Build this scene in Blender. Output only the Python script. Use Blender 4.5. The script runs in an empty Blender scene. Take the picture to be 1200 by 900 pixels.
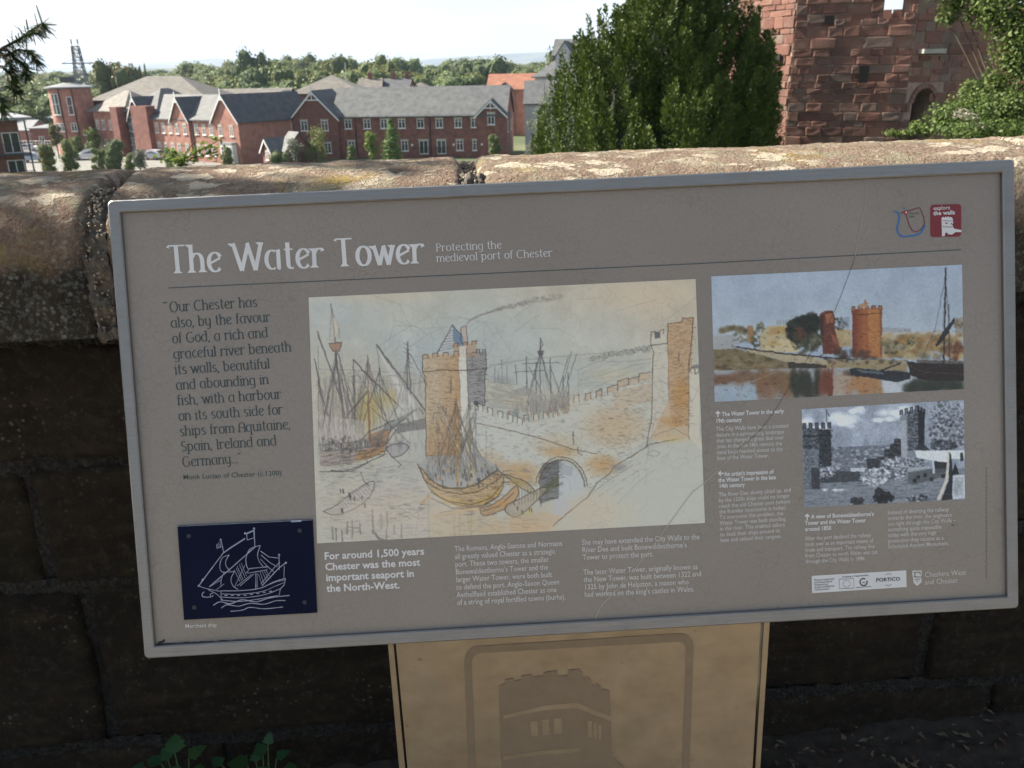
import bpy, bmesh, math, random
import numpy as np
from mathutils import Vector, Matrix, noise as mnoise
HAZE = 0.00010
random.seed(7); RNG = np.random.default_rng(7)
sc = bpy.context.scene
COL = sc.collection

# ---------------------------------------------------------------- camera, sky, sun, exposure
F = 1000.0                                   # focal length in pixels of a 1200 x 900 frame
_d = np.array([50, 2688, 1000.0]); _d /= np.linalg.norm(_d)      # straight down, seen from the camera
_Z = -_d
_Y = np.array([0, 0, 1.0]) - _Z[2] * _Z; _Y /= np.linalg.norm(_Y)
_X = np.cross(_Y, _Z)
RC = np.array([_X, _Y, _Z])
CAM = np.array([0, 0, 1.55])
cam_data = bpy.data.cameras.new('camera')
cam = bpy.data.objects.new('camera', cam_data); COL.objects.link(cam)
cam_data.sensor_width = 36.0; cam_data.lens = 36.0 * F / 1200
cam_data.clip_start = 0.05; cam_data.clip_end = 30000
cam_data.dof.use_dof = True; cam_data.dof.focus_distance = 1.15; cam_data.dof.aperture_fstop = 15.0
m3 = np.column_stack([RC[:, 0], -RC[:, 1], -RC[:, 2]])
cam.matrix_world = Matrix.Translation(Vector(CAM)) @ Matrix(m3.tolist()).to_4x4()
sc.camera = cam

SUN_EL = math.radians(38); SUN_AZ = math.radians(-72)       # azimuth from +Y towards +X
SDIR = Vector((math.sin(SUN_AZ) * math.cos(SUN_EL), math.cos(SUN_AZ) * math.cos(SUN_EL), math.sin(SUN_EL)))
w = bpy.data.worlds.new('World'); sc.world = w; w.use_nodes = True
nt = w.node_tree; nt.nodes.clear()
sky = nt.nodes.new('ShaderNodeTexSky'); sky.sky_type = 'NISHITA'; sky.sun_disc = False
sky.sun_elevation = SUN_EL; sky.sun_rotation = SUN_AZ
sky.air_density = 1.0; sky.dust_density = 1.5; sky.ozone_density = 1.0
tc = nt.nodes.new('ShaderNodeTexCoord')
mp = nt.nodes.new('ShaderNodeMapping'); mp.inputs['Scale'].default_value = (1.3, 1.3, 6.0); mp.inputs['Location'].default_value = (0.4, 0.2, 0.1)
nz = nt.nodes.new('ShaderNodeTexNoise'); nz.inputs['Scale'].default_value = 2.0; nz.inputs['Detail'].default_value = 6
rp = nt.nodes.new('ShaderNodeMapRange'); rp.inputs['From Min'].default_value = 0.36; rp.inputs['From Max'].default_value = 0.66
rp.inputs['To Min'].default_value = 0.05; rp.inputs['To Max'].default_value = 0.45
mx = nt.nodes.new('ShaderNodeMix'); mx.data_type = 'RGBA'
mx.inputs['B'].default_value = (7.9, 8.6, 9.0, 1)
bg = nt.nodes.new('ShaderNodeBackground'); bg.inputs['Strength'].default_value = 0.052
wo = nt.nodes.new('ShaderNodeOutputWorld')
L = nt.links.new
L(tc.outputs['Generated'], mp.inputs[0]); L(mp.outputs[0], nz.inputs['Vector']); L(nz.outputs['Fac'], rp.inputs['Value'])
sz = nt.nodes.new('ShaderNodeSeparateXYZ'); L(tc.outputs['Generated'], sz.inputs[0])       # thin bright haze low over the whole horizon
hr = nt.nodes.new('ShaderNodeMapRange'); hr.inputs['From Min'].default_value = 0.0; hr.inputs['From Max'].default_value = 0.24; hr.inputs['To Min'].default_value = 0.62; hr.inputs['To Max'].default_value = 0.0; L(sz.outputs['Z'], hr.inputs['Value'])
mxm = nt.nodes.new('ShaderNodeMath'); mxm.operation = 'ADD'; mxm.use_clamp = True; L(rp.outputs[0], mxm.inputs[0]); L(hr.outputs[0], mxm.inputs[1])
L(mxm.outputs[0], mx.inputs['Factor']); L(sky.outputs[0], mx.inputs['A']); L(mx.outputs['Result'], bg.inputs[0]); L(bg.outputs[0], wo.inputs[0])
sun_d = bpy.data.lights.new('sun', 'SUN'); sun_d.energy = 5.0; sun_d.angle = math.radians(0.5); sun_d.color = (1.0, 0.92, 0.79)
sun = bpy.data.objects.new('sun', sun_d); COL.objects.link(sun); sun.location = (-20, 10, 30)
sun.rotation_euler = SDIR.to_track_quat('Z', 'Y').to_euler()
vs = sc.view_settings
sc.display_settings.display_device = 'sRGB'; vs.view_transform = 'Standard'; vs.look = 'None'; vs.exposure = 1.5; vs.gamma = 1.0
sc.render.engine = 'CYCLES'
sc.cycles.use_denoising = True
sc.cycles.max_bounces = 6; sc.cycles.volume_bounces = 0; sc.cycles.transparent_max_bounces = 8
sc.cycles.volume_step_rate = 4

# ---------------------------------------------------------------- projection helpers
def ray(u, v): return RC @ np.array([(u - 600) / F, (v - 450) / F, 1.0])
def atY(u, v, y):
    r = ray(u, v); return Vector(CAM + r * (y / r[1]))
def onplane(u, v, p0, n):
    r = ray(u, v); p0 = np.array(p0); n = np.array(n)
    return Vector(CAM + r * (np.dot(p0 - CAM, n) / np.dot(r, n)))
def px(p):
    q = RC.T @ (np.array(p) - CAM); return 600 + F * q[0] / q[2], 450 + F * q[1] / q[2]

# ---------------------------------------------------------------- materials
def s2l(c):
    c = np.asarray(c, float) / 255.0
    return np.where(c <= 0.04045, c / 12.92, ((c + 0.055) / 1.055) ** 2.4)
MATS = {}
class N:
    def __init__(s, name):
        s.m = bpy.data.materials.new(name); s.m.use_nodes = True
        s.t = s.m.node_tree; s.b = s.t.nodes['Principled BSDF']; s.o = s.t.nodes['Material Output']
    def n(s, typ, **kw):
        x = s.t.nodes.new('ShaderNode' + typ)
        for k, v in kw.items(): setattr(x, k, v)
        return x
    def l(s, a, b): s.t.links.new(a, b)
    def coord(s, kind='Object', scale=(1, 1, 1), rot=(0, 0, 0)):
        c = s.n('TexCoord'); m = s.n('Mapping'); m.inputs['Scale'].default_value = scale; m.inputs['Rotation'].default_value = rot
        s.l(c.outputs[kind], m.inputs[0]); return m.outputs[0]
    def noise(s, co, scale, detail=4, rough=0.55):
        x = s.n('TexNoise'); x.inputs['Scale'].default_value = scale; x.inputs['Detail'].default_value = detail; x.inputs['Roughness'].default_value = rough
        s.l(co, x.inputs['Vector']); return x.outputs['Fac']
    def voro(s, co, scale, feature='F1', out='Distance', rnd=1.0):
        x = s.n('TexVoronoi'); x.feature = feature; x.inputs['Scale'].default_value = scale; x.inputs['Randomness'].default_value = rnd
        s.l(co, x.inputs['Vector']); return x.outputs[out]
    def ramp(s, f, stops, interp='LINEAR'):
        r = s.n('ValToRGB'); r.color_ramp.interpolation = interp
        e = r.color_ramp.elements
        while len(e) < len(stops): e.new(0.5)
        for i, (p, c) in enumerate(stops):
            e[i].position = p; e[i].color = (c, c, c, 1) if not hasattr(c, '__len__') else (*c, 1)
        s.l(f, r.inputs[0]); return r.outputs[0]
    def mix(s, f, a, b, mode='MIX'):
        x = s.n('Mix'); x.data_type = 'RGBA'; x.blend_type = mode
        for k, v in (('Factor', f), ('A', a), ('B', b)):
            if hasattr(v, 'is_output') or isinstance(v, bpy.types.NodeSocket): s.l(v, x.inputs[k] if k == 'Factor' else x.inputs[k])
            elif k == 'Factor': x.inputs[0].default_value = v
            else: x.inputs[k].default_value = (*v, 1)
        return x.outputs['Result']
    def math(s, op, a, b=0.0):
        x = s.n('Math'); x.operation = op
        for i, v in enumerate((a, b)):
            if isinstance(v, bpy.types.NodeSocket): s.l(v, x.inputs[i])
            else: x.inputs[i].default_value = v
        return x.outputs[0]
    def bump(s, h, dist, strength=1.0):
        x = s.n('Bump'); x.inputs['Distance'].default_value = dist; x.inputs['Strength'].default_value = strength
        s.l(h, x.inputs['Height']); s.l(x.outputs[0], s.b.inputs['Normal'])
    def col(s, c):
        if isinstance(c, bpy.types.NodeSocket): s.l(c, s.b.inputs['Base Color'])
        else: s.b.inputs['Base Color'].default_value = (*c, 1)
    def set(s, **kw):
        for k, v in kw.items(): s.b.inputs[k.replace('_', ' ')].default_value = v
        return s
def flat(name, c, rough=0.8, var=0.15, scale=3.0, metallic=0.0, rnd=0.0, spec=None, bump=0.0):
    """plain painted or natural surface: base colour with noise variation and per-object variation"""
    if name in MATS: return MATS[name]
    k = N(name); co = k.coord()
    a = tuple(x * (1 - var) for x in c); b = tuple(min(1, x * (1 + var)) for x in c)
    n = k.noise(co, scale, 5)
    cc = k.mix(k.ramp(n, [(0.3, 0.0), (0.7, 1.0)]), a, b)
    if rnd:
        oi = k.n('ObjectInfo'); hs = k.n('HueSaturation')
        k.l(cc, hs.inputs['Color'])
        k.l(k.math('ADD', k.math('MULTIPLY', oi.outputs['Random'], 2 * rnd), 1 - rnd), hs.inputs['Value'])
        r2 = k.math('FRACT', k.math('MULTIPLY', oi.outputs['Random'], 7.31))
        k.l(k.math('ADD', k.math('MULTIPLY', r2, 0.05 * min(1, rnd * 3)), 0.5 - 0.025 * min(1, rnd * 3)), hs.inputs['Hue'])
        cc = hs.outputs[0]
    k.col(cc); k.set(Roughness=rough, Metallic=metallic)
    if spec is not None: k.b.inputs['Specular IOR Level'].default_value = spec
    if bump: k.bump(n, bump)
    MATS[name] = k.m; return k.m
def leafmat(name, c, c2, trans=0.25, rnd=0.12):
    if name in MATS: return MATS[name]
    k = N(name); co = k.coord()
    n = k.noise(co, 1.7, 2)
    oi = k.n('ObjectInfo')
    gi = k.n('NewGeometry')
    f = k.math('ADD', k.math('MULTIPLY', gi.outputs['Random Per Island'], 0.7), k.math('MULTIPLY', n, 0.4))
    cc = k.mix(f, c, c2)
    hs = k.n('HueSaturation'); k.l(cc, hs.inputs['Color'])
    k.l(k.math('ADD', k.math('MULTIPLY', oi.outputs['Random'], 2 * rnd), 1 - rnd), hs.inputs['Value'])
    r2 = k.math('FRACT', k.math('MULTIPLY', oi.outputs['Random'], 5.7))
    k.l(k.math('ADD', k.math('MULTIPLY', r2, 0.06), 0.47), hs.inputs['Hue'])
    cc = hs.outputs[0]
    k.col(cc); k.set(Roughness=0.55); k.b.inputs['Specular IOR Level'].default_value = 0.25
    tr = k.n('BsdfTranslucent'); k.l(cc, tr.inputs[0]); ms = k.n('MixShader'); ms.inputs[0].default_value = trans
    k.l(k.b.outputs[0], ms.inputs[1]); k.l(tr.outputs[0], ms.inputs[2]); k.l(ms.outputs[0], k.o.inputs[0])
    MATS[name] = k.m; return k.m

# ---------------------------------------------------------------- object helpers
def empty(name, loc=(0, 0, 0), rz=0.0, label=None, cat=None, group=None, mw=None):
    o = bpy.data.objects.new(name, None); COL.objects.link(o); o.empty_display_size = 0.2
    if mw is not None: o.matrix_world = mw
    else:
        o.location = loc; o.rotation_euler = (0, 0, rz)
    return tag(o, label, cat, group)
def tag(o, label=None, cat=None, group=None, kind=None):
    if label: o['label'] = label
    if cat: o['category'] = cat
    if group: o['group'] = group
    if kind: o['kind'] = kind
    return o
def link(name, me, mat=None, parent=None, loc=None, rz=None, rot=None, scale=None):
    o = bpy.data.objects.new(name, me); COL.objects.link(o)
    if mat is not None and len(me.materials) == 0: me.materials.append(mat)
    if parent is not None: o.parent = parent
    if loc is not None: o.location = loc
    if rot is not None: o.rotation_euler = rot
    elif rz is not None: o.rotation_euler = (0, 0, rz)
    if scale is not None: o.scale = scale
    return o
def mesh_np(name, V, Q, smooth=False):
    """fast mesh from numpy verts (n,3) and faces (m,k)"""
    V = np.asarray(V, np.float32); Q = np.asarray(Q, np.int32); k = Q.shape[1]
    me = bpy.data.meshes.new(name)
    me.vertices.add(len(V)); me.vertices.foreach_set('co', V.ravel())
    me.loops.add(Q.size); me.loops.foreach_set('vertex_index', Q.ravel())
    me.polygons.add(len(Q)); me.polygons.foreach_set('loop_start', np.arange(0, Q.size, k, dtype=np.int32))
    me.polygons.foreach_set('loop_total', np.full(len(Q), k, np.int32))
    if smooth: me.polygons.foreach_set('use_smooth', np.ones(len(Q), bool))
    me.update(calc_edges=True); return me
class MB:
    """collects boxes, prisms and tubes, builds ONE mesh"""
    def __init__(s): s.v = []; s.f = []
    def add(s, vs, fs):
        n = len(s.v); s.v += [tuple(x) for x in vs]; s.f += [tuple(i + n for i in f) for f in fs]; return s
    def box(s, x0, x1, y0, y1, z0, z1):
        return s.add([(x0, y0, z0), (x1, y0, z0), (x1, y1, z0), (x0, y1, z0), (x0, y0, z1), (x1, y0, z1), (x1, y1, z1), (x0, y1, z1)],
                     [(0, 3, 2, 1), (4, 5, 6, 7), (0, 1, 5, 4), (1, 2, 6, 5), (2, 3, 7, 6), (3, 0, 4, 7)])
    def prism(s, pts, a, b, axis='y'):
        """polygon pts (p,q) extruded a..b along axis; for 'y' pts are (x,z), 'x' -> (y,z), 'z' -> (x,y)"""
        def P(p, t): return {'y': (p[0], t, p[1]), 'x': (t, p[0], p[1]), 'z': (p[0], p[1], t)}[axis]
        n = len(pts); vs = [P(p, a) for p in pts] + [P(p, b) for p in pts]
        fs = [tuple(range(n)), tuple(range(2 * n - 1, n - 1, -1))] + [(i, (i + 1) % n + 0, (i + 1) % n + n, i + n)[::-1] for i in range(n)]
        return s.add(vs, fs)
    def tube(s, pts, radii, n=8, cap=True):
        pts = [Vector(p) for p in pts]
        if not hasattr(radii, '__len__'): radii = [radii] * len(pts)
        rings = []
        for i, p in enumerate(pts):
            d = (pts[min(i + 1, len(pts) - 1)] - pts[max(i - 1, 0)]).normalized()
            a = d.cross(Vector((0, 0, 1)) if abs(d.z) < .9 else Vector((1, 0, 0))).normalized(); b = d.cross(a)
            rings.append([p + (a * math.cos(t) + b * math.sin(t)) * radii[i] for t in [2 * math.pi * j / n for j in range(n)]])
        vs = [q for r in rings for q in r]; fs = []
        for i in range(len(pts) - 1):
            for j in range(n): fs.append((i * n + j, i * n + (j + 1) % n, (i + 1) * n + (j + 1) % n, (i + 1) * n + j))
        if cap: fs += [tuple(range(n))[::-1], tuple((len(pts) - 1) * n + j for j in range(n))]
        return s.add(vs, fs)
    def mesh(s, name='part', smooth=False, bevel=0.0):
        me = bpy.data.meshes.new(name); me.from_pydata(s.v, [], s.f)
        bm = bmesh.new(); bm.from_mesh(me); bmesh.ops.recalc_face_normals(bm, faces=bm.faces)
        if bevel: bmesh.ops.bevel(bm, geom=bm.edges, offset=bevel, segments=2, affect='EDGES', profile=0.7)
        if smooth:
            for f in bm.faces: f.smooth = True
        bm.to_mesh(me); bm.free(); return me
    def build(s, name, mat, parent=None, loc=None, rz=None, smooth=False, bevel=0.0, rot=None):
        return link(name, s.mesh(name, smooth, bevel), mat, parent, loc, rz, rot)
def copy_tree(o, parent=None):
    c = o.copy(); COL.objects.link(c)
    if parent is not None: c.parent = parent
    for ch in list(o.children): copy_tree(ch, c)
    return c
# ================================================================ STONE PARAPET
def fbm(p, o=4):
    return mnoise.fractal(Vector(p), 1.0, 2.0, o, noise_basis='PERLIN_ORIGINAL')
def stone_old():
    k = N('sooty_sandstone'); co = k.coord(); oi = k.n('ObjectInfo')
    n1 = k.noise(co, 4, 5); n2 = k.noise(co, 28, 6, .7); n3 = k.noise(co, 11, 4, .6)
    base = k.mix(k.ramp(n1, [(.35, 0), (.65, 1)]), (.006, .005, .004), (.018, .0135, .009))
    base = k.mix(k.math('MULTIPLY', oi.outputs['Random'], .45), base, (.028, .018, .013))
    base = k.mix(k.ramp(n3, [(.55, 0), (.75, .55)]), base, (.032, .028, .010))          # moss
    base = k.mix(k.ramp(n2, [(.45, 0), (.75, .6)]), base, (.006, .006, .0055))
    base = k.mix(k.ramp(k.noise(co, 45, 5, .75), [(.52, 0), (.66, .75)]), base, (.036, .035, .025)); base = k.mix(k.ramp(k.noise(k.coord(scale=(1, 1, 3)), 7, 4, .6), [(.5, 0), (.68, .6)]), base, (.036, .027, .015))
    v = k.voro(co, 60); big = k.noise(co, 5.5, 3)
    li = k.math('MULTIPLY', k.ramp(v, [(.12, 1), (.26, 0)]), k.ramp(big, [(.50, 0), (.66, .6)]))
    base = k.mix(li, base, (.12, .125, .10))
    v2 = k.voro(co, 15); n5 = k.noise(co, 60, 4, .7)
    li2 = k.math('MULTIPLY', k.ramp(k.math('ADD', v2, k.math('MULTIPLY', n5, .12)), [(.14, 1), (.19, 0)]), k.ramp(k.noise(co, 2.7, 2), [(.56, 0), (.62, .7)]))
    base = k.mix(li2, base, (.10, .105, .085))
    k.col(base); k.set(Roughness=.95); k.b.inputs['Specular IOR Level'].default_value = .2
    h = k.math('ADD', k.math('MULTIPLY', n2, .8), k.math('MULTIPLY', k.noise(co, 140, 4, .7), .35))
    k.bump(h, .012); return k.m
def stone_coping():
    k = N('coping_sandstone'); co = k.coord(); oi = k.n('ObjectInfo')
    n1 = k.noise(co, 3.2, 4); n2 = k.noise(co, 24, 6, .7); n4 = k.noise(co, 120, 4, .7)
    base = k.mix(k.ramp(n1, [(.35, 0), (.65, 1)]), (.20, .140, .106), (.29, .215, .155))
    base = k.mix(k.math('MULTIPLY', k.math('FRACT', k.math('MULTIPLY', oi.outputs['Random'], 3.7)), .65), base, (.185, .105, .08)); base = k.mix(k.ramp(n2, [(.42, .0), (.72, .75)]), base, (.15, .10, .068))
    base = k.mix(k.ramp(k.noise(co, 7, 4, .6), [(.56, 0), (.68, .8)]), base, (.30, .215, .045))   # ochre moss
    gr1 = k.voro(co, 210, 'F1', 'Color'); base = k.mix(k.math('MULTIPLY', k.ramp(gr1, [(.25, 0), (.8, 1)]), .24), base, (.46, .37, .27)); base = k.mix(k.ramp(k.noise(co, 170, 2, .5), [(.56, 0), (.66, .6)]), base, (.10, .075, .05))
    base = k.mix(k.ramp(k.noise(co, 13, 5, .65), [(.50, 0), (.62, .65)]), base, (.25, .24, .165)); base = k.mix(k.ramp(k.noise(co, 38, 4, .6), [(.58, 0), (.68, .7)]), base, (.42, .37, .28))
    # pale crusty lichen patches with a broken edge
    cs = k.coord(scale=(1, 1.6, 1.6))
    vv = k.n('TexVoronoi'); vv.inputs['Scale'].default_value = 11; vv.inputs['Randomness'].default_value = 1
    wz = k.n('TexNoise'); wz.inputs['Scale'].default_value = 26; wz.inputs['Detail'].default_value = 5; k.l(cs, wz.inputs['Vector'])
    av = k.n('VectorMath', operation='ADD'); sv = k.n('VectorMath', operation='SCALE'); sv.inputs['Scale'].default_value = .11
    k.l(wz.outputs['Color'], sv.inputs[0]); k.l(cs, av.inputs[0]); k.l(sv.outputs[0], av.inputs[1]); k.l(av.outputs[0], vv.inputs['Vector'])
    gate = k.ramp(k.noise(co, 2.6, 3), [(.44, 0), (.50, 1)])
    p1 = k.math('MULTIPLY', k.ramp(vv.outputs['Distance'], [(.34, 1), (.39, 0)]), gate)
    base = k.mix(k.math('MULTIPLY', p1, k.ramp(n2, [(.3, .95), (.7, .45)])), base, (.60, .52, .40))
    v3 = k.n('TexVoronoi'); v3.inputs['Scale'].default_value = 30; k.l(av.outputs[0], v3.inputs['Vector'])
    p2 = k.math('MULTIPLY', k.ramp(v3.outputs['Distance'], [(.20, 1), (.30, 0)]), k.ramp(k.noise(co, 5, 3), [(.48, 0), (.6, .8)]))
    base = k.mix(p2, base, (.55, .50, .38))
    v4 = k.voro(co, 95); p3 = k.math('MULTIPLY', k.ramp(v4, [(.14, 1), (.24, 0)]), k.ramp(k.noise(co, 9, 3), [(.5, 0), (.62, .7)]))
    base = k.mix(p3, base, (.07, .06, .05))
    # black crusted low front face with pale specks, darkened higher to paint its shade
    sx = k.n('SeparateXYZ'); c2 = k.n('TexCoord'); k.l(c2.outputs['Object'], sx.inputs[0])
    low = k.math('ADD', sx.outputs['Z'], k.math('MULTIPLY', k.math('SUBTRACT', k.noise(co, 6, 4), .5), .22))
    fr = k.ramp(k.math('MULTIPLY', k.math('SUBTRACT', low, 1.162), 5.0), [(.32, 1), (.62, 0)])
    crust_shade = k.mix(k.ramp(n2, [(.3, 0), (.7, 1)]), (.030, .027, .022), (.075, .060, .045))
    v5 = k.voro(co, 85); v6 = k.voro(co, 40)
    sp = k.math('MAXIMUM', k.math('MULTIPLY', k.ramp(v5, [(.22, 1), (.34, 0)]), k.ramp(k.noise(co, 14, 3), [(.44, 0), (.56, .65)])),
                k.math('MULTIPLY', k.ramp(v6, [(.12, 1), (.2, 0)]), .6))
    crust_shade = k.mix(k.ramp(k.noise(co, 115, 3, .6), [(.52, 0), (.60, .55)]), crust_shade, (.15, .165, .15)); crust_shade = k.mix(sp, crust_shade, (.26, .28, .25))
    base = k.mix(fr, base, crust_shade)
    k.col(base); k.set(Roughness=.95); k.b.inputs['Specular IOR Level'].default_value = .2
    h = k.math('ADD', k.math('ADD', k.math('MULTIPLY', n2, .8), k.math('MULTIPLY', n4, 1.0)), k.math('MULTIPLY', k.math('ADD', p1, p2), .35))
    k.bump(h, .014); return k.m
def mortar_mat():
    k = N('lime_mortar'); co = k.coord()
    v = k.n('TexVoronoi'); v.inputs['Scale'].default_value = 95; k.l(co, v.inputs['Vector'])
    c = k.mix(k.ramp(v.outputs['Color'], [(.2, 0), (.9, 1)]), (.009, .008, .007), (.034, .030, .024))
    k.col(c); k.set(Roughness=.95); k.bump(k.math('ADD', v.outputs['Distance'], k.noise(co, 60, 5, .7)), .02); return k.m
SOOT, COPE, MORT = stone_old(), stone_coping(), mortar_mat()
YAW = math.radians(4.5)
wall = empty('stone_parapet_wall', (0, 1.60, 0), YAW,
             'weathered sandstone parapet wall with rounded lichened coping behind the information board', 'wall')
WM = wall.matrix_basis.copy(); WMI = WM.inverted()
wn = WM.to_3x3() @ Vector((0, 1, 0))
def wl(u, v, y=0.0):                          # pixel on the wall's front plane -> wall coordinates
    return WMI @ onplane(u, v, WM @ Vector((0, y, 0)), wn)
def rough_block(Lx, H, D, seed, r=.02, amp=.006, step=.02):
    nx = max(4, int(Lx / step)); nz_ = max(4, int(H / step))
    def prof(Lt, n):
        ts = [(0, D), (0, r)] + [(r * (1 - math.cos(a)), r * (1 - math.sin(a))) for a in (math.pi / 6, math.pi / 3)]
        mid = [(r + (Lt - 2 * r) * i / n, 0) for i in range(n + 1)]
        return ts + mid + [(Lt - t, d) for t, d in ts[::-1]]
    px_, pz_ = prof(Lx, nx), prof(H, nz_)
    V = []; nX, nZ = len(px_), len(pz_)
    for j, (z, dz) in enumerate(pz_):
        for i, (x, dx) in enumerate(px_):
            y = max(dx, dz) if max(dx, dz) >= D else min(D, math.hypot(dx, dz))
            q = Vector((x * 1.0 + seed * 7.3, seed * 3.1, z))
            d1 = fbm(q * 5, 5); d2 = fbm(q * 26, 3)
            e = .012 * fbm((q.x * 4, seed, q.z * 4))
            f = 1.0 if y < D else 0.0
            V.append((x + (e + .006 * d2) * (1 if x < Lx * .5 else -1) * (1 - min(1, min(x, Lx - x) / .06)),
                      y - f * (amp * 1.6 * d1 + amp * .8 * d2), z + e * (1 - min(1, min(z, H - z) / .06))))
    Q = [(j * nX + i, j * nX + i + 1, (j + 1) * nX + i + 1, (j + 1) * nX + i) for j in range(nZ - 1) for i in range(nX - 1)]
    return mesh_np('block', V, Q, True)
def course(z0, z1, joints, seed, rec=0.0):
    for i in range(len(joints) - 1):
        x0, x1 = joints[i], joints[i + 1]
        g = .011
        me = rough_block(x1 - x0 - 2 * g, z1 - z0 - 2 * g, .12, seed + i, r=.018, amp=.008)
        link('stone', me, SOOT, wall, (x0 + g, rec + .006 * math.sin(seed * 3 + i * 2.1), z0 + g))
zC = (.0, .125, .545, .825, 1.085)
j3 = wl(45, 620).x; j2 = wl(112, 780).x; j2b = wl(1085, 770).x; j1 = wl(292, 878).x; j1b = wl(1152, 860).x
course(-.14, .125, [-3.6, -2.6, -1.7, j1 - .05, j1 + .72, .55, j1b, 1.9, 2.7, 3.5], 11)
course(.125, .545, [-3.4, -2.4, -1.55, j2, -.05, j2b, 1.62, 2.4, 3.4], 23)
course(.545, .825, [-3.5, -2.6, -1.8, j3, -.25, .65, 1.45, 2.2, 3.3], 37)
course(.825, 1.085, [-3.4, -2.3, -1.30, -.42, .35, 1.12, 1.9, 2.7, 3.4], 53)
mb = MB(); mb.box(-3.6, 3.6, .016, .44, -.2, 1.08)
me = mb.mesh('core'); link('rubble_core', me, MORT, wall)
# rough joints: gravelly mortar beds as displaced strips in the recesses
def mortar_strip(x0, x1, z0, z1, y, seed, name='mortar'):
    nx = max(2, int((x1 - x0) / .012)); nz_ = max(2, int((z1 - z0) / .012)); V = []
    for j in range(nz_ + 1):
        for i in range(nx + 1):
            x = x0 + (x1 - x0) * i / nx; z = z0 + (z1 - z0) * j / nz_
            V.append((x, y - .010 * fbm((x * 30, seed, z * 30)) - .006 * fbm((x * 90, seed, z * 90)), z))
    Q = [(j * (nx + 1) + i, j * (nx + 1) + i + 1, (j + 1) * (nx + 1) + i + 1, (j + 1) * (nx + 1) + i) for j in range(nz_) for i in range(nx)]
    return link(name, mesh_np(name, V, Q, True), MORT, wall)
for i, z in enumerate((.125, .545, .825, 1.085)): mortar_strip(-3.4, 3.4, z - .022, z + .022, .008, i + 1)
# coping stones with a rounded profile, each its own length
def coping(x0, x1, seed, tilt=0.0):
    P = []                                              # (y, z) profile, front bottom -> top -> back bottom
    for t in np.linspace(0, 1, 12): P.append((-.065, 1.10 + .135 * t))
    for a in np.linspace(0, math.pi / 2, 14)[1:]: P.append((-.065 + .115 * (1 - math.cos(a)), 1.235 + .118 * math.sin(a)))
    for t in np.linspace(0, 1, 18)[1:]: P.append((.05 + .27 * t, 1.353 + .014 * math.sin(math.pi * t)))
    for a in np.linspace(math.pi / 2, 0, 8)[1:]: P.append((.32 + .09 * math.cos(a), 1.263 + .09 * math.sin(a)))
    P.append((.41, 1.10))
    n = int((x1 - x0) / .011); V = []; m = len(P)
    for i in range(-1, n + 2):
        t = min(max(i, 0), n) / n; x = x0 + (x1 - x0) * t
        e = min(x - x0, x1 - x) ; rr = .013
        sh = 0 if e > rr else rr - math.sqrt(max(0, rr * rr - (rr - e) ** 2))
        for k_, (y, z) in enumerate(P):
            a = P[max(k_ - 1, 0)]; b = P[min(k_ + 1, m - 1)]
            ny, nz_ = -(b[1] - a[1]), (b[0] - a[0]); l = math.hypot(ny, nz_) or 1; ny /= l; nz_ /= l
            q = (x + seed, y * 1.0, z)
            d = .0022 * fbm((q[0] * 3, q[1] * 4, q[2] * 4), 3) + .0030 * fbm((q[0] * 17, q[1] * 17, q[2] * 17)) + .002 * fbm((q[0] * 60, q[1] * 60, q[2] * 60), 3)
            dd = d - sh
            if i < 0 or i > n: dd = -.09
            ex = .006 * fbm((seed, y * 14, z * 14)) * (1 if t < .5 else -1) if (t < .02 or t > .98) else 0
            V.append((x + ex, y + ny * dd, z + nz_ * dd + tilt * (x + 1.2)))
    Q = [(i * m + j, (i + 1) * m + j, (i + 1) * m + j + 1, i * m + j + 1) for i in range(n + 2) for j in range(m - 1)]
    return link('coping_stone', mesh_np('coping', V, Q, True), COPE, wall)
ja, jb = wl(104, 230, -.04).x, wl(553, 197, -.02).x
T = .010
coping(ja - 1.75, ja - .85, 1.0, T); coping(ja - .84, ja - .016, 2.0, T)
coping(ja + .016, jb - .017, 3.4, T); coping(jb + .017, jb + 1.12, 5.2, T); coping(jb + 1.14, jb + 2.3, 8.8, T)
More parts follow.
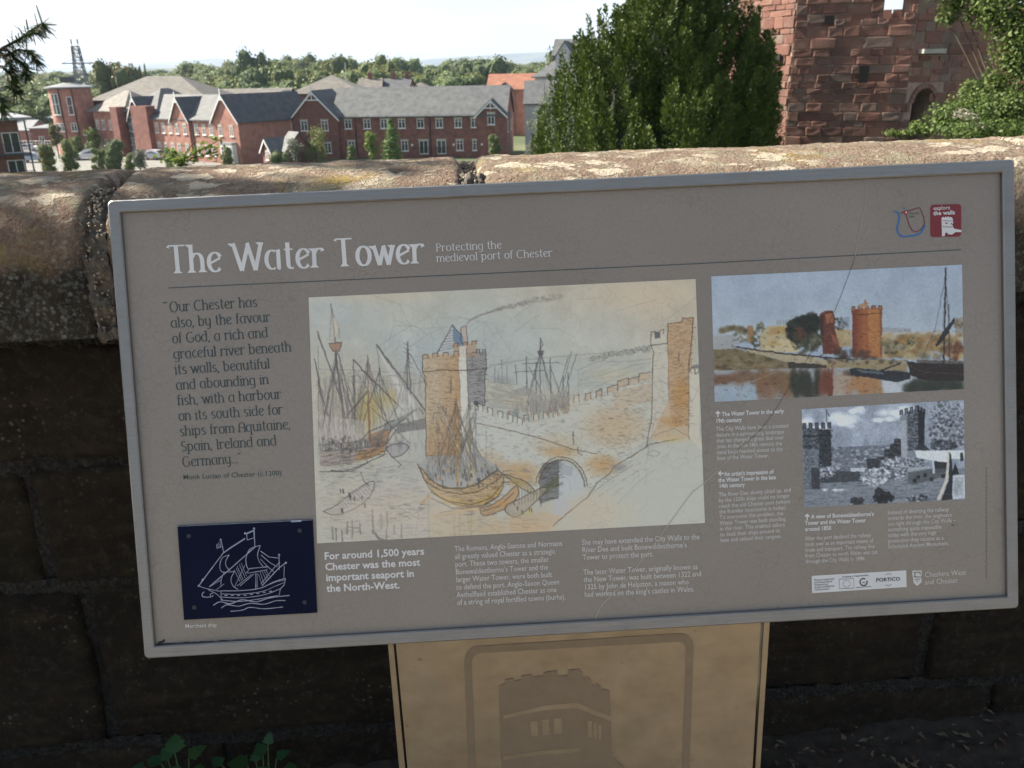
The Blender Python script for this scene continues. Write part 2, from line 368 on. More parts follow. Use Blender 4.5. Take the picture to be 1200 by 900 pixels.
# gravelly fill of the two visible coping joints
for jx, wj in ((ja, .022), (jb, .024)):
    V = []; 
    prof = [(-.058, 1.09 + .0135 * i) for i in range(11)] + [(-.058 + .112 * (1 - math.cos(a)), 1.230 + .114 * math.sin(a)) for a in np.linspace(0, math.pi / 2, 12)[1:]] + [(.055 + .0285 * i, 1.338) for i in range(1, 12)]
    pr = np.array(prof); tt_ = np.linspace(0, len(prof) - 1, 110); prof = [(float(np.interp(t, range(len(pr)), pr[:, 0])), float(np.interp(t, range(len(pr)), pr[:, 1]))) for t in tt_]; m = len(prof); n = 16
    for i in range(n + 1):
        for y, z in prof:
            x = jx - wj + 2 * wj * i / n
            d = .010 * fbm((x * 60, y * 60, z * 60), 3) + .008 * fbm((x * 25, y * 25, z * 25), 2); x += RNG.uniform(-.0012, .0012); z += RNG.uniform(-.0012, .0012)
            V.append((x, y - d, z + d + T * (x + 1.2)))
    Q = [(i * m + j, (i + 1) * m + j, (i + 1) * m + j + 1, i * m + j + 1) for i in range(n) for j in range(m - 1)]
    link('mortar', mesh_np('mortar_fill', V, Q, False), flat('pale_mortar', (.10, .085, .068), .95, .5, 70), wall)
    pm = [MB().add([(0, 0, 1), (.9, 0, .2), (-.2, .8, .1), (-.8, -.4, 0), (.3, -.9, .1), (0, 0, -.8)], [(0, 1, 2), (0, 2, 3), (0, 3, 4), (0, 4, 1), (5, 2, 1), (5, 3, 2), (5, 4, 3), (5, 1, 4)]).mesh('chip')][0]
    PV, PF = [], []
    base = np.array([v.co for v in pm.vertices]); tri = [tuple(p.vertices) for p in pm.polygons]
    for q in range(260):
        y, z = prof[RNG.integers(0, m)]; x = jx + RNG.uniform(-wj * .8, wj * .8); s = RNG.uniform(.0015, .0045)
        o_ = len(PV); rm = np.array(Matrix.Rotation(RNG.uniform(0, 6.28), 3, Vector(RNG.normal(size=3)).normalized()))
        PV += [tuple(b) for b in (base @ rm.T) * s + np.array([x, y - .004, z + .004 + T * (x + 1.2)])]; PF += [tuple(i + o_ for i in t) for t in tri]
    tag(link('mortar_gravel', mesh_np('gravel', PV, PF), flat('pale_grit', (.24, .20, .155), .95, .5, 60), wall), kind='stuff')

# ================================================================ WALKWAY, litter and weeds
wk = N('walkway_sandstone'); co = wk.coord()
c = wk.mix(wk.ramp(wk.noise(co, 1.5, 5), [(.3, 0), (.7, 1)]), (.30, .23, .15), (.40, .31, .21))
c = wk.mix(wk.ramp(wk.noise(co, 60, 5, .7), [(.4, 0), (.8, .6)]), c, (.16, .12, .08))
wk.col(c); wk.set(Roughness=.9); wk.bump(wk.noise(co, 80, 5, .7), .01)
mb = MB()
for i in range(14):
    for j in range(-9, 9):
        x0 = j * .9 + (.45 if i % 2 else 0)
        mb.box(x0 + .006, x0 + .894, 1.50 - (i + 1) * .6 + .006, 1.50 - i * .6 - .006, -.06, RNG.uniform(-.004, .004))
wlk = mb.build('walkway', wk.m, bevel=0); tag(wlk, kind='structure')
mb = MB().box(-9, 9, -7.2, 2.2, -.6, -.05); g0 = mb.build('wall_walk_bed', flat('earth_bed', (.06, .045, .03), .95, .4, 20)); tag(g0, kind='structure')
# strip of soil and debris along the wall foot
V = []; nx, ny = 260, 22
for j in range(ny + 1):
    for i in range(nx + 1):
        x = -2.6 + 5.2 * i / nx; y = 1.42 + .22 * j / ny
        q = WM @ Vector((x, y - 1.60, 0))
        V.append((q.x, q.y, .002 + .03 * (j / ny) ** 2 + .012 * fbm((x * 12, y * 12, 0)) + .008 * fbm((x * 50, y * 50, 3))))
Q = [(j * (nx + 1) + i, j * (nx + 1) + i + 1, (j + 1) * (nx + 1) + i + 1, (j + 1) * (nx + 1) + i) for j in range(ny) for i in range(nx)]
tag(link('soil_strip', mesh_np('soil', V, Q, True), flat('dark_soil', (.02, .016, .012), .95, .5, 40)), kind='structure')
def scatter_bits(name, n, xr, yr, s0, s1, mat, zr=(.006, .04)):
    PV, PF = [], []
    for _ in range(n):
        x, y = RNG.uniform(*xr), RNG.uniform(*yr); q = WM @ Vector((x, y - 1.60, 0)); s = RNG.uniform(s0, s1)
        a = RNG.uniform(0, 6.28); t = RNG.uniform(-.5, .5); c_, s_ = math.cos(a), math.sin(a); z = RNG.uniform(*zr)
        pts = [(-1, -.12, 0), (-.2, -.4, .3), (1, 0, t), (-.2, .4, .2)]
        o_ = len(PV); PV += [(q.x + (p[0] * c_ - p[1] * s_) * s, q.y + (p[0] * s_ + p[1] * c_) * s, z + p[2] * s * .6) for p in pts]; PF.append((o_, o_ + 1, o_ + 2, o_ + 3))
    tag(link(name, mesh_np(name, PV, PF), mat), kind='stuff')
scatter_bits('leaf_litter', 380, (.3, 2.4), (1.40, 1.62), .004, .014, flat('dead_leaf', (.06, .032, .02), .9, .5, 50))
scatter_bits('grass_litter', 300, (.6, 2.4), (1.44, 1.61), .004, .016, flat('dry_stalk', (.12, .10, .065), .9, .4, 50))
scatter_bits('leaf_litter', 260, (-2.2, .0), (1.44, 1.61), .004, .012, MATS['dead_leaf'])
LEAFW = leafmat('weed_leaf', (.018, .062, .022), (.032, .095, .03), .3)
def leaf_pts(L_, W_, n=7, fold=.15, lobes=3, seed=0):
    """a toothed, folded leaf in the XY plane pointing to +y"""
    rs = random.Random(seed); V = [(0, 0, 0)]; 
    left, right, mid = [], [], []
    for i in range(1, n):
        t = i / n; wv = W_ * math.sin(math.pi * t ** .62) * (1 + .16 * math.cos(i * math.pi * 1.0) * (lobes > 0)) * (.94 + .12 * rs.random())
        z = fold * wv; y = L_ * t; d = -.22 * L_ * t * t
        left.append((-wv, y, z + d)); right.append((wv, y, z + d)); mid.append((0, y, d))
    return left, mid, right, (0, L_, -.22 * L_)
def leaf_mesh(L_, W_, seed=0, n=8):
    l, m, r, tip = leaf_pts(L_, W_, n, seed=seed); b = MB(); vs = [(0, 0, 0)] + l + m + r + [tip]; k = len(l); fs = []
    li = lambda i: 1 + i
    mi = lambda i: 1 + k + i
    ri = lambda i: 1 + 2 * k + i
    fs += [(0, mi(0), li(0)), (0, ri(0), mi(0))]
    for i in range(k - 1): fs += [(li(i), mi(i), mi(i + 1), li(i + 1)), (mi(i), ri(i), ri(i + 1), mi(i + 1))]
    e = 1 + 3 * k; fs += [(li(k - 1), mi(k - 1), e), (mi(k - 1), ri(k - 1), e)]
    me = bpy.data.meshes.new('leaf'); me.from_pydata(vs, [], fs)
    for p in me.polygons: p.use_smooth = True
    return me
LM = [leaf_mesh(.062, .027, 1), leaf_mesh(.05, .022, 2), leaf_mesh(.075, .034, 3)]
for m_ in LM: m_.materials.append(LEAFW)
def weed(u, v, spots, label):
    base = WM @ (wl(u, v, -.06)); base.z = .0
    r_ = empty('wall_weed', base, 0, label, 'weed')
    st = MB()
    for (du, dv, m_, az, tilt, s) in spots:
        p = WM @ wl(u + du, v + dv, -.07 - .02 * random.random()); q = p - base
        st.tube([(q.x * .2, 0, 0), (q.x * .7, -.005, q.z * .5), tuple(q)], [.0022, .0018, .0012], 5)
        o = link('leaf', LM[m_], None, r_, tuple(q)); o.rotation_euler = (tilt, 0, az); o.scale = (s * .62, s * .62, s * .62)
    st.build('stem', flat('weed_stem', (.06, .13, .04), .6), r_)
R_ = math.radians
weed(205, 893, [(0, -10, 2, R_(15), R_(35), 1.0), (16, -4, 0, R_(-50), R_(25), 1.15), (-16, 2, 0, R_(70), R_(10), 1.05), (4, 4, 1, R_(170), R_(-20), 1.1), (-36, 6, 1, R_(95), R_(10), .9), (20, 8, 2, R_(-110), R_(0), .8), (-8, -2, 1, R_(40), R_(50), 1.0)],
     'low broad-leaved green weed at the wall foot left of the other weed')
weed(300, 893, [(14, -20, 1, R_(-10), R_(60), .9), (8, -8, 0, R_(35), R_(30), .9), (24, -4, 0, R_(-60), R_(20), .9), (-10, 4, 2, R_(80), R_(10), 1.1), (14, 6, 2, R_(150), R_(-15), .9), (-40, 4, 0, R_(60), R_(25), .85), (34, 6, 1, R_(-90), R_(5), .9), (0, 0, 1, R_(10), R_(40), .9)],
     'taller green weed with a rising shoot nearest the steel plinth')
# ================================================================ LETTERING
def A(cx, cy, rx, ry, a0, a1, n=10):
    return [(cx + rx * math.cos(math.radians(a0 + (a1 - a0) * i / n)), cy + ry * math.sin(math.radians(a0 + (a1 - a0) * i / n))) for i in range(n + 1)]
# a broad-nib alphabet: advance, [(points, ends with a serif: s = start, e = end)]; x-height 1, capitals 1.4
G = {
 'a': (1.08, [(A(.46, .5, .38, .48, 62, 298, 16), ''), ([(.64, .93), (.86, 1.0), (.86, .06), (.96, 0)], '')]),
 'b': (1.08, [([(.16, 1.45), (.16, .02)], 's'), (A(.50, .5, .38, .48, 140, -140, 16), '')]),
 'c': (.86, [(A(.52, .5, .40, .49, 48, 312, 14), '')]),
 'd': (1.1, [(A(.46, .5, .38, .48, 55, 305, 16), ''), ([(.86, 1.45), (.86, .04), (.96, 0)], 's')]),
 'e': (.92, [(A(.50, .5, .40, .49, 30, 318, 16), ''), ([(.84, .70), (.12, .42)], '')]),
 'f': (.62, [(A(.50, 1.18, .26, .26, 60, 180, 6) + [(.24, .02)], 'e'), ([(.04, .95), (.52, .95)], '')]),
 'g': (1.06, [(A(.46, .5, .38, .48, 60, 300, 16), ''), ([(.64, .93), (.86, 1.0), (.86, -.15)] + A(.5, -.15, .36, .28, 0, -140, 8), '')]),
 'h': (1.08, [([(.16, 1.45), (.16, .0)], 'se'), (A(.52, .58, .34, .40, 150, 0, 8) + [(.86, .0)], 'e')]),
 'i': (.42, [([(.2, 1.0), (.2, 0)], 'se'), ([(.2, 1.34), (.2, 1.24)], '')]),
 'j': (.42, [([(.2, 1.0), (.2, -.3), (.02, -.42)], 's'), ([(.2, 1.34), (.2, 1.24)], '')]),
 'k': (.95, [([(.16, 1.45), (.16, .0)], 's'), ([(.78, 1.0), (.18, .5)], ''), ([(.34, .6), (.86, .0)], '')]),
 'l': (.44, [([(.2, 1.45), (.2, .0)], 'se')]),
 'm': (1.6, [([(.16, 1.0), (.16, .0)], 'se'), (A(.48, .60, .30, .38, 150, 0, 8) + [(.78, .0)], 'e'), (A(1.10, .60, .30, .38, 160, 0, 8) + [(1.40, .0)], 'e')]),
 'n': (1.06, [([(.16, 1.0), (.16, .0)], 'se'), (A(.52, .58, .34, .40, 150, 0, 8) + [(.86, .0)], 'e')]),
 'o': (1.0, [(A(.50, .5, .40, .49, 90, 450, 20), '')]),
 'p': (1.08, [([(.16, 1.0), (.16, -.45)], 'se'), (A(.50, .5, .38, .48, 140, -140, 16), '')]),
 'q': (1.08, [(A(.46, .5, .38, .48, 60, 300, 16), ''), ([(.64, .93), (.86, 1.0), (.86, -.45)], 'e')]),
 'r': (.78, [([(.16, 1.0), (.16, .0)], 'se'), (A(.52, .62, .34, .36, 150, 60, 5) + [(.72, .84)], '')]),
 's': (.80, [(A(.42, .745, .26, .245, 40, 270, 9)[:-1] + A(.38, .255, .28, .245, 90, -145, 9), '')]),
 't': (.70, [([(.30, 1.35), (.30, .30)] + A(.52, .26, .22, .24, 180, 300, 6), ''), ([(.06, 1.0), (.62, 1.0)], '')]),
 'u': (1.06, [([(.16, 1.0), (.16, .45)] + A(.50, .42, .34, .40, 180, 350, 8), 's'), ([(.86, 1.0), (.86, .0)], 'se')]),
 'v': (.98, [([(.10, 1.0), (.50, .0)], 's'), ([(.50, .0), (.86, 1.0)], 'e')]),
 'w': (1.42, [([(.08, 1.0), (.42, .0)], 's'), ([(.42, .0), (.72, .92)], ''), ([(.70, 1.0), (1.0, .0)], ''), ([(1.0, .0), (1.32, 1.0)], 'e')]),
 'x': (.9, [([(.1, 1.0), (.8, .0)], ''), ([(.8, 1.0), (.1, .0)], '')]),
 'y': (1.02, [([(.14, 1.0), (.14, .5)] + A(.48, .45, .34, .42, 180, 350, 8), 's'), ([(.84, 1.0), (.84, -.15)] + A(.52, -.15, .32, .28, 0, -130, 7), 's')]),
 'z': (.85, [([(.1, 1.0), (.75, 1.0), (.1, .0), (.78, .0)], '')]),
 'T': (1.22, [([(.04, 1.32), (.07, 1.42), (1.10, 1.42)], ''), ([(.55, 1.42), (.58, .0)], 'e')]),
 'W': (1.95, [([(.04, 1.42), (.52, .0)], 's'), ([(.52, .0), (.98, 1.30)], ''), ([(.94, 1.42), (1.40, .0)], ''), ([(1.40, .0), (1.84, 1.42)], 'e')]),
 'P': (1.0, [([(.18, 1.42), (.18, .0)], 'se'), (A(.42, 1.06, .42, .35, 125, -110, 14), '')]),
 'C': (1.3, [(A(.70, .70, .60, .72, 48, 312, 18), '')]),
 'G': (1.4, [(A(.70, .70, .60, .72, 48, 330, 18), ''), ([(.86, .62), (1.22, .62), (1.22, .22)], '')]),
 'O': (1.45, [(A(.70, .70, .60, .72, 90, 450, 26), '')]),
 'A': (1.2, [(A(.60, .72, .48, .66, 180, 0, 14)[::1] + [(1.08, .0)], 'e'), ([(.12, .72), (.12, .0)], 'e'), ([(.12, .66), (1.08, .66)], '')]),
 'S': (1.0, [(A(.50, 1.06, .36, .35, 40, 270, 10)[:-1] + A(.46, .36, .38, .36, 90, -145, 10), '')]),
 'I': (.5, [([(.24, 1.42), (.24, .0)], 'se')]),
 '.': (.36, [([(.14, .14), (.14, .02)], '')]), ',': (.36, [([(.16, .14), (.16, .02), (.06, -.18)], '')]),
 '\u201c': (.6, [([(.12, 1.42), (.10, 1.26)], ''), ([(.34, 1.42), (.32, 1.26)], '')]),
 '\u201d': (.6, [([(.12, 1.42), (.10, 1.26)], ''), ([(.34, 1.42), (.32, 1.26)], '')]), ' ': (.55, [])}
def pen_text(s, TH, TN, track=0.0):
    """flat lettering: returns verts, quads and the width, x-height = 1"""
    V, Q, x, k = [], [], 0.0, 0
    for ch in s:
        adv, paths = G[ch]
        for pts, ser in paths:
            k += 1; z = .00001 * (k % 5)
            P = [Vector((p[0] + x, p[1])) for p in pts]; n0 = len(V)
            for i, p in enumerate(P):
                d = (P[min(i + 1, len(P) - 1)] - P[max(i - 1, 0)]).normalized(); n = Vector((-d.y, d.x))
                wd = .5 * math.sqrt((TH * n.x) ** 2 + (TN * n.y) ** 2)
                V += [(p.x + n.x * wd, p.y + n.y * wd, z), (p.x - n.x * wd, p.y - n.y * wd, z)]
            for i in range(len(P) - 1): Q.append((n0 + 2 * i, n0 + 2 * i + 1, n0 + 2 * i + 3, n0 + 2 * i + 2))
            for f_, p in (('s', P[0]), ('e', P[-1])):
                if f_ in ser:
                    up = 1 if p.y > .5 else -1; a = TH * .5; n0 = len(V); z2 = z + .00006
                    # a bracketed wedge, longer to the left at the head of a stem
                    ext = TH * (.85 if up > 0 else .6); r_e = TH * (.05 if up > 0 else .6)
                    V += [(p.x - a - ext, p.y, z2), (p.x + a + r_e, p.y, z2), (p.x + a, p.y - up * TN * 1.6, z2), (p.x - a, p.y - up * TN * 2.2, z2)]
                    Q.append((n0, n0 + 1, n0 + 2, n0 + 3) if up < 0 else (n0 + 3, n0 + 2, n0 + 1, n0))
        x += adv + track
    return V, Q, x
_tc = {}
def font_text(s, bold=0.0):
    """Blender's own font as a flat mesh, cap height about .73"""
    cu = bpy.data.curves.new('t', 'FONT'); cu.body = s; cu.size = 1.0; cu.offset = bold; cu.resolution_u = 2
    o = bpy.data.objects.new('t', cu); COL.objects.link(o)
    me = bpy.data.meshes.new_from_object(o.evaluated_get(bpy.context.evaluated_depsgraph_get()))
    V = [tuple(v.co) for v in me.vertices]; Fc = [tuple(p.vertices) for p in me.polygons]
    bpy.data.objects.remove(o); bpy.data.curves.remove(cu); bpy.data.meshes.remove(me)
    wdt = max([v[0] for v in V] or [0]); return V, Fc, wdt

# ================================================================ INFORMATION BOARD
bt = np.array([.08696, .03543, 1.1492]); bc = CAM + RC @ bt
bx = RC @ np.array([.99843, -.05106, .02287]); by = -(RC @ np.array([.05036, .99639, .06832]))
bx /= np.linalg.norm(bx); by -= bx * np.dot(bx, by); by /= np.linalg.norm(by); bz = np.cross(bx, by)
BMAT = Matrix(np.column_stack([bx, by, bz]).tolist()).to_4x4(); BMAT.translation = Vector(bc)
BI = BMAT.inverted()
def bd(u, v):                                  # photo pixel -> board coordinates (metres), front plane
    p = BI @ onplane(u, v, bc, bz); return p.x, p.y
def bpx(x, y): return px(BMAT @ Vector((x, y, 0)))
PY = 1.02                                       # the plinth's front panel stands here
foot = Vector(((atY(468, 900, PY).x + atY(890, 900, PY).x) / 2, PY + .1, 0))
board = empty('information_board', foot, 0, 'steel framed heritage information board about the Water Tower on a steel plinth', 'sign')
BL = Matrix.Translation(-foot) @ BMAT
def bpart(name, me, mat=None, parent=None, z=0.0):
    """link a mesh given in board coordinates"""
    o = link(name, me, mat, parent or board)
    o.matrix_local = BL @ Matrix.Translation((0, 0, z)) if parent is None else Matrix.Translation((0, 0, z)); return o
steel = N('brushed_steel'); co = steel.coord(scale=(1.5, 90, 90)); c2 = steel.coord()
c = steel.mix(steel.ramp(steel.noise(co, 9, 3), [(.3, 0), (.7, 1)]), (.215, .222, .23), (.26, .265, .27))
c = steel.mix(steel.ramp(steel.noise(c2, 14, 5, .65), [(.52, 0), (.75, .5)]), c, (.19, .18, .17))
steel.col(c); steel.set(Metallic=.85); steel.l(steel.ramp(steel.noise(c2, 30, 4), [(.3, .34), (.7, .5)]), steel.b.inputs['Roughness'])
steel.bump(steel.noise(co, 14, 2), .0006)
STEEL = steel.m
gap_m = flat('black_gap', (.012, .011, .010), .9)
# frame: mitred flat tube with rounded outer corners
O_ = [bd(126.7, 235.5), bd(1187.2, 187), bd(1192.5, 711.8), bd(170.5, 771)]
I_ = [bd(141.7, 249.3), bd(1173.4, 202.4), bd(1179.7, 698.5), bd(181.5, 756.6)]
def rounded(Pq, r, n=5):
    out = []; k = len(Pq)
    for i in range(k):
        p = Vector(Pq[i]).to_2d(); a = (Vector(Pq[i - 1]).to_2d() - p).normalized(); b = (Vector(Pq[(i + 1) % k]).to_2d() - p).normalized()
        c_ = p + (a + b) * r
        for j in range(n + 1):
            t = j / n * math.pi / 2; out.append(tuple(c_ - b * r * math.cos(t) - a * r * math.sin(t)))
    return out
def ring_mesh(outer, inner, zf, zb, bev=.0015):
    n = len(outer); V = []; 
    def shrink(P, s):
        c_ = Vector((sum(p[0] for p in P) / n, sum(p[1] for p in P) / n)); return [((p[0] - c_.x) * (1 - s / .6) + c_.x, (p[1] - c_.y) * (1 - s / .3) + c_.y) for p in P]
    o2 = shrink(outer, bev); i2 = shrink(inner, -bev)
    loops = [[(*p, zb) for p in outer], [(*p, zf - bev) for p in outer], [(*p, zf) for p in o2], [(*p, zf) for p in i2], [(*p, zf - bev) for p in inner], [(*p, zb) for p in inner]]
    for l in loops: V += l
    fs = []
    for k in range(6):
        a = k * n; b = ((k + 1) % 6) * n
        for i in range(n): fs.append((a + i, a + (i + 1) % n, b + (i + 1) % n, b + i))
    me = bpy.data.meshes.new('ring'); me.from_pydata(V, [], fs)
    bm = bmesh.new(); bm.from_mesh(me); bmesh.ops.recalc_face_normals(bm, faces=bm.faces); bm.to_mesh(me); bm.free(); return me
bpart('frame', ring_mesh(rounded(O_, .006), rounded(I_, .0006), .0035, -.038), STEEL)
xs = [p[0] for p in O_]; ys = [p[1] for p in O_]
mb = MB().prism([(p[0] * .985, p[1] * .985) for p in O_], -.0365, -.0335, 'z'); bpart('back_plate', mb.mesh(), STEEL)
# printed panel: crazed taupe vinyl, recessed behind the frame lip
pn = N('taupe_print'); co = pn.coord()
big = pn.noise(co, 3.0, 4); c = pn.mix(pn.ramp(big, [(.35, 0), (.65, 1)]), (.222, .196, .170), (.256, .226, .197))
c = pn.mix(pn.ramp(pn.noise(co, 260, 2, .8), [(.3, 0), (.7, .35)]), c, (.17, .145, .125))
wv = pn.n('TexNoise'); wv.inputs['Scale'].default_value = 30; pn.l(co, wv.inputs['Vector'])
def crz(scale, th):
    v = pn.n('TexVoronoi'); v.feature = 'DISTANCE_TO_EDGE'; v.inputs['Scale'].default_value = scale
    a = pn.n('VectorMath', operation='ADD'); s_ = pn.n('VectorMath', operation='SCALE'); s_.inputs['Scale'].default_value = .03
    pn.l(wv.outputs['Color'], s_.inputs[0]); pn.l(co, a.inputs[0]); pn.l(s_.outputs[0], a.inputs[1]); pn.l(a.outputs[0], v.inputs['Vector'])
    return pn.ramp(v.outputs['Distance'], [(0, 1), (th, 0)])
ck = pn.math('MULTIPLY', crz(70, .035), pn.ramp(pn.noise(co, 8, 3), [(.42, .15), (.66, .75)]))
c = pn.mix(pn.math('MULTIPLY', ck, .55), c, (.13, .115, .105))
pn.col(c); pn.set(Roughness=.22); pn.b.inputs['Specular IOR Level'].default_value = .55
pn.bump(pn.math('ADD', pn.math('MULTIPLY', ck, -.5), pn.math('MULTIPLY', pn.noise(co, 200, 3), .4)), .0006)
PZ = -.0035
mb = MB().prism([(p[0] * 1.003, p[1] * 1.004) for p in I_], PZ - .004, PZ, 'z'); bpart('printed_panel', mb.mesh(), pn.m)
# dirt in the lip
def flatpoly(name, pts, mat, z, parent=None, px_=True):
    P = [bd(*p) for p in pts] if px_ else pts
    me = bpy.data.meshes.new(name); me.from_pydata([(p[0], p[1], 0) for p in P], [], [tuple(range(len(P)))])
    bm = bmesh.new(); bm.from_mesh(me); bmesh.ops.triangulate(bm, faces=bm.faces); bm.normal_update()
    if sum(f.normal.z for f in bm.faces) < 0: bmesh.ops.reverse_faces(bm, faces=bm.faces)
    bm.to_mesh(me); bm.free(); return bpart(name, me, mat, parent, z)
def strokes(name, lines, mat, z, parent=None, px_=True):
    """lines: [(points, width in photo px)] as thin flat ribbons"""
    V, Q = [], []
    for k, (pts, wpx) in enumerate(lines):
        P = [Vector(bd(*p)) if px_ else Vector(p) for p in pts]; n0 = len(V); wm = (wpx * .00113 if px_ else wpx) / 2
        for i, p in enumerate(P):
            d = (P[min(i + 1, len(P) - 1)] - P[max(i - 1, 0)]).normalized(); n = Vector((-d.y, d.x)) * wm
            zz = .000012 * (k % 6); V += [(p.x + n.x, p.y + n.y, zz), (p.x - n.x, p.y - n.y, zz)]
        for i in range(len(P) - 1): Q.append((n0 + 2 * i, n0 + 2 * i + 1, n0 + 2 * i + 3, n0 + 2 * i + 2))
    me = mesh_np(name, V, Q); return bpart(name, me, mat, parent, z)
dirt = flat('lip_dirt', (.03, .028, .026), .9, .3, 60); bright = flat('pale_reveal', (.50, .43, .33), .5, .3, 60)
def jag(p, q, n, a, s=0):
    r = random.Random(s); out = []
    for i in range(n + 1):
        t = i / n; out.append((p[0] + (q[0] - p[0]) * t, p[1] + (q[1] - p[1]) * t + r.uniform(-a, a)))
    return out
strokes('lip_dirt', [(jag((183, 756), (420, 744.5), 60, .5, 1), 1.6), (jag((420, 744.5), (840, 723), 60, .3, 2), .8), (jag((184, 755), (192, 752), 6, 1, 3), 3), (jag((842, 722), (1060, 709), 60, .3, 9), .9)], dirt, PZ + .0004)
strokes('pale_reveal_line', [(jag((430, 743), (600, 734.5), 40, .4, 4), .9), (jag((640, 732), (900, 718.5), 60, .5, 5), .9), (jag((960, 715), (1178, 699), 60, .4, 6), 1.0)], bright, PZ + .0006)  # pale lines drawn along the bottom reveal of the frame

INK_W = flat('white_ink', (.62, .63, .64), .45, .06, 30); INK_S = flat('small_white_ink', (.54, .54, .535), .45, .06, 30)
INK_G = flat('dark_green_ink', (.030, .048, .052), .45, .1, 30)
TZ = PZ + .0003
def place_lines(name, lines, p0, p1, ref, q, gen, mat, z=TZ, indent=None):
    """lines set from baseline p0 (first) to p1 (last) in photo pixels; line `ref` ends at pixel q"""
    a, b = Vector(bd(*p0)), Vector(bd(*p1)); n = len(lines); e = Vector(bd(*q))
    at = lambda i: a + (b - a) * (i / max(1, n - 1))
    d = (e - at(ref)); Wd = d.length; ang = math.atan2(d.y, d.x)
    sp = (b - a).length / max(1, n - 1) if n > 1 else None
    V, Fc = [], []; wref = gen(lines[ref])[2]; s = Wd / wref
    return a, b, at, s, ang
def lines_mesh(name, lines, p0, p1, ref, q, gen, mat, size=None, z=TZ, indents=None):
    a, b, at, s, ang = place_lines(name, lines, p0, p1, ref, q, gen, mat)
    sy = size if size else s
    V, Fc = [], []
    for i, t in enumerate(lines):
        if not t: continue
        v, f, _ = gen(t); o = at(i); n0 = len(V); c_, s_ = math.cos(ang), math.sin(ang); ox = (indents or {}).get(i, 0)
        for p in v:
            X, Y = p[0] * s + ox, p[1] * sy
            V.append((o.x + X * c_ - Y * s_, o.y + X * s_ + Y * c_, p[2]))
        Fc += [tuple(k + n0 for k in ff) for ff in f]
    me = bpy.data.meshes.new(name); me.from_pydata(V, [], Fc)
    return bpart(name, me, mat, None, z)
PX = .00113
tg = lambda s: pen_text(s, .27, .075, .10)
tgt = lambda s: pen_text(s, .15, .07, .05)
tgq = lambda s: pen_text(s, .21, .085, .05)
lines_mesh('title_lettering', ['The Water Tower'], (197, 320.5), (197, 320.5), 0, (499, 308), tg, INK_W, size=22.5 * PX)
lines_mesh('subtitle_lettering', ['Protecting the', 'medieval port of Chester'], (511, 294.5), (511.5, 306.8), 1, (648, 300.2), tgt, INK_W, size=6.4 * PX)
qt = ['Our Chester has', 'also, by the favour', 'of God, a rich and', 'graceful river beneath', 'its walls, beautiful', 'and abounding in', 'fish, with a harbour', 'on its south side for', 'ships from Aquitaine,', 'Spain, Ireland and', 'Germany...\u201d']
lines_mesh('quote_lettering', qt, (198, 365.8), (213, 547.5), 8, (340.5, 503), tgq, INK_G, size=8.4 * PX)
lines_mesh('opening_quote_mark', ['\u201c'], (190, 366), (190, 366), 0, (197, 366), tgq, INK_G, size=8.4 * PX)
f0 = lambda s: font_text(s, .004); fb = lambda s: font_text(s, .024); fn = lambda s: font_text(s, -.003)
lines_mesh('attribution_lettering', ['Monk Lucian of Chester (c.1200)'], (213.5, 562.5), (213.5, 562.5), 0, (329, 557.5), f0, INK_G, size=8.6 * PX)
lines_mesh('caption_lettering', ['Merchant ship'], (216, 737), (216, 737), 0, (253, 735.3), f0, INK_S, size=7 * PX)
lines_mesh('summary_lettering', ['For around 1,500 years', 'Chester was the most', 'important seaport in', 'the North-West.'], (379.5, 656.5), (382.5, 694.5), 0, (497, 650.5), fb, INK_W, size=12.5 * PX)
lines_mesh('history_lettering', ['The Romans, Anglo-Saxons and Normans', 'all greatly valued Chester as a strategic', 'port. These two towers, the smaller', 'Bonewaldesthorne\u2019s Tower and the', 'larger Water Tower, were both built', 'to defend the port. Anglo-Saxon Queen', 'Aethelflaed established Chester as one', 'of a string of royal fortified towns (burhs).'],
           (532.5, 647), (535.5, 710), 7, (663, 703), f0, INK_S, size=9.6 * PX)
lines_mesh('towers_lettering', ['She may have extended the City Walls to the', 'River Dee and built Bonewaldesthorne\u2019s', 'Tower to protect the port.', '', 'The later Water Tower, originally known as', 'the New Tower, was built between 1322 and', '1325 by John de Helpston, a mason who', 'had worked on the king\u2019s castles in Wales.'],
           (682, 639.5), (685.3, 700.5), 0, (820.5, 632.5), f0, INK_S, size=9.6 * PX)
ind = {0: 8 * PX}
lines_mesh('early_view_heading', ['The Water Tower in the early', '19th century'], (839, 488.5), (839.5, 496), 0, (912, 484.5), fb, INK_W, size=7.3 * PX, indents=ind)
lines_mesh('early_view_lettering', ['The City Walls have been a constant', 'feature in a surrounding landscape', 'that has changed a great deal over', 'time. In the late 18th century the', 'canal basin reached almost to the', 'base of the Water Tower.'], (840, 505.5), (841, 539.5), 0, (925.5, 501.2), f0, INK_S, size=7.3 * PX)
lines_mesh('drawing_heading', ['An artist\u2019s impression of', 'the Water Tower in the late', '14th century'], (842, 558.8), (843.3, 572.2), 1, (910.3, 562), fb, INK_W, size=7.3 * PX, indents=ind)
lines_mesh('drawing_lettering', ['The River Dee slowly silted up, and', 'by the 1320s ships could no longer', 'reach the old Chester port (where', 'the Roodee racecourse is today).', 'To overcome this problem, the', 'Water Tower was built standing', 'in the river. This enabled sailors', 'to dock their ships around its', 'base and unload their cargoes.'], (843, 582.5), (845, 636), 1, (926.5, 583.5), f0, INK_S, size=7.3 * PX)
lines_mesh('engraving_heading', ['A view of Bonewaldesthorne\u2019s', 'Tower and the Water Tower', 'around 1850'], (944, 608.8), (944.5, 623), 0, (1017.5, 605.3), fb, INK_W, size=7.3 * PX, indents=ind)
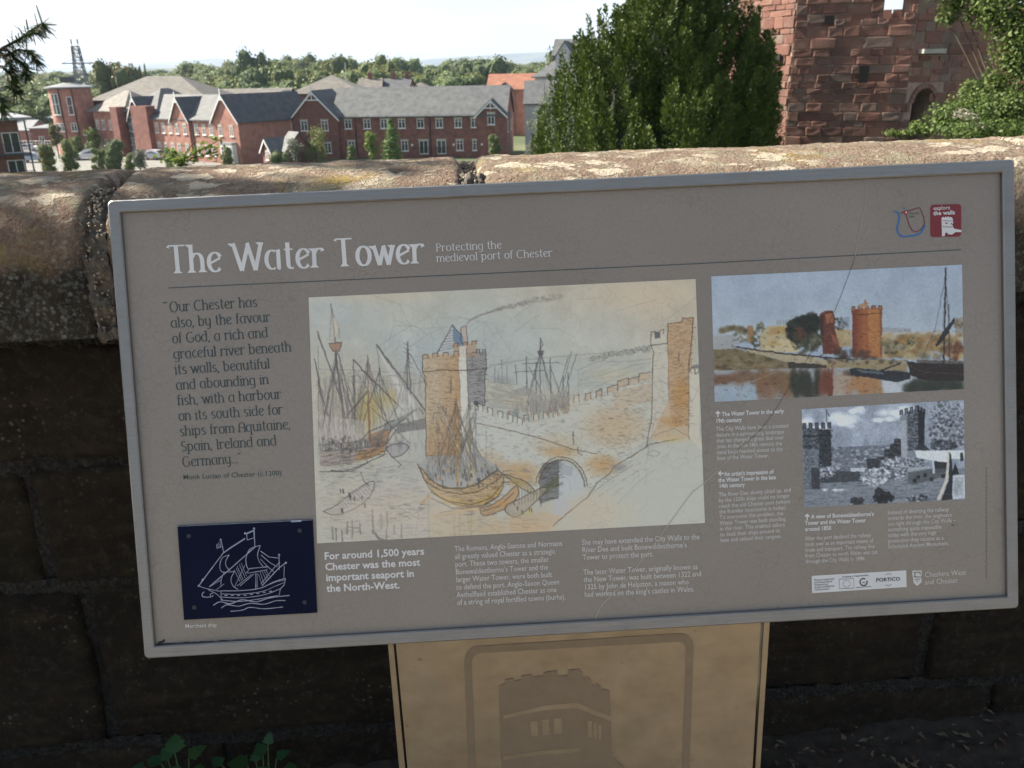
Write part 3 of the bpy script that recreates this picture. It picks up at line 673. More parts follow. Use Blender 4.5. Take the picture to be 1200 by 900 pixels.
lines_mesh('engraving_lettering', ['After the port declined the railway', 'took over as an important means of', 'trade and transport. The railway line', 'from Chester to north Wales was cut', 'through the City Walls in 1846.'], (944.5, 634), (945, 661), 3, (1029.5, 649.5), f0, INK_S, size=7.3 * PX)
lines_mesh('railway_lettering', ['Instead of diverting the railway', 'towards the river, the engineers', 'cut right through the City Walls \u2013', 'something quite impossible', 'today with the very high', 'protection they receive as a', 'Scheduled Ancient Monument.'], (1041.5, 603.5), (1042, 643.5), 0, (1113.5, 599.5), f0, INK_S, size=7.3 * PX)
lines_mesh('council_lettering', ['Cheshire West', 'and Chester'], (1085, 677.3), (1085, 686), 0, (1133.5, 674.3), lambda s: font_text(s, -.004), INK_S, size=9.4 * PX)
def arrow(u, v, up):
    P = [(-.6, -4), (.6, -4), (.6, 0), (3, 0), (0, 3.6), (-3, 0), (-.6, 0)]
    P = [(p[0] * 1.2, p[1]) for p in P]
    if not up: P = [(-p[1], p[0]) for p in P]
    flatpoly('arrow_symbol', [(u + p[0], v - p[1]) for p in P], INK_W, TZ)
arrow(842, 485, True); arrow(845.5, 555.2, False); arrow(947, 606, True)
strokes('rule_line', [([(196, 337.3), (500, 323.5), (820, 308.6), (1128, 292.3)], .9)], INK_G, TZ)
strokes('credit_line', [([(1157.5 + .4 * math.sin(i * 9), 548 + i * 4.4), (1157.6, 550.6 + i * 4.4)], 1.0) for i in range(30)], flat('faded_ink', (.10, .09, .085), .5), TZ)
# scratches across the print
r_ = random.Random(4)
def curve(pts, n=10):
    out = []; P = [pts[0]] + pts + [pts[-1]]
    for i in range(1, len(P) - 2):
        for j in range(n):
            t = j / n; a, b, c_, d = [Vector(q) for q in P[i - 1:i + 3]]
            out.append(tuple(.5 * ((2 * b) + (-a + c_) * t + (2 * a - 5 * b + 4 * c_ - d) * t * t + (-a + 3 * b - 3 * c_ + d) * t ** 3)))
    return out + [tuple(pts[-1])]
strokes('pale_scratch', [(curve([(697, 728), (706, 710), (727, 688), (752, 658), (782, 618), (810, 580), (826, 566), (880, 515)]), .75)], flat('scratch_pale', (.42, .37, .29), .6), TZ + .0005)
strokes('dark_scratch', [(curve([(866, 527), (897, 498), (930, 447), (960, 400), (980, 362), (1000, 310), (1003, 300)]), .5)], flat('scratch_dark', (.09, .08, .07), .6), TZ + .0005)
strokes('pale_scratch', [(curve([(1003, 300), (1010, 265), (1015, 240), (1016, 215)]), .45)], MATS['scratch_pale'], TZ + .0005)
# ---------------------------------------------------------------- printed pictures (drawn here, stored as colour on a fine grid)
def lat(shape, sc_, seed, octv=4):
    """smooth value noise 0..1"""
    r = np.random.default_rng(seed); h, w_ = shape; out = np.zeros(shape); amp = 1; tot = 0; s = sc_
    for o in range(octv):
        gh, gw = int(h / s) + 3, int(w_ / s) + 3; g = r.random((gh, gw))
        y = np.arange(h) / s; x = np.arange(w_) / s; yi = y.astype(int); xi = x.astype(int); fy = y - yi; fx = x - xi
        fy = fy * fy * (3 - 2 * fy); fx = fx * fx * (3 - 2 * fx)
        a = g[yi][:, xi]; b = g[yi][:, xi + 1]; c_ = g[yi + 1][:, xi]; d = g[yi + 1][:, xi + 1]
        out += amp * ((a * (1 - fx) + b * fx) * (1 - fy)[:, None] + (c_ * (1 - fx) + d * fx) * fy[:, None]); tot += amp; amp *= .55; s = max(1, s / 2)
    return out / tot
class Cv:
    def __init__(s, u0, v0, u1, v1, S, bg):
        s.u0, s.v0, s.S = u0, v0, S; s.w, s.h = int((u1 - u0) * S), int((v1 - v0) * S)
        s.a = np.ones((s.h, s.w, 3)) * np.array(bg, float); s.r = random.Random(5)
    def T(s, pts): return np.array([((p[0] - s.u0) * s.S, (p[1] - s.v0) * s.S) for p in pts])
    def warp(s, amt, sc_):
        dx, dy = (lat((s.h, s.w), sc_, 71, 3) - .5) * amt * 2 * s.S, (lat((s.h, s.w), sc_, 72, 3) - .5) * amt * 2 * s.S
        Y, X = np.mgrid[0:s.h, 0:s.w]; s.a = s.a[np.clip((Y + dy).astype(int), 0, s.h - 1), np.clip((X + dx).astype(int), 0, s.w - 1)]
    def blend(s, y0, x0, m, c, al):
        sub = s.a[y0:y0 + m.shape[0], x0:x0 + m.shape[1]]
        m = (m * al)[..., None]; sub[:] = sub * (1 - m) + np.array(c, float) * m
    def mask(s, pts):
        P = s.T(pts); x0, y0 = np.floor(P.min(0)).astype(int) - 1; x1, y1 = np.ceil(P.max(0)).astype(int) + 1
        x0, y0 = max(0, x0), max(0, y0); x1, y1 = min(s.w, x1), min(s.h, y1)
        if x1 <= x0 or y1 <= y0: return None
        X, Y = np.meshgrid(np.arange(x0, x1) + .5, np.arange(y0, y1) + .5); ins = np.zeros(X.shape, bool); n = len(P)
        for i in range(n):
            (xa, ya), (xb, yb) = P[i], P[(i + 1) % n]
            if ya == yb: continue
            ins ^= ((ya > Y) != (yb > Y)) & (X < (xb - xa) * (Y - ya) / (yb - ya) + xa)
        return y0, x0, ins.astype(float)
    def poly(s, pts, c, al=1.0, tex=0.0, sc_=6, fade=None):
        r = s.mask(pts)
        if r is None: return
        y0, x0, m = r
        if tex: m = m * np.clip(1 - tex + 2 * tex * lat(m.shape, sc_ * s.S / 2, s.r.randrange(999)), 0, 1)
        if fade:                                  # fade = (axis, from, to) in 0..1 of the bounding box
            g = np.linspace(fade[1], fade[2], m.shape[0 if fade[0] == 'y' else 1]); m = m * np.clip(g[:, None] if fade[0] == 'y' else g[None, :], 0, 1)
        s.blend(y0, x0, m, c, al)
    def seg(s, p, q, wd, c, al):
        P = s.T([p, q]); r = wd * s.S / 2 + 1; x0, y0 = np.floor(P.min(0) - r).astype(int); x1, y1 = np.ceil(P.max(0) + r).astype(int)
        x0, y0 = max(0, x0), max(0, y0); x1, y1 = min(s.w, x1), min(s.h, y1)
        if x1 <= x0 or y1 <= y0: return
        X, Y = np.meshgrid(np.arange(x0, x1) + .5, np.arange(y0, y1) + .5); d = P[1] - P[0]; L2 = (d ** 2).sum() + 1e-9
        t = np.clip(((X - P[0][0]) * d[0] + (Y - P[0][1]) * d[1]) / L2, 0, 1); D = np.hypot(X - P[0][0] - t * d[0], Y - P[0][1] - t * d[1])
        s.blend(y0, x0, np.clip(wd * s.S / 2 + .5 - D, 0, 1), c, al)
    def line(s, pts, wd=.7, c=(70, 72, 76), al=.8, wob=.0):
        pts = [(p[0] + s.r.uniform(-wob, wob), p[1] + s.r.uniform(-wob, wob)) for p in pts]
        for a, b in zip(pts, pts[1:]): s.seg(a, b, wd * 1.12, tuple(q * .86 for q in c), min(1, al * 1.2) * s.r.uniform(.8, 1))
    def blob(s, u, v, ru, rv, c, al):
        P = s.T([(u, v)])[0]; a, b = ru * s.S, rv * s.S
        x0, x1, y0, y1 = max(0, int(P[0] - a)), min(s.w, int(P[0] + a)), max(0, int(P[1] - b)), min(s.h, int(P[1] + b))
        if x1 <= x0 or y1 <= y0: return
        X, Y = np.meshgrid(np.arange(x0, x1), np.arange(y0, y1)); d = ((X - P[0]) / a) ** 2 + ((Y - P[1]) / b) ** 2
        n = lat(d.shape, 8 * s.S / 3, s.r.randrange(999)); s.blend(y0, x0, np.clip(1 - d - .5 * (n - .5), 0, 1) ** 1.2, c, al)
    def tree(s, u, v, r, cs, n=30, rs=.35):
        for _ in range(n):
            a = s.r.uniform(0, 6.28); q = r * math.sqrt(s.r.random()); s.blob(u + q * math.cos(a), v + q * math.sin(a) * .85, r * rs * s.r.uniform(.6, 1.3), r * rs * s.r.uniform(.5, 1.1), s.r.choice(cs), .8)
    def bricks(s, pts, c=(80, 78, 78), al=.35, dy=2.6, dx=4.5, keep=.6):
        """masonry strokes inside a polygon"""
        P = np.array(pts); x0, y0 = P.min(0); x1, y1 = P.max(0); y = y0; row = 0
        def inside(u, v):
            k = False; n = len(pts)
            for i in range(n):
                (xa, ya), (xb, yb) = pts[i], pts[(i + 1) % n]
                if (ya > v) != (yb > v) and u < (xb - xa) * (v - ya) / (yb - ya) + xa: k = not k
            return k
        while y < y1:
            x = x0 + (row % 2) * dx / 2
            while x < x1:
                if s.r.random() < keep and inside(x, y) and inside(x + dx * .9, y):
                    s.seg((x, y), (x + dx * .85, y + s.r.uniform(-.2, .2)), .4, c, al * s.r.uniform(.4, 1))
                    if s.r.random() < .5: s.seg((x, y), (x, y + dy * .8), .4, c, al * .7)
                x += dx * s.r.uniform(.8, 1.2)
            y += dy * s.r.uniform(.85, 1.1); row += 1
    def merlons(s, p, q, n, h, c, al=.8, lw=.6, fill=None):
        du, dv = (q[0] - p[0]) / n, (q[1] - p[1]) / n
        for i in range(n):
            if i % 2: continue
            a = (p[0] + du * i, p[1] + dv * i); b = (a[0] + du, a[1] + dv)
            if fill: s.poly([a, (a[0], a[1] - h), (b[0], b[1] - h), b], fill, .9)
            s.line([a, (a[0], a[1] - h), (b[0], b[1] - h), b], lw, c, al)
    def get(s, u, v):
        x = np.clip((u - s.u0) * s.S - .5, 0, s.w - 1.001); y = np.clip((v - s.v0) * s.S - .5, 0, s.h - 1.001)
        xi, yi = x.astype(int), y.astype(int); fx, fy = (x - xi)[..., None], (y - yi)[..., None]; a = s.a
        return (a[yi, xi] * (1 - fx) + a[yi, xi + 1] * fx) * (1 - fy) + (a[yi + 1, xi] * (1 - fx) + a[yi + 1, xi + 1] * fx) * fy
def blur(a, k):
    for _ in range(k):
        a = (a + np.roll(a, 1, 0) + np.roll(a, -1, 0)) / 3; a = (a + np.roll(a, 1, 1) + np.roll(a, -1, 1)) / 3
    return a
k = N('printed_picture'); at_ = k.n('VertexColor'); at_.layer_name = 'print'; co = k.coord()
v_ = k.n('TexVoronoi'); v_.feature = 'DISTANCE_TO_EDGE'; v_.inputs['Scale'].default_value = 48
wv = k.n('TexNoise'); wv.inputs['Scale'].default_value = 25; a_ = k.n('VectorMath', operation='ADD'); s_ = k.n('VectorMath', operation='SCALE'); s_.inputs['Scale'].default_value = .05
k.l(co, wv.inputs['Vector']); k.l(wv.outputs['Color'], s_.inputs[0]); k.l(co, a_.inputs[0]); k.l(s_.outputs[0], a_.inputs[1]); k.l(a_.outputs[0], v_.inputs['Vector'])
ck = k.math('MULTIPLY', k.ramp(v_.outputs['Distance'], [(0, 1), (.022, 0)]), k.ramp(k.noise(co, 7, 3), [(.4, .1), (.65, .8)]))
k.col(k.mix(k.math('MULTIPLY', ck, .30), at_.outputs['Color'], (.10, .11, .11))); k.set(Roughness=.36); k.bump(ck, .0003)
PRINT = k.m
GAIN = 1.38
def picture(name, cv, quad, nx, ny, label=None, z=PZ + .0002, sat=1.0, gain=GAIN):
    c4 = [np.array(bd(*p)) for p in quad]         # TL TR BR BL
    s_ = np.linspace(0, 1, nx)[None, :, None]; t_ = np.linspace(0, 1, ny)[:, None, None]
    P = (c4[0] * (1 - s_) + c4[1] * s_) * (1 - t_) + (c4[3] * (1 - s_) + c4[2] * s_) * t_
    P3 = np.concatenate([P, np.zeros((ny, nx, 1))], 2).reshape(-1, 3)
    M = np.array(BMAT); Wp = P3 @ M[:3, :3].T + M[:3, 3]; q = (Wp - CAM) @ RC; U = 600 + F * q[:, 0] / q[:, 2]; Vv = 450 + F * q[:, 1] / q[:, 2]
    px8 = np.clip(cv.get(U, Vv), 0, 255); px8 = px8.mean(1, keepdims=True) * (1 - sat) + px8 * sat; colr = np.clip(s2l(px8) * gain, 0, .9)
    i = np.arange((ny - 1) * (nx - 1)); j = i // (nx - 1) * nx + i % (nx - 1)
    me = mesh_np(name, P3, np.stack([j, j + nx, j + nx + 1, j + 1], 1))
    ca = me.color_attributes.new('print', 'FLOAT_COLOR', 'POINT'); ca.data.foreach_set('color', np.concatenate([colr, np.ones((len(colr), 1))], 1).astype(np.float32).ravel())
    o = bpart(name, me, PRINT, None, z)
    if label: o['label'] = label
    return o

# --- pen and wash harbour drawing
c = Cv(358, 322, 832, 642, 3, (166, 174, 166))
for u, v, ru, rv, cc, al in [(420, 380, 80, 60, (158, 176, 184), .8), (520, 400, 90, 60, (150, 172, 184), .8), (630, 420, 120, 60, (158, 176, 180), .7), (700, 345, 160, 36, (176, 172, 152), .8), (790, 360, 60, 60, (180, 172, 150), .8),
                             (400, 440, 70, 50, (172, 174, 160), .7), (420, 470, 80, 40, (168, 172, 160), .5), (440, 590, 110, 60, (172, 172, 160), .9), (740, 590, 120, 60, (166, 180, 180), .9), (790, 610, 60, 50, (160, 178, 188), .8), (640, 620, 80, 30, (178, 172, 152), .7),
                             (480, 360, 60, 30, (172, 176, 164), .7), (700, 400, 60, 30, (172, 178, 168), .6), (590, 380, 60, 40, (160, 176, 178), .5)]:
    c.blob(u, v, ru * 1.4, rv * 1.4, cc, al)
n = lat((c.h, c.w), 60, 3, 5); c.a += (n[..., None] - .5) * 22; n = lat((c.h, c.w), 5, 4, 2); c.a += (n[..., None] - .5) * 9
INK = (78, 72, 70); BR = (112, 84, 56); OR = (186, 132, 66); TAN = (186, 160, 120); GR = (122, 126, 132)
# smoke
for i in range(150):
    t = i / 149; u = 546 + 112 * t + c.r.uniform(-3, 3) * t; v = 380 - 34 * t ** .6 + c.r.uniform(-4, 4) * t; c.blob(u, v, 1.6 + 4.5 * t * c.r.random(), 1.2 + 2.6 * t * c.r.random(), (112, 106, 104), .42 - .25 * t)
c.blob(655, 338, 22, 7, (150, 142, 132), .4)
# far shore, hills
c.line([(372, 433), (400, 433), (430, 435), (470, 436), (500, 441)], .6, GR, .6); c.line([(372, 445), (410, 447), (470, 452), (500, 448)], .5, GR, .4)
c.line([(568, 432), (590, 425), (640, 419), (700, 414), (765, 408)], .6, GR, .6)
c.poly([(370, 434), (500, 440), (500, 500), (372, 500)], (170, 166, 148), .35, .4)
for i in range(26):
    u, v, q = 692 + i * 2.8 + c.r.uniform(-1, 1), 420 - i * .45 + c.r.uniform(-2, 1), c.r.uniform(2, 5.5); c.blob(u, v, q, q, (140, 150, 140), .5)
    for _ in range(7): a = c.r.uniform(0, 6.28); c.line([(u + q * .7 * math.cos(a), v + q * .7 * math.sin(a)), (u + q * .7 * math.cos(a + .8), v + q * .7 * math.sin(a + .8))], .45, (96, 102, 104), .6)
c.line([(676, 434), (700, 424), (730, 424), (765, 420)], .6, GR, .5); c.line([(680, 446), (710, 438), (735, 430), (765, 424)], .6, GR, .5)
for i in range(14): c.line([(676 + c.r.uniform(0, 20), 436 + i * 2.4), (704 + c.r.uniform(0, 28), 434 + i * 2.2)], .4, GR, .35)
c.blob(720, 440, 40, 12, (186, 178, 140), .5)
# water texture and slipway strokes
for i in range(160):
    u, v = c.r.uniform(374, 500), c.r.uniform(535, 632); c.line([(u, v), (u + c.r.uniform(4, 18), v + c.r.uniform(-1, 1))], .4, (134, 142, 150), .28)
c.poly([(455, 530), (500, 500), (500, 625), (430, 632), (400, 600)], (168, 178, 186), .35, .5)
# yellow washes
c.blob(432, 478, 22, 26, (184, 164, 70), .75); c.blob(458, 466, 20, 13, (180, 166, 84), .7); c.blob(424, 500, 16, 22, (186, 160, 80), .5)
# --- round tower by the river
TWL = [(496, 415), (537, 415), (539, 470), (541, 538), (520, 546), (500, 538), (498, 470)]
c.poly(TWL, (188, 166, 126), .9, .5, 10); c.poly([(512, 417), (538, 417), (541, 538), (516, 544)], (180, 132, 80), .8, .8, 12, ('x', .15, 1)); c.poly([(498, 490), (541, 490), (541, 542), (500, 540)], (172, 132, 80), .9, .7, 10, ('y', 0, 1))
c.poly([(537, 406), (546, 406), (549, 478), (539, 520)], (196, 200, 194), .85); c.poly([(546, 412), (569, 413), (568, 476), (549, 482)], (134, 136, 140), .9, .3)
c.poly([(531, 404), (558, 402), (559, 418), (531, 418)], (170, 138, 104), .8, .3); c.poly([(538, 404), (546, 403), (547, 430), (539, 430)], (192, 196, 190), .8)
c.bricks(TWL, (120, 84, 50), .6, 2.4, 4, .75); c.bricks([(546, 412), (569, 413), (568, 476), (549, 482)], (70, 72, 80), .6, 2.4, 4, .8)
c.poly([(512, 414), (530, 381), (548, 402), (540, 404), (525, 406), (516, 416)], (168, 178, 186), .9); c.poly([(530, 381), (548, 402), (538, 405), (531, 400)], (88, 128, 170), .9)
for i in range(9): c.line([(530 - i * 2, 384 + i * 3.4), (530 + min(i * 2.1, 16), 384 + i * 2.4)], .5, (64, 84, 110), .7)
c.line([(512, 414), (530, 381), (548, 402)], .8, INK, .9)
c.poly([(540, 383), (546, 382), (548, 402), (543, 402)], (176, 160, 150), .9); c.line([(540, 402), (540, 383), (546, 382), (548, 402)], .7, INK, .8)
c.line([(496, 436), (516, 433.5), (545, 434), (569, 432)], .9, (90, 66, 44), .9); c.line([(495, 420), (495, 436), (498, 440), (499, 538)], .8, INK, .85); c.line([(538, 436), (541, 530)], .6, BR, .7); c.line([(546, 408), (549, 480)], .7, INK, .7)
c.line([(569, 413), (570, 432), (568, 436), (568, 476)], .9, INK, .9); c.merlons((495, 420), (537, 416), 7, 4.5, INK, .9, .7, (178, 152, 116)); c.merlons((531, 407), (558, 403), 5, 4, INK, .9, .7, (176, 130, 96)); c.merlons((558, 414), (569, 414), 3, 4.5, INK, .9, .7, (140, 138, 140))
c.line([(528, 444), (528, 462)], .8, INK, .8); c.line([(522, 478), (522, 488)], .8, INK, .7); c.poly([(555, 478), (555, 472), (558, 469), (561, 472), (561, 480)], (70, 74, 84), .8)
c.poly([(499, 534), (542, 534), (560, 545), (556, 552), (500, 545)], (120, 96, 60), .6, .5)
# --- curtain wall with merlons stepping up
WT = [(552, 470), (560, 478), (590, 488), (612, 497), (640, 492), (652, 488), (652, 470), (685, 464), (685, 457), (712, 455), (724, 448), (748, 446), (748, 438), (764, 438)]
WB = [(764, 512), (735, 530), (715, 542), (700, 560), (690, 572), (684, 556), (672, 542), (655, 538), (640, 541), (632, 552), (632, 584), (612, 574), (590, 560), (552, 545)]
c.poly(WT + WB, (176, 184, 176), .9, .2); c.poly([(552, 476), (640, 500), (640, 540), (600, 560), (552, 545)], (174, 186, 188), .6, .3)
for u, v, ru, rv, al in [(612, 556, 26, 20, .8), (655, 530, 30, 9, .7), (706, 545, 26, 16, .85), (590, 550, 22, 12, .55), (650, 520, 40, 14, .3), (720, 500, 40, 30, .3), (570, 540, 26, 16, .4)]: c.blob(u, v, ru, rv, (190, 146, 78), al)
c.bricks([(700, 470), (764, 450), (764, 512), (735, 528), (700, 530)], (124, 100, 76), .45, 2.4, 4.5, .55); c.bricks([(560, 480), (700, 500), (700, 520), (560, 500)], (120, 108, 92), .4, 2.6, 4.5, .4)
c.bricks([(556, 505), (640, 520), (632, 545), (600, 560), (556, 545)], (120, 116, 104), .35, 2.6, 4.5, .35)
c.merlons((560, 480), (612, 498), 9, 7, INK, .8, .7, (186, 190, 182)); c.merlons((614, 495), (654, 488), 7, 8, INK, .8, .7, (184, 180, 164))
c.merlons((645, 478), (686, 470), 6, 9, INK, .8, .7, (186, 182, 166)); c.merlons((686, 470), (712, 462), 4, 8, INK, .8, .7, (182, 164, 138)); c.poly([(652, 470), (668, 466), (668, 482), (660, 486)], (150, 122, 96), .6)
for a, b, h in [((712, 462), (724, 458), 8), ((724, 456), (737, 452), 9), ((737, 452), (749, 448), 7), ((749, 447), (764, 445), 9)]:
    c.poly([a, (a[0], a[1] - h), (b[0], b[1] - h), b], (182, 160, 130), .8, .3); c.line([a, (a[0], a[1] - h), (b[0], b[1] - h), b], .7, INK, .75)
c.poly([(720, 460), (764, 448), (764, 470), (720, 480)], (180, 158, 124), .55, .3)
c.line([(558, 496), (600, 505), (640, 516), (672, 527), (700, 532)], .7, BR, .8); c.line([(672, 506), (672, 521)], .9, INK, .8); c.line([(677, 524), (677, 531), (683, 534)], .7, INK, .7)
# arch
c.poly([(632, 584), (632, 552), (638, 543), (655, 539), (655, 560), (655, 584), (634, 590)], (112, 118, 124), .95, .2); c.poly([(655, 540), (668, 545), (680, 556), (686, 570), (684, 580), (670, 590), (655, 585)], (164, 180, 192), .95)
c.poly([(632, 572), (655, 558), (655, 570), (632, 584)], (92, 108, 70), .8, .3); c.poly([(655, 541), (672, 548), (670, 558), (656, 556)], (140, 156, 172), .8, .4)
for i in range(16): c.line([(633, 545 + i * 2.2), (654, 541 + i * 1.5)], .4, (64, 66, 72), .5)
for w_, rr in ((1.0, 0), (.7, 3.4)): c.line([(658 + (27 + rr) * math.cos(a), 572 - (33 + rr) * math.sin(a) ** 1.0) for a in np.linspace(.05, 3.0, 24)], w_, (96, 74, 52), .85)
for a in np.linspace(.1, 2.9, 22): c.line([(658 + 27 * math.cos(a), 572 - 33 * math.sin(a)), (658 + 30.5 * math.cos(a), 572 - 36.5 * math.sin(a))], .4, BR, .6)
# bank
c.poly([(645, 626), (665, 604), (690, 582), (712, 560), (745, 540), (770, 524), (806, 514), (826, 520), (828, 616), (645, 626)], (170, 180, 172), .9, .15); c.blob(690, 600, 40, 30, (180, 172, 150), .6)
c.line([(648, 618), (662, 604), (688, 584), (700, 566), (714, 556), (722, 546), (742, 534), (762, 521), (800, 513)], .9, BR, .85, .6); c.line([(655, 612), (700, 572), (742, 545)], .5, BR, .5, 1)
for i in range(12): c.line([(700 + i * 3, 566 - i * 2.2), (708 + i * 3, 568 - i * 2.4)], .5, GR, .6, 1)
c.blob(725, 548, 12, 6, (126, 128, 136), .7); c.line([(758, 532), (766, 528), (774, 531), (770, 535), (760, 534)], .6, GR, .7)
# --- right hand tower
c.poly([(763, 392), (783, 388), (784, 500), (764, 512)], (182, 182, 168), .95, .1); c.poly([(784, 468), (809, 468), (808, 514), (762, 516)], (186, 160, 120), .8, .6, 8)
RT = [(783, 379), (800, 377), (800, 373), (813, 372), (811, 440), (809, 500), (788, 500), (784, 470)]
c.poly(RT, (190, 164, 126), .9, .4, 12); c.poly(RT, (184, 134, 78), .5, 1.0, 12); c.blob(799, 462, 14, 26, (192, 138, 56), .9); c.blob(788, 494, 22, 9, (190, 138, 66), .8)
c.bricks(RT, (116, 84, 60), .55, 2.2, 4, .75); c.bricks([(764, 400), (783, 396), (784, 500), (765, 512)], (120, 118, 116), .4, 2.4, 4, .5)
c.line([(763, 405), (783, 402), (783, 379), (800, 377), (800, 373), (813, 372), (811, 400), (808, 425), (808, 515)], .8, INK, .85); c.line([(763, 392), (763, 405), (766, 412), (765, 440), (764, 490), (758, 524)], .8, INK, .8)
c.line([(783, 388), (784, 470)], .6, BR, .6); c.merlons((763, 394), (783, 390), 4, 5, INK, .9, .7, (176, 168, 150)); c.poly([(767, 389), (773, 388), (774, 396), (768, 397)], (84, 86, 96), .9); c.line([(796, 414), (796, 424)], .9, INK, .9)
c.poly([(808, 434), (820, 430), (820, 500), (824, 530), (808, 512)], (186, 186, 172), .9); c.line([(809, 436), (811, 430), (814, 431), (815, 438), (819, 437), (820, 430)], .8, INK, .8); c.poly([(812, 428), (820, 427), (820, 432), (812, 432)], (100, 104, 112), .8); c.blob(816, 404, 3, 8, (150, 172, 110), .5)
c.line([(764, 512), (790, 502), (808, 512)], .6, BR, .5); c.blob(790, 515, 28, 6, (196, 176, 100), .5)
# --- ships
def mast(pts, w0, w1, cc, al=.9):
    for i in range(len(pts) - 1): c.seg(pts[i], pts[i + 1], w0 + (w1 - w0) * i / max(1, len(pts) - 2) if len(pts) > 2 else w0, cc, al)
mast([(387, 356), (390, 380), (392, 396), (393, 420), (397, 450), (401, 478), (404, 520)], .9, 3.2, (110, 102, 100)); c.line([(387, 356), (391, 372), (396, 386), (398, 396)], .6, INK, .7, .8); c.line([(388, 360), (386, 395)], .5, INK, .6)
c.poly([(386, 402), (400, 401), (397, 410), (389, 411)], (166, 118, 86), .9); c.line([(385, 402), (400, 401), (397, 411), (389, 411), (385, 402)], .8, INK, .9); c.poly([(389, 372), (392, 372), (396, 384), (392, 396)], (196, 182, 160), .7)
for p, q in [((371, 388), (400, 470)), ((371, 392), (395, 450)), ((368, 420), (382, 500)), ((368, 422), (390, 520)), ((372, 405), (373, 520)), ((393, 412), (374, 520)), ((394, 412), (386, 520)), ((396, 415), (412, 520)), ((397, 420), (424, 500)), ((395, 412), (378, 500)), ((396, 414), (418, 510)), ((413, 421), (470, 480)), ((412, 430), (452, 490)), ((413, 421), (414, 470)), ((441, 404), (498, 480)), ((442, 406), (496, 486)), ((441, 404), (450, 470)), ((478, 400), (476, 480)),
             ((444, 430), (447, 480)), ((430, 458), (396, 500)), ((430, 460), (400, 496)), ((488, 480), (440, 520)), ((478, 408), (484, 500)), ((430, 420), (455, 500)), ((431, 420), (410, 500)), ((413, 440), (416, 520)), ((444, 436), (470, 500)), ((444, 436), (424, 500)), ((468, 470), (448, 505)), ((372, 455), (400, 530)), ((480, 415), (500, 452)), ((425, 470), (480, 520))]:
    c.line([p, ((p[0] + q[0]) / 2 + c.r.uniform(-1, 1), (p[1] + q[1]) / 2), q], c.r.uniform(.5, 1.0), (86, 84, 94), .75)
for k_ in range(50):
    u = 373 + k_ * 1.05 + c.r.uniform(-1, 1); c.line([(u + c.r.uniform(-2, 4), c.r.uniform(440, 470)), (u, c.r.uniform(505, 525))], .4, (96, 92, 100), .4)
mast([(441, 404), (470, 443), (498, 482)], 1.8, 1.2, (100, 96, 104)); mast([(413, 421), (436, 446), (474, 482)], 1.6, 1.2, (100, 90, 84)); mast([(371, 388), (388, 436), (404, 486)], 1.6, 1.2, (104, 98, 104)); mast([(430, 417), (431, 470), (433, 518)], 1.2, 2.6, (140, 100, 62)); mast([(477, 401), (477, 450), (478, 500)], 1.1, 1.6, (96, 96, 106))
for i in range(6): c.line([(475 + c.r.uniform(-3, 1), 402 + i * 5), (481 + c.r.uniform(-1, 3), 406 + i * 5)], .5, INK, .6)
c.poly([(441, 408), (470, 446), (492, 478), (468, 478), (462, 450)], (188, 192, 196), .55, .3); c.poly([(373, 486), (428, 494), (428, 520), (374, 526)], (184, 184, 182), .6, .3); c.poly([(462, 440), (486, 470), (490, 492), (464, 488)], (186, 194, 198), .5)
for p in ([(374, 522), (420, 518), (432, 506), (462, 492)], [(374, 530), (424, 526), (452, 520), (458, 500)], [(388, 552), (410, 553), (430, 543), (429, 540)]): c.line(p, .9, INK, .8)
HL = [(374, 527), (424, 524), (448, 516), (452, 520), (446, 532), (424, 541), (392, 548), (374, 546)]
c.poly(HL, (160, 148, 140), .8, .3); c.poly([(418, 530), (450, 522), (450, 530), (430, 539), (415, 540)], (182, 134, 70), .95); c.poly([(430, 510), (452, 502), (458, 506), (452, 524), (434, 524)], (160, 106, 62), .7, .3); c.bricks(HL, (88, 78, 78), .7, 2, 6, .9); c.line([(374, 553), (402, 553), (424, 545), (450, 533), (453, 520), (464, 504)], .9, INK, .8)
for i in range(60): u = 374 + i * 1.25; c.line([(u, 518 - max(0, i - 30) * .3 + c.r.uniform(-3, 3)), (u + c.r.uniform(-1.5, 1.5), 528 - max(0, i - 30) * .3)], .7, (90, 92, 104), .6)
for k_ in range(9): c.line([(440 + k_ * 2.3, 512 - k_ * 1.2), (446 + k_ * 5.2, 500 - k_ * 2.6)], .6, (90, 110, 122), .7)
c.poly([(464, 498), (498, 490), (498, 502), (466, 508)], (118, 118, 122), .6, .4)
for i in range(20): c.line([(465 + i * 1.7, 498 - i * .4), (465 + i * 1.7, 508 - i * .3)], .6, (84, 84, 92), .6)
def boat(pts, fill, al=.8, ribs=0, ink=INK):
    pts = curve(pts + [pts[0]], 5)
    c.poly(pts, fill, al, .2); c.line(pts + [pts[0]], .8, ink, .85)
boat([(378, 600), (394, 592), (420, 572), (436, 564), (438, 570), (430, 585), (412, 598), (392, 604)], (170, 170, 168))
for i in range(12): c.line([(394 + i * 3.2, 590 - i * 1.8), (400 + i * 3.2, 598 - i * 1.9)], .6, GR, .8); c.blob(397 + i * 3, 588 - i * 1.9, 2.6, 2.4, (112, 116, 124), .6)
c.line([(422, 554), (426, 565), (432, 570)], .8, INK, .7)
boat([(452, 525), (465, 520), (478, 522), (475, 530), (460, 536)], (146, 150, 158)); c.blob(468, 520, 4, 6, (96, 102, 112), .7); c.line([(455, 532), (470, 545), (466, 548)], .6, INK, .7)
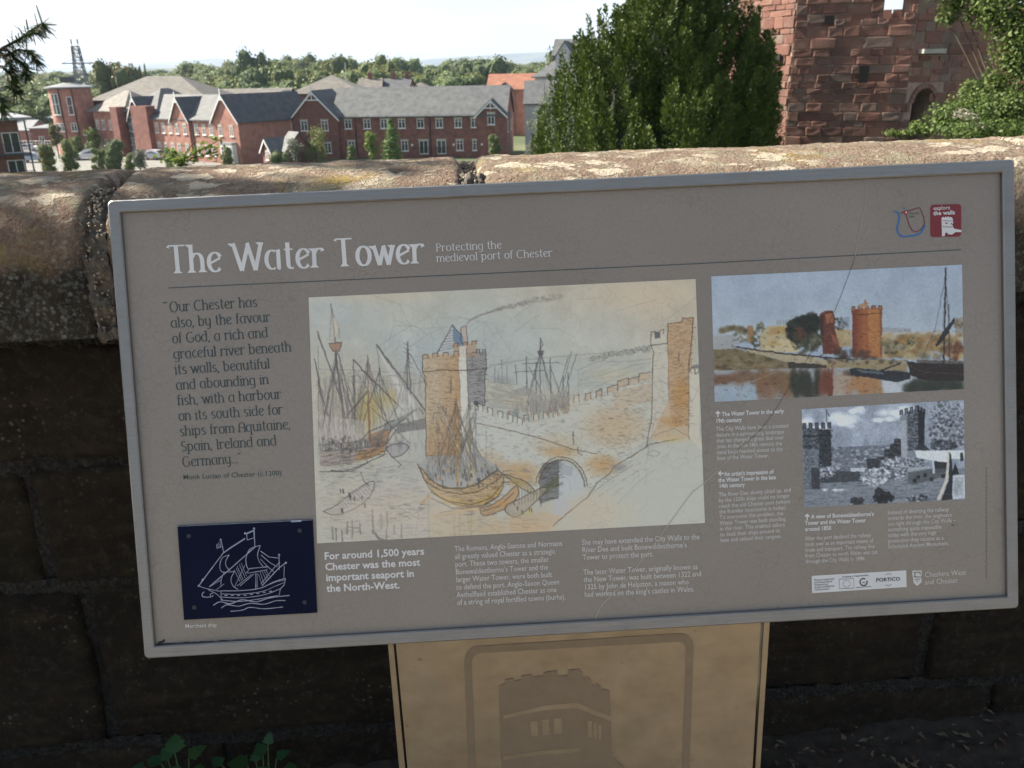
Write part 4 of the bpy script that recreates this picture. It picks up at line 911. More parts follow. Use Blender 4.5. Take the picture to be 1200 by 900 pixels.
for p in [(389, 618, 632), (393, 620, 634), (406, 612, 626), (412, 610, 630), (421, 614, 626), (436, 598, 625), (446, 602, 620), (453, 601, 618), (452, 620, 632), (461, 616, 626), (470, 614, 630), (400, 622, 636)]: c.line([(p[0], p[1]), (p[0] + .4, p[2])], 1.5, (112, 112, 120), .75)
c.line([(436, 622), (444, 632), (452, 634)], 2.0, (100, 100, 106), .7); c.line([(407, 618), (421, 620)], 1, GR, .7); c.blob(446, 612, 6, 9, (130, 132, 138), .7)
# centre ship
HC = [(489, 544), (496, 560), (506, 576), (530, 590), (552, 594), (572, 590), (586, 578), (590, 560), (582, 552), (566, 562), (546, 572), (520, 572), (504, 562)]
c.poly([(491, 545), (500, 535), (560, 532), (586, 548), (588, 558), (570, 568), (546, 574), (516, 572), (500, 562)], (150, 156, 160), .85, .4); c.poly(HC, (184, 152, 96), .85, .3)
c.poly([(504, 572), (520, 582), (552, 588), (576, 580), (588, 566), (586, 580), (566, 592), (544, 596), (520, 590)], (196, 160, 70), .9, .2)
for p in ([(489, 544), (498, 564), (512, 574), (540, 580), (562, 576), (584, 562), (590, 552)], [(504, 577), (524, 588), (552, 592), (576, 584), (589, 566)], [(492, 548), (508, 566), (528, 573), (556, 570), (582, 552)], [(505, 584), (530, 596), (560, 595), (584, 582)]): c.line(p, .9, (104, 84, 56), .9)
c.poly([(492, 590), (502, 579), (504, 582), (494, 592)], (190, 146, 60), .9); c.poly([(506, 607), (530, 598), (580, 592), (580, 597), (530, 603), (508, 609)], (196, 158, 84), .8); c.line([(506, 605), (530, 598), (575, 592)], .8, GR, .6)
for i in range(40): u = 500 + i * 2.1; c.line([(u, 548 + c.r.uniform(-6, 6)), (u + 1, 562 + c.r.uniform(-4, 4))], .6, (84, 96, 110), .6)
for _ in range(26): c.blob(c.r.uniform(500, 582), c.r.uniform(543, 562), 3, 3, c.r.choice([(110, 140, 158), (140, 150, 110), (104, 100, 104), (186, 150, 96)]), .7)
mast([(534, 462), (535, 510), (536, 568)], 2.0, 2.6, (186, 142, 60)); mast([(550, 496), (550, 540), (551, 578)], 1.6, 2.2, (190, 158, 70)); mast([(526, 500), (528, 520), (528, 545)], 1.0, 1.2, (170, 140, 80)); mast([(511, 465), (528, 500), (556, 545)], 1.5, 1.2, (150, 134, 110)); mast([(558, 480), (552, 520), (548, 545)], 1.2, 1.0, (130, 130, 140)); mast([(511, 466), (534, 520), (558, 562)], 1.0, 1.0, (172, 182, 188))
for _ in range(36):
    u = c.r.uniform(505, 560); c.line([(c.r.choice([534, 550, 512, 558]) + c.r.uniform(-2, 2), c.r.uniform(468, 500)), (u, c.r.uniform(536, 560))], .45, (100, 92, 84), .55)
for u, h in ((532, 26), (538, 30), (549, 20), (552, 34)): c.line([(u, 602), (u + .5, 602 + h)], 1.6, (192, 156, 84), .7)
c.poly([(503, 600), (560, 596), (578, 600), (590, 630), (560, 632), (503, 634)], (184, 166, 128), .55, .3); c.line([(502, 578), (502, 632)], .6, GR, .6); c.line([(561, 610), (572, 616), (584, 624)], .7, GR, .6)
boat([(562, 596), (580, 590), (600, 574), (606, 570), (607, 580), (598, 592), (580, 602), (566, 604)], (184, 136, 76)); c.line([(566, 600), (584, 594), (602, 578)], .9, (110, 84, 60), .8); c.blob(588, 590, 10, 5, (196, 140, 60), .8)
boat([(590, 556), (604, 560), (618, 566), (628, 580), (610, 572)], (150, 140, 90), .6); c.blob(606, 566, 14, 5, (170, 140, 60), .6)
boat([(594, 592), (606, 586), (636, 572), (640, 576), (626, 590), (606, 606), (592, 600)], (160, 150, 130), .7); c.poly([(650, 585), (662, 587), (670, 592), (660, 606), (648, 602)], (160, 172, 190), .9); c.blob(612, 601, 4, 4, (130, 160, 90), .8); c.blob(620, 599, 4, 5, (190, 170, 60), .8)
for i in range(8): c.line([(608 + i * 3.5, 574 + (i % 3)), (608 + i * 3.5, 592 - i)], .7, (110, 96, 70), .6)
c.poly([(596, 604), (640, 600), (660, 606), (640, 622), (600, 628)], (190, 160, 110), .5, .4)
# ships beyond the wall
for u, t_, b_ in [(617, 418, 482), (633, 396, 484), (628, 425, 480), (645, 420, 480), (660, 440, 478), (666, 436, 476)]: mast([(u, t_), (u + .4, b_)], 1.3, 1.6, (84, 92, 104), .85)
for p, q in [((655, 470), (670, 412)), ((658, 472), (676, 415)), ((650, 474), (666, 418)), ((612, 426), (655, 425)), ((602, 436), (638, 434)), ((633, 412), (618, 470)), ((633, 412), (650, 470)), ((620, 430), (640, 470)), ((604, 428), (606, 450)), ((645, 430), (660, 470))]: c.line([p, q], .8, (90, 98, 110), .7)
c.poly([(629, 411), (638, 411), (636, 417), (631, 417)], (84, 92, 104), .9); c.line([(633, 396), (636, 404), (632, 410)], .7, INK, .7)
c.poly([(596, 460), (616, 452), (640, 470), (664, 456), (668, 470), (652, 482), (616, 484), (600, 476)], (128, 134, 142), .7, .5); c.poly([(598, 466), (622, 464), (622, 484), (600, 480)], (180, 180, 168), .6)
for i in range(30): c.line([(600 + i * 2.2, 470 + c.r.uniform(-8, 4)), (602 + i * 2.2, 484 + c.r.uniform(-4, 2))], .5, (84, 90, 100), .6)
for u, t_ in [(580, 430), (588, 422), (594, 428), (584, 436)]: c.line([(u, t_), (u, 448)], .8, GR, .7)
c.line([(572, 428), (600, 426)], .5, GR, .6); c.blob(588, 446, 16, 7, (132, 138, 146), .7); c.poly([(569, 445), (600, 452), (612, 470), (600, 478), (569, 470)], (178, 172, 148), .5, .5)
for i in range(16): c.line([(570 + c.r.uniform(0, 8), 452 + i * 1.7), (596 + c.r.uniform(0, 14), 458 + i * 1.4)], .45, GR, .55)
for i in range(14): c.blob(600 + c.r.uniform(-6, 60), 484 + c.r.uniform(-4, 10), 3, 4, c.r.choice([(110, 112, 118), (150, 110, 90), (110, 140, 140)]), .6)
HCc = curve(HC, 5); c.line(HCc, .9, (96, 78, 56), .8, .3)
# loose pen hatching all over the subject, light where the sheet is bare
def hatch(pts, n, ang, ln, cc, al, wd=.42):
    P = np.array(pts); (x0, y0), (x1, y1) = P.min(0), P.max(0)
    for _ in range(n):
        u, v = c.r.uniform(x0, x1), c.r.uniform(y0, y1); k_ = False
        for i in range(len(pts)):
            (xa, ya), (xb, yb) = pts[i], pts[(i + 1) % len(pts)]
            if (ya > v) != (yb > v) and u < (xb - xa) * (v - ya) / (yb - ya) + xa: k_ = not k_
        if k_: a = ang + c.r.uniform(-.15, .15); l = ln * c.r.uniform(.5, 1.3); c.line([(u, v), (u + l * math.cos(a), v + l * math.sin(a))], wd, cc, al * c.r.uniform(.4, 1))
WALLP = WT + WB
for u, v, ru, rv, cc, al in [(440, 345, 90, 14, (186, 176, 150), .6), (760, 345, 80, 22, (190, 176, 148), .7), (470, 600, 110, 40, (190, 178, 156), .55), (610, 620, 60, 14, (196, 164, 118), .6), (700, 600, 60, 30, (188, 180, 156), .5), (640, 470, 60, 20, (186, 172, 140), .4), (720, 500, 50, 30, (190, 160, 116), .5), (390, 500, 30, 50, (176, 164, 150), .4)]: c.blob(u, v, ru, rv, cc, al)
hatch(WALLP, 900, .12, 4, (92, 84, 76), .55); hatch([(700, 455), (764, 445), (764, 515), (700, 560)], 220, -.1, 5, (110, 88, 66), .6); hatch(TWL, 260, 0, 4, (96, 66, 40), .6); hatch([(546, 412), (569, 413), (568, 476), (549, 482)], 160, 0, 4, (56, 58, 66), .7); hatch(RT, 300, -.05, 4, (100, 70, 46), .6); hatch([(765, 405), (783, 400), (784, 500), (765, 512)], 90, 0, 4, (112, 108, 104), .5)
hatch(HL, 300, -.1, 8, (70, 66, 72), .7); hatch(HC, 380, .1, 9, (96, 76, 46), .7); hatch([(370, 440), (495, 440), (495, 520), (372, 530)], 520, 1.5, 12, (92, 90, 100), .42); hatch([(505, 470), (560, 480), (585, 545), (500, 545)], 150, 1.45, 12, (88, 82, 80), .5)
hatch([(372, 540), (500, 540), (500, 630), (374, 634)], 520, 0, 9, (124, 132, 142), .5); hatch([(505, 598), (600, 592), (640, 620), (505, 632)], 120, .02, 9, (150, 128, 96), .6); hatch([(596, 470), (668, 456), (668, 484), (600, 486)], 120, 1.4, 6, (76, 82, 94), .6); hatch([(632, 545), (655, 540), (655, 584), (634, 588)], 120, -.2, 7, (58, 60, 66), .7)
hatch([(676, 420), (764, 412), (764, 446), (676, 470)], 90, -.15, 14, (126, 132, 130), .45); hatch([(569, 445), (600, 450), (612, 470), (569, 474)], 70, .1, 8, (120, 122, 122), .5); hatch([(690, 585), (745, 540), (800, 515), (760, 545), (700, 600)], 70, -.6, 7, (120, 104, 80), .6); hatch([(372, 434), (496, 440), (496, 452), (372, 448)], 60, 0, 12, (120, 124, 124), .5)
for _ in range(70): c.blob(c.r.uniform(374, 450), c.r.uniform(512, 524), 1.6, 2.2, c.r.choice([(84, 84, 96), (120, 100, 80), (104, 108, 118)]), .7)
for hull, crew in (([(496, 556), (520, 548), (560, 548), (584, 556), (572, 566), (540, 570), (510, 566)], 30), ([(376, 520), (410, 516), (446, 510), (440, 524), (400, 530), (378, 530)], 24), ([(396, 592), (430, 572), (434, 578), (402, 598)], 12), ([(600, 590), (634, 576), (636, 582), (606, 600)], 8)):
    P_ = np.array(hull)
    for _ in range(crew): u, v = c.r.uniform(*(P_[:, 0].min(), P_[:, 0].max())), c.r.uniform(P_[:, 1].min(), P_[:, 1].max()); c.line([(u, v), (u + .4, v + 3)], 1.3, c.r.choice([(70, 72, 84), (120, 96, 70), (90, 110, 130)]), .75); c.blob(u, v - 1, 1.3, 1.3, (90, 80, 74), .8)
for x0, y0, x1, y1, n_ in ((534, 466, 500, 552, 8), (534, 466, 574, 556, 8), (550, 498, 584, 556, 7), (550, 498, 520, 556, 6), (393, 412, 372, 520, 9), (393, 412, 428, 516, 9), (431, 420, 404, 516, 7), (431, 420, 458, 512, 7), (633, 400, 612, 478, 6), (633, 400, 656, 478, 6), (478, 404, 462, 492, 6)):
    for i in range(n_): t = i / n_; c.line([(x0, y0 + 20 * t), (x0 + (x1 - x0) * (.3 + .7 * t) + c.r.uniform(-4, 4), y1 - c.r.uniform(0, 22))], .4, (84, 80, 84), .38)
for cx_, cy_, l_ in ((474, 600, 22), (420, 556, 26), (600, 560, 20), (560, 600, 18)):
    for i in range(26): u = cx_ + c.r.uniform(-l_, l_); v = cy_ + c.r.uniform(-9, 9); c.line([(u, v), (u + c.r.uniform(3, 9), v + c.r.uniform(-.6, .6))], .6, (110, 118, 128), .5)
c.warp(.9, 14)
for _ in range(60):                                # sheet creases
    u, v = c.r.uniform(370, 820), c.r.uniform(335, 620); a = c.r.uniform(0, 3.14); l = c.r.uniform(10, 50)
    c.line([(u, v), (u + l * math.cos(a) + c.r.uniform(-4, 4), v + l * math.sin(a) * .5), (u + 1.8 * l * math.cos(a + .3), v + 1.6 * l * math.sin(a + .2))], .4, (120, 126, 126), .4)
c.a = blur(c.a, 1) * np.array([1.05, 1.0, .94])
picture('harbour_drawing', c, [(361, 348.5), (815.8, 326.8), (826.8, 613.5), (371, 637.5)], 620, 400, sat=.62)
# --- coloured painting
def X(x, y): return (820 + x / 3.636, 290 + y / 3.636)
c = Cv(830, 306, 1136, 476, 3, (150, 172, 200)); c.r.seed(8)
c.poly([X(40, 60), X(1150, 60), X(1150, 380), X(40, 400)], (172, 190, 204), .8, .3, 20, ('y', 0, 1)); n = lat((c.h, c.w), 60, 9, 5); c.a += (n[..., None] - .5) * 30
c.poly([X(780, 350), X(1140, 360), X(1140, 400), X(780, 400)], (186, 182, 170), .8)
for i in range(18): c.poly([X(780 + i * 7, 345 + c.r.uniform(-6, 4)), X(786 + i * 7, 340), X(786 + i * 7, 360), X(780 + i * 7, 360)], (130, 132, 144), .6)
for i in range(22): c.blob(*X(90 + i * 7, 355 - 14 * math.sin(i * .2) + c.r.uniform(-5, 5)), 4, 4.5, c.r.choice([(104, 92, 46), (128, 108, 62), (84, 78, 44)]), .8)
c.poly([X(60, 375), X(160, 370), X(160, 440), X(62, 440)], (160, 164, 164), .9, .2)
c.poly([X(205, 335), X(230, 330), X(235, 405), X(205, 408)], (168, 120, 60), .9, .2); c.tree(*X(245, 400), 8, [(64, 66, 38), (96, 88, 50)], 20); c.tree(*X(265, 345), 8, [(84, 86, 50), (112, 100, 60)], 18); c.tree(*X(180, 375), 8, [(110, 110, 70), (140, 128, 90)], 18)
c.poly([X(258, 370), X(290, 335), X(390, 330), X(392, 440), X(260, 435)], (190, 170, 118), 1, .1); c.poly([X(300, 345), X(360, 335), X(385, 365), X(300, 372)], (188, 146, 74), .9, .2); c.poly([X(280, 415), X(320, 385), X(425, 400), X(425, 448), X(282, 440)], (204, 186, 134), 1); c.poly([X(280, 418), X(320, 385), X(350, 418)], (196, 160, 92), .9)
c.poly([X(390, 395), X(408, 390), X(426, 412), X(390, 415)], (170, 130, 70), .8)
for x, y in ((312, 422), (318, 424), (400, 420), (405, 424), (340, 360), (280, 385)): c.blob(*X(x, y), 1.6, 1.6, (60, 56, 44), .8)
for i in range(4): c.poly([X(330 + i * 12, 312), X(338 + i * 12, 308), X(338 + i * 12, 330), X(330 + i * 12, 330)], (130, 136, 150), .6)
c.tree(*X(435, 352), 17, [(28, 34, 20), (36, 44, 26), (22, 26, 18), (60, 62, 34)], 240, .26); c.tree(*X(470, 320), 13, [(28, 34, 20), (42, 50, 28), (22, 26, 18)], 120, .28); c.tree(*X(480, 400), 12, [(60, 62, 40), (42, 50, 28), (90, 92, 60)], 90, .28); c.tree(*X(430, 365), 9, [(104, 56, 32), (84, 46, 28)], 36, .3); c.tree(*X(500, 390), 8, [(120, 118, 84), (90, 92, 60)], 20); c.tree(*X(440, 425), 10, [(60, 66, 40), (90, 84, 50)], 20); c.tree(*X(600, 325), 9, [(44, 50, 34), (66, 66, 44)], 20)
c.poly([X(600, 300), X(640, 295), X(640, 345), X(600, 345)], (120, 130, 150), .5)
c.poly([X(516, 280), X(540, 270), X(572, 268), X(580, 300), X(575, 330), X(590, 380), X(610, 430), X(600, 455), X(528, 455), X(525, 400), X(515, 340)], (112, 44, 22), 1, .3); c.poly([X(535, 285), X(572, 280), X(572, 320), X(545, 320)], (190, 104, 50), .8, .3); c.poly([X(560, 360), X(585, 380), X(600, 425), X(570, 400)], (176, 92, 44), .7, .4); c.poly([X(514, 290), X(530, 290), X(530, 400), X(516, 380)], (64, 30, 22), .8, .3)
c.poly([X(580, 350), X(650, 350), X(650, 420), X(600, 425)], (186, 150, 88), .9, .2); c.blob(*X(630, 380), 5, 7, (200, 176, 120), .7)
WTt = [X(652, 262), X(780, 256), X(782, 470), X(655, 468)]
c.poly(WTt, (180, 92, 34), 1, .12); c.poly([X(652, 262), X(700, 262), X(700, 468), X(655, 468)], (124, 44, 18), .85, .3, 6, ('x', 1.2, 0)); c.poly([X(720, 262), X(782, 256), X(782, 470), X(725, 468)], (204, 124, 46), .8, .4); c.poly([X(770, 262), X(782, 258), X(782, 470), X(772, 468)], (132, 66, 30), .7); c.bricks(WTt, (90, 36, 18), .5, 2.2, 4, .5)
c.merlons(X(652, 268), X(780, 262), 9, 4.5, (80, 36, 20), .9, .6, (170, 92, 44)); c.line([X(652, 284), X(716, 286), X(781, 278)], .8, (90, 40, 24), .8); c.poly([X(682, 240), X(720, 235), X(720, 254), X(682, 256)], (186, 130, 84), 1); c.poly([X(704, 222), X(712, 220), X(714, 240), X(704, 240)], (170, 110, 74), 1)
for i in range(150): c.blob(*X(785 + c.r.random() * 350, 372 + c.r.random() * 95), 7, 5, c.r.choice([(176, 128, 58), (190, 152, 84), (140, 98, 44), (112, 96, 46), (184, 166, 112)]), .7)
c.tree(*X(820, 425), 10, [(72, 74, 44), (120, 116, 70), (150, 140, 100)], 26); c.tree(*X(900, 410), 5, [(40, 48, 30)], 14); c.tree(*X(1085, 440), 12, [(112, 56, 28), (140, 84, 40)], 26, .4); c.tree(*X(1105, 320), 7, [(120, 100, 60), (90, 90, 70)], 16); c.poly([X(1090, 300), X(1130, 295), X(1130, 380), X(1095, 380)], (130, 104, 66), .5, .5)
for i in range(30): c.blob(*X(540 + c.r.random() * 210, 440 + c.r.random() * 35), 5, 4, c.r.choice([(70, 44, 30), (100, 60, 40), (56, 50, 36)]), .6)
# ground, track and quay
c.poly([X(60, 435), X(160, 430), X(380, 490), X(380, 545), X(62, 560)], (128, 106, 62), 1, .3); 
for i in range(60): c.blob(*X(70 + c.r.random() * 300, 455 + c.r.random() * 75), 6, 2.2, c.r.choice([(96, 78, 42), (160, 136, 84), (76, 60, 34), (148, 130, 90)]), .6)
c.poly([X(200, 428), X(420, 455), X(545, 480), X(545, 505), X(380, 488), X(200, 440)], (178, 162, 124), 1, .1); c.line([X(155, 422), X(250, 438), X(420, 458), X(560, 470), X(700, 480), X(890, 485)], 1.6, (56, 40, 30), .9); c.poly([X(378, 486), X(545, 502), X(545, 514), X(382, 516)], (48, 38, 28), .9)
c.poly([X(545, 476), X(890, 480), X(890, 528), X(760, 520), X(640, 512), X(545, 514)], (160, 138, 88), 1, .3)
for i in range(26): c.blob(*X(550 + c.r.random() * 340, 478 + c.r.random() * 16), 3.4, 3, c.r.choice([(60, 56, 50), (90, 90, 88), (150, 150, 146), (120, 80, 56)]), .8)
# water with reflections
c.poly([X(60, 525), X(380, 515), X(640, 514), X(900, 530), X(1140, 560), X(1140, 640), X(60, 670)], (150, 160, 168), 1)
for x0, x1, y0, y1, cc, al in [(62, 390, 530, 590, (124, 88, 54), .85), (62, 300, 585, 660, (150, 172, 196), .9), (250, 400, 530, 650, (138, 98, 58), .8), (395, 510, 515, 645, (50, 52, 32), .95), (505, 570, 520, 640, (122, 54, 28), .95), (570, 650, 525, 640, (172, 150, 124), .9), (640, 790, 540, 632, (184, 124, 66), .95), (790, 905, 560, 625, (184, 196, 208), .95), (890, 1140, 560, 625, (44, 52, 40), .95), (640, 890, 522, 545, (96, 80, 60), .7)]:
    for k_ in range(26):
        a = c.r.uniform(x0, x1); wd = (x1 - x0) * .16; c.blob(*X(a, (y0 + y1) / 2 + c.r.uniform(-.3, .3) * (y1 - y0)), wd / 3.6, (y1 - y0) / 3.6 * .5, tuple(q + c.r.uniform(-8, 8) for q in cc), al * .8)
c.line([X(330, 530), X(230, 570), X(130, 590)], 1.2, (186, 160, 130), .6)
# boats and the moored sloop
c.poly([X(640, 520), X(660, 512), X(780, 525), X(905, 530), X(900, 560), X(850, 574), X(760, 560), X(650, 545)], (34, 38, 44), .95, .1); c.poly([X(670, 520), X(770, 528), X(800, 540), X(690, 534)], (96, 110, 120), .8); c.line([X(780, 525), X(862, 492)], 1.6, (64, 50, 38), .9)
c.poly([X(888, 485), X(940, 492), X(1132, 490), X(1132, 570), X(960, 566), X(905, 545)], (44, 28, 22), 1, .15); c.line([X(890, 500), X(960, 530), X(1132, 540)], .8, (110, 84, 60), .8); c.poly([X(930, 478), X(1132, 484), X(1132, 496), X(930, 492)], (90, 84, 76), .9, .3)
c.seg(X(1054, 88), X(1044, 505), 2.0, (44, 34, 32), .95); c.seg(X(1066, 240), X(1068, 500), 1.2, (60, 50, 48), .8); c.line([X(1052, 120), X(1010, 340), X(950, 480)], .6, (84, 80, 84), .7); c.line([X(1055, 150), X(1075, 480)], .5, (84, 80, 84), .7); c.line([X(1054, 130), X(1030, 480)], .5, (84, 80, 84), .6)
c.poly([X(1088, 298), X(1092, 312), X(1060, 372), X(1016, 424), X(1008, 418), X(1040, 360)], (40, 34, 34), .95); c.line([X(990, 380), X(1060, 365)], .5, (90, 84, 84), .6)
for _ in range(500):
    x, y = c.r.uniform(62, 1130), c.r.uniform(350, 640); p_ = X(x, y); yy, xx = int((p_[1] - c.v0) * c.S), int((p_[0] - c.u0) * c.S)
    if 0 <= yy < c.h and 0 <= xx < c.w: q_ = c.a[yy, xx] * c.r.uniform(.72, 1.2); c.line([p_, (p_[0] + c.r.uniform(-3, 5), p_[1] + c.r.uniform(-1, 1))], c.r.uniform(.6, 1.6), tuple(q_), .7)
c.warp(1.1, 12); n = lat((c.h, c.w), 4, 14, 2); c.a += (n[..., None] - .5) * 22; c.a = blur(c.a, 1)
picture('tower_painting', c, [(834.2, 323.8), (1129, 310), (1131.3, 456), (838.4, 471.3)], 400, 215, sat=.68, gain=1.12)
# --- engraving in black and white
def X(x, y): return (920 + x / 4.5, 460 + y / 4.5)
c = Cv(936, 464, 1138, 600, 3.5, (132, 140, 152)); c.r.seed(21)
n = lat((c.h, c.w), 40, 33, 5); c.a += (n[..., None] - .5) * 60
for x, y, rx, ry in [(130, 150, 60, 26), (300, 130, 90, 45), (380, 95, 50, 25), (560, 110, 90, 35), (520, 145, 60, 20), (640, 85, 60, 20), (180, 190, 60, 20), (340, 170, 60, 22)]:
    for _ in range(6): c.blob(*X(x + c.r.uniform(-rx, rx) * .6, y + c.r.uniform(-ry, ry) * .5), rx / 7, ry / 6, (186, 194, 202), .7)
c.poly([X(240, 290), X(640, 275), X(640, 420), X(240, 430)], (92, 98, 108), .9, .4)
for _ in range(160): c.blob(*X(c.r.uniform(240, 630), c.r.uniform(290, 410)), 3.2, 1.6, c.r.choice([(60, 64, 72), (130, 138, 148), (160, 166, 172), (84, 90, 98)]), .7)
c.poly([X(95, 420), X(960, 400), X(965, 620), X(98, 640)], (108, 114, 122), 1, .4)
for _ in range(420): x, y = c.r.uniform(100, 800), c.r.uniform(430, 600); c.line([X(x, y), X(x + c.r.uniform(12, 50), y + c.r.uniform(-10, 4))], .5, c.r.choice([(60, 64, 72), (160, 166, 172), (146, 152, 160)]), .5)
c.poly([X(190, 415), X(400, 415), X(400, 470), X(190, 480)], (52, 56, 62), .85, .4); c.poly([X(350, 398), X(440, 398), X(420, 420), X(350, 418)], (176, 182, 188), .8)
def tw(P, dark, lt, cs=(40, 42, 48)):
    c.poly(P, dark, 1, .15)
    m = np.array(P)
    for _ in range(int(170)): 
        u, v = c.r.uniform(m[:, 0].min(), m[:, 0].max()), c.r.uniform(m[:, 1].min(), m[:, 1].max())
        c.line([(u, v), (u + 1.8, v)], .8, c.r.choice(lt), .55)
c.poly([X(95, 240), X(180, 235), X(190, 510), X(105, 515)], (104, 110, 118), 1, .3); tw([X(97, 190), X(180, 190), X(182, 300), X(98, 300)], (72, 76, 84), [(130, 136, 142), (40, 42, 48)]); tw([X(180, 195), X(244, 195), X(250, 385), X(186, 400)], (46, 50, 56), [(92, 96, 104), (30, 32, 36)])
tw([X(98, 300), X(182, 300), X(190, 510), X(104, 510)], (96, 102, 110), [(150, 156, 162), (56, 60, 66)]); c.poly([X(140, 400), X(184, 400), X(190, 512), X(145, 512)], (48, 50, 56), .85, .3)
c.merlons(X(96, 196), X(246, 190), 9, 7, (40, 42, 48), .9, .8, (66, 70, 78)); c.line([X(96, 232), X(250, 226)], 1.4, (34, 36, 40), .9); c.line([X(222, 90), X(224, 155)], .8, (50, 52, 58), .9); c.poly([X(222, 88), X(242, 130), X(232, 124)], (50, 52, 58), .9)
for a, b in [((560, 270), (640, 340)), ((530, 300), (600, 380)), ((490, 340), (560, 400)), ((437, 350), (520, 405)), ((580, 245), (625, 320))]: tw([X(a[0], a[1]), X(b[0], a[1]), X(b[0], b[1]), X(a[0], b[1])], (50, 54, 60), [(96, 100, 108), (34, 36, 40)])
c.poly([X(612, 130), X(650, 100), X(700, 90), X(705, 340), X(620, 345)], (110, 116, 124), 1, .3); tw([X(650, 100), X(705, 92), X(705, 300), X(655, 310)], (78, 82, 90), [(140, 146, 152), (44, 46, 52)]); c.poly([X(705, 88), X(742, 110), X(740, 305), X(708, 300)], (38, 40, 46), 1, .15); c.poly([X(612, 150), X(645, 145), X(650, 340), X(618, 345)], (150, 156, 162), .7, .3); c.poly([X(700, 280), X(740, 275), X(775, 308), X(700, 308)], (52, 54, 60), .9)
c.merlons(X(612, 122), X(705, 96), 7, 6, (44, 46, 52), .9, .8, (90, 94, 102)); c.merlons(X(705, 96), X(744, 118), 5, 6, (34, 36, 40), .9, .8, (44, 46, 52))
def leaves(x, y, rx, ry, n_, cs, r=2.2):
    for _ in range(n_):
        a = c.r.uniform(0, 6.28); q = math.sqrt(c.r.random()); c.blob(*X(x + rx * q * math.cos(a), y + ry * q * math.sin(a)), r * c.r.uniform(.6, 1.4), r * c.r.uniform(.5, 1.2), c.r.choice(cs), .8)
LT = [(188, 194, 200), (160, 166, 174), (120, 126, 134), (66, 70, 78)]
leaves(575, 400, 75, 60, 220, LT); leaves(470, 450, 70, 50, 160, LT); leaves(230, 425, 40, 25, 50, LT); leaves(690, 370, 60, 25, 90, [(150, 156, 162), (60, 64, 70), (90, 96, 104)], 1.8)
leaves(860, 110, 90, 70, 260, [(84, 88, 96), (120, 126, 134), (150, 156, 164), (60, 64, 70)], 2.0); leaves(850, 210, 85, 70, 260, [(70, 74, 82), (110, 116, 124), (156, 162, 168), (52, 54, 60)], 2.2); leaves(840, 280, 70, 28, 110, [(38, 40, 46), (60, 64, 70), (90, 96, 104)], 2.2); leaves(935, 210, 20, 80, 90, [(110, 116, 124), (150, 156, 164), (70, 74, 82)])
c.poly([X(690, 308), X(955, 305), X(955, 350), X(880, 350), X(860, 372), X(700, 345)], (180, 186, 190), .95, .15); c.poly([X(790, 362), X(870, 372), X(865, 420), X(790, 425)], (40, 42, 48), .95, .2); c.poly([X(655, 425), X(770, 405), X(860, 400), X(862, 440), X(680, 490), X(655, 480)], (78, 82, 88), .9, .3)
for x, y in ((700, 440), (735, 430), (770, 450), (830, 435), (680, 460)): c.poly([X(x, y), X(x + 18, y - 3), X(x + 18, y + 16), X(x, y + 18)], (34, 36, 40), .9)
c.poly([X(650, 405), X(770, 388), X(770, 400), X(655, 420)], (140, 146, 152), .9); c.poly([X(780, 310), X(792, 310), X(795, 430), X(785, 430)], (170, 176, 182), .9)
c.poly([X(862, 312), X(874, 308), X(876, 400), X(868, 460), X(825, 570), X(805, 568), X(850, 460), X(858, 400)], (170, 168, 160), .95); c.poly([X(874, 310), X(882, 330), X(892, 440), X(888, 565), X(828, 572), X(868, 470)], (36, 38, 44), .95, .15); c.poly([X(890, 440), X(955, 435), X(958, 560), X(888, 565)], (166, 172, 178), .9, .2)
c.poly([X(885, 435), X(905, 368), X(925, 435)], (30, 32, 36), .95); c.poly([X(930, 320), X(945, 318), X(948, 362), X(930, 362)], (40, 42, 48), .9)
for _ in range(40): c.line([X(c.r.uniform(890, 950), c.r.uniform(445, 555)), X(c.r.uniform(890, 950), c.r.uniform(445, 555))], .4, (90, 96, 104), .3)
leaves(525, 555, 55, 32, 120, [(30, 32, 36), (50, 54, 60), (20, 22, 26)], 2.4); leaves(385, 575, 38, 20, 60, [(34, 36, 40), (60, 64, 70)]); leaves(500, 520, 20, 16, 30, [(40, 42, 48)]); leaves(700, 560, 60, 16, 60, [(60, 64, 70), (40, 42, 48), (150, 156, 164)])
for x in (215, 270, 300): c.blob(*X(x, 515), 5, 2.2, (190, 196, 200), .9)
c.warp(.6, 10); n = lat((c.h, c.w), 3.0, 44, 2); c.a += (n[..., None] - .5) * 38; c.a = (c.a - 105) * 1.25 + 108; c.a = blur(c.a, 1)
picture('castle_engraving', c, [(940.5, 480), (1131, 468.8), (1132.5, 585.8), (943.6, 595.3)], 270, 165)

# ---------------------------------------------------------------- logos
MAR = flat('maroon_ink', (.17, .014, .020), .4, .05, 30); BLU = flat('river_blue_ink', (.02, .13, .36), .4, .05, 30); REDI = flat('route_red_ink', (.16, .02, .025), .4, .05, 30); WH = flat('white_print', (.60, .62, .64), .4, .04, 30)
def rr_px(u0, v0, u1, v1, r, skew=0.0, n=6):
    C4 = [(u1 - r, v0 + r, -90, 0), (u1 - r, v1 - r, 0, 90), (u0 + r, v1 - r, 90, 180), (u0 + r, v0 + r, 180, 270)]; out = []
    for cx, cy, a0, a1 in C4:
        for i in range(n + 1):
            a = math.radians(a0 + (a1 - a0) * i / n); out.append((cx + r * math.cos(a), cy + r * math.sin(a)))
    return [(p[0], p[1] - (p[0] - u0) * skew) for p in out]
bdg = flatpoly('walls_badge', rr_px(1091.6, 239.6, 1128, 277.8, 4, .03), MAR, TZ)
def Y_(x, y): return (980 + x / 5.4545, 180 + y / 5.4545)
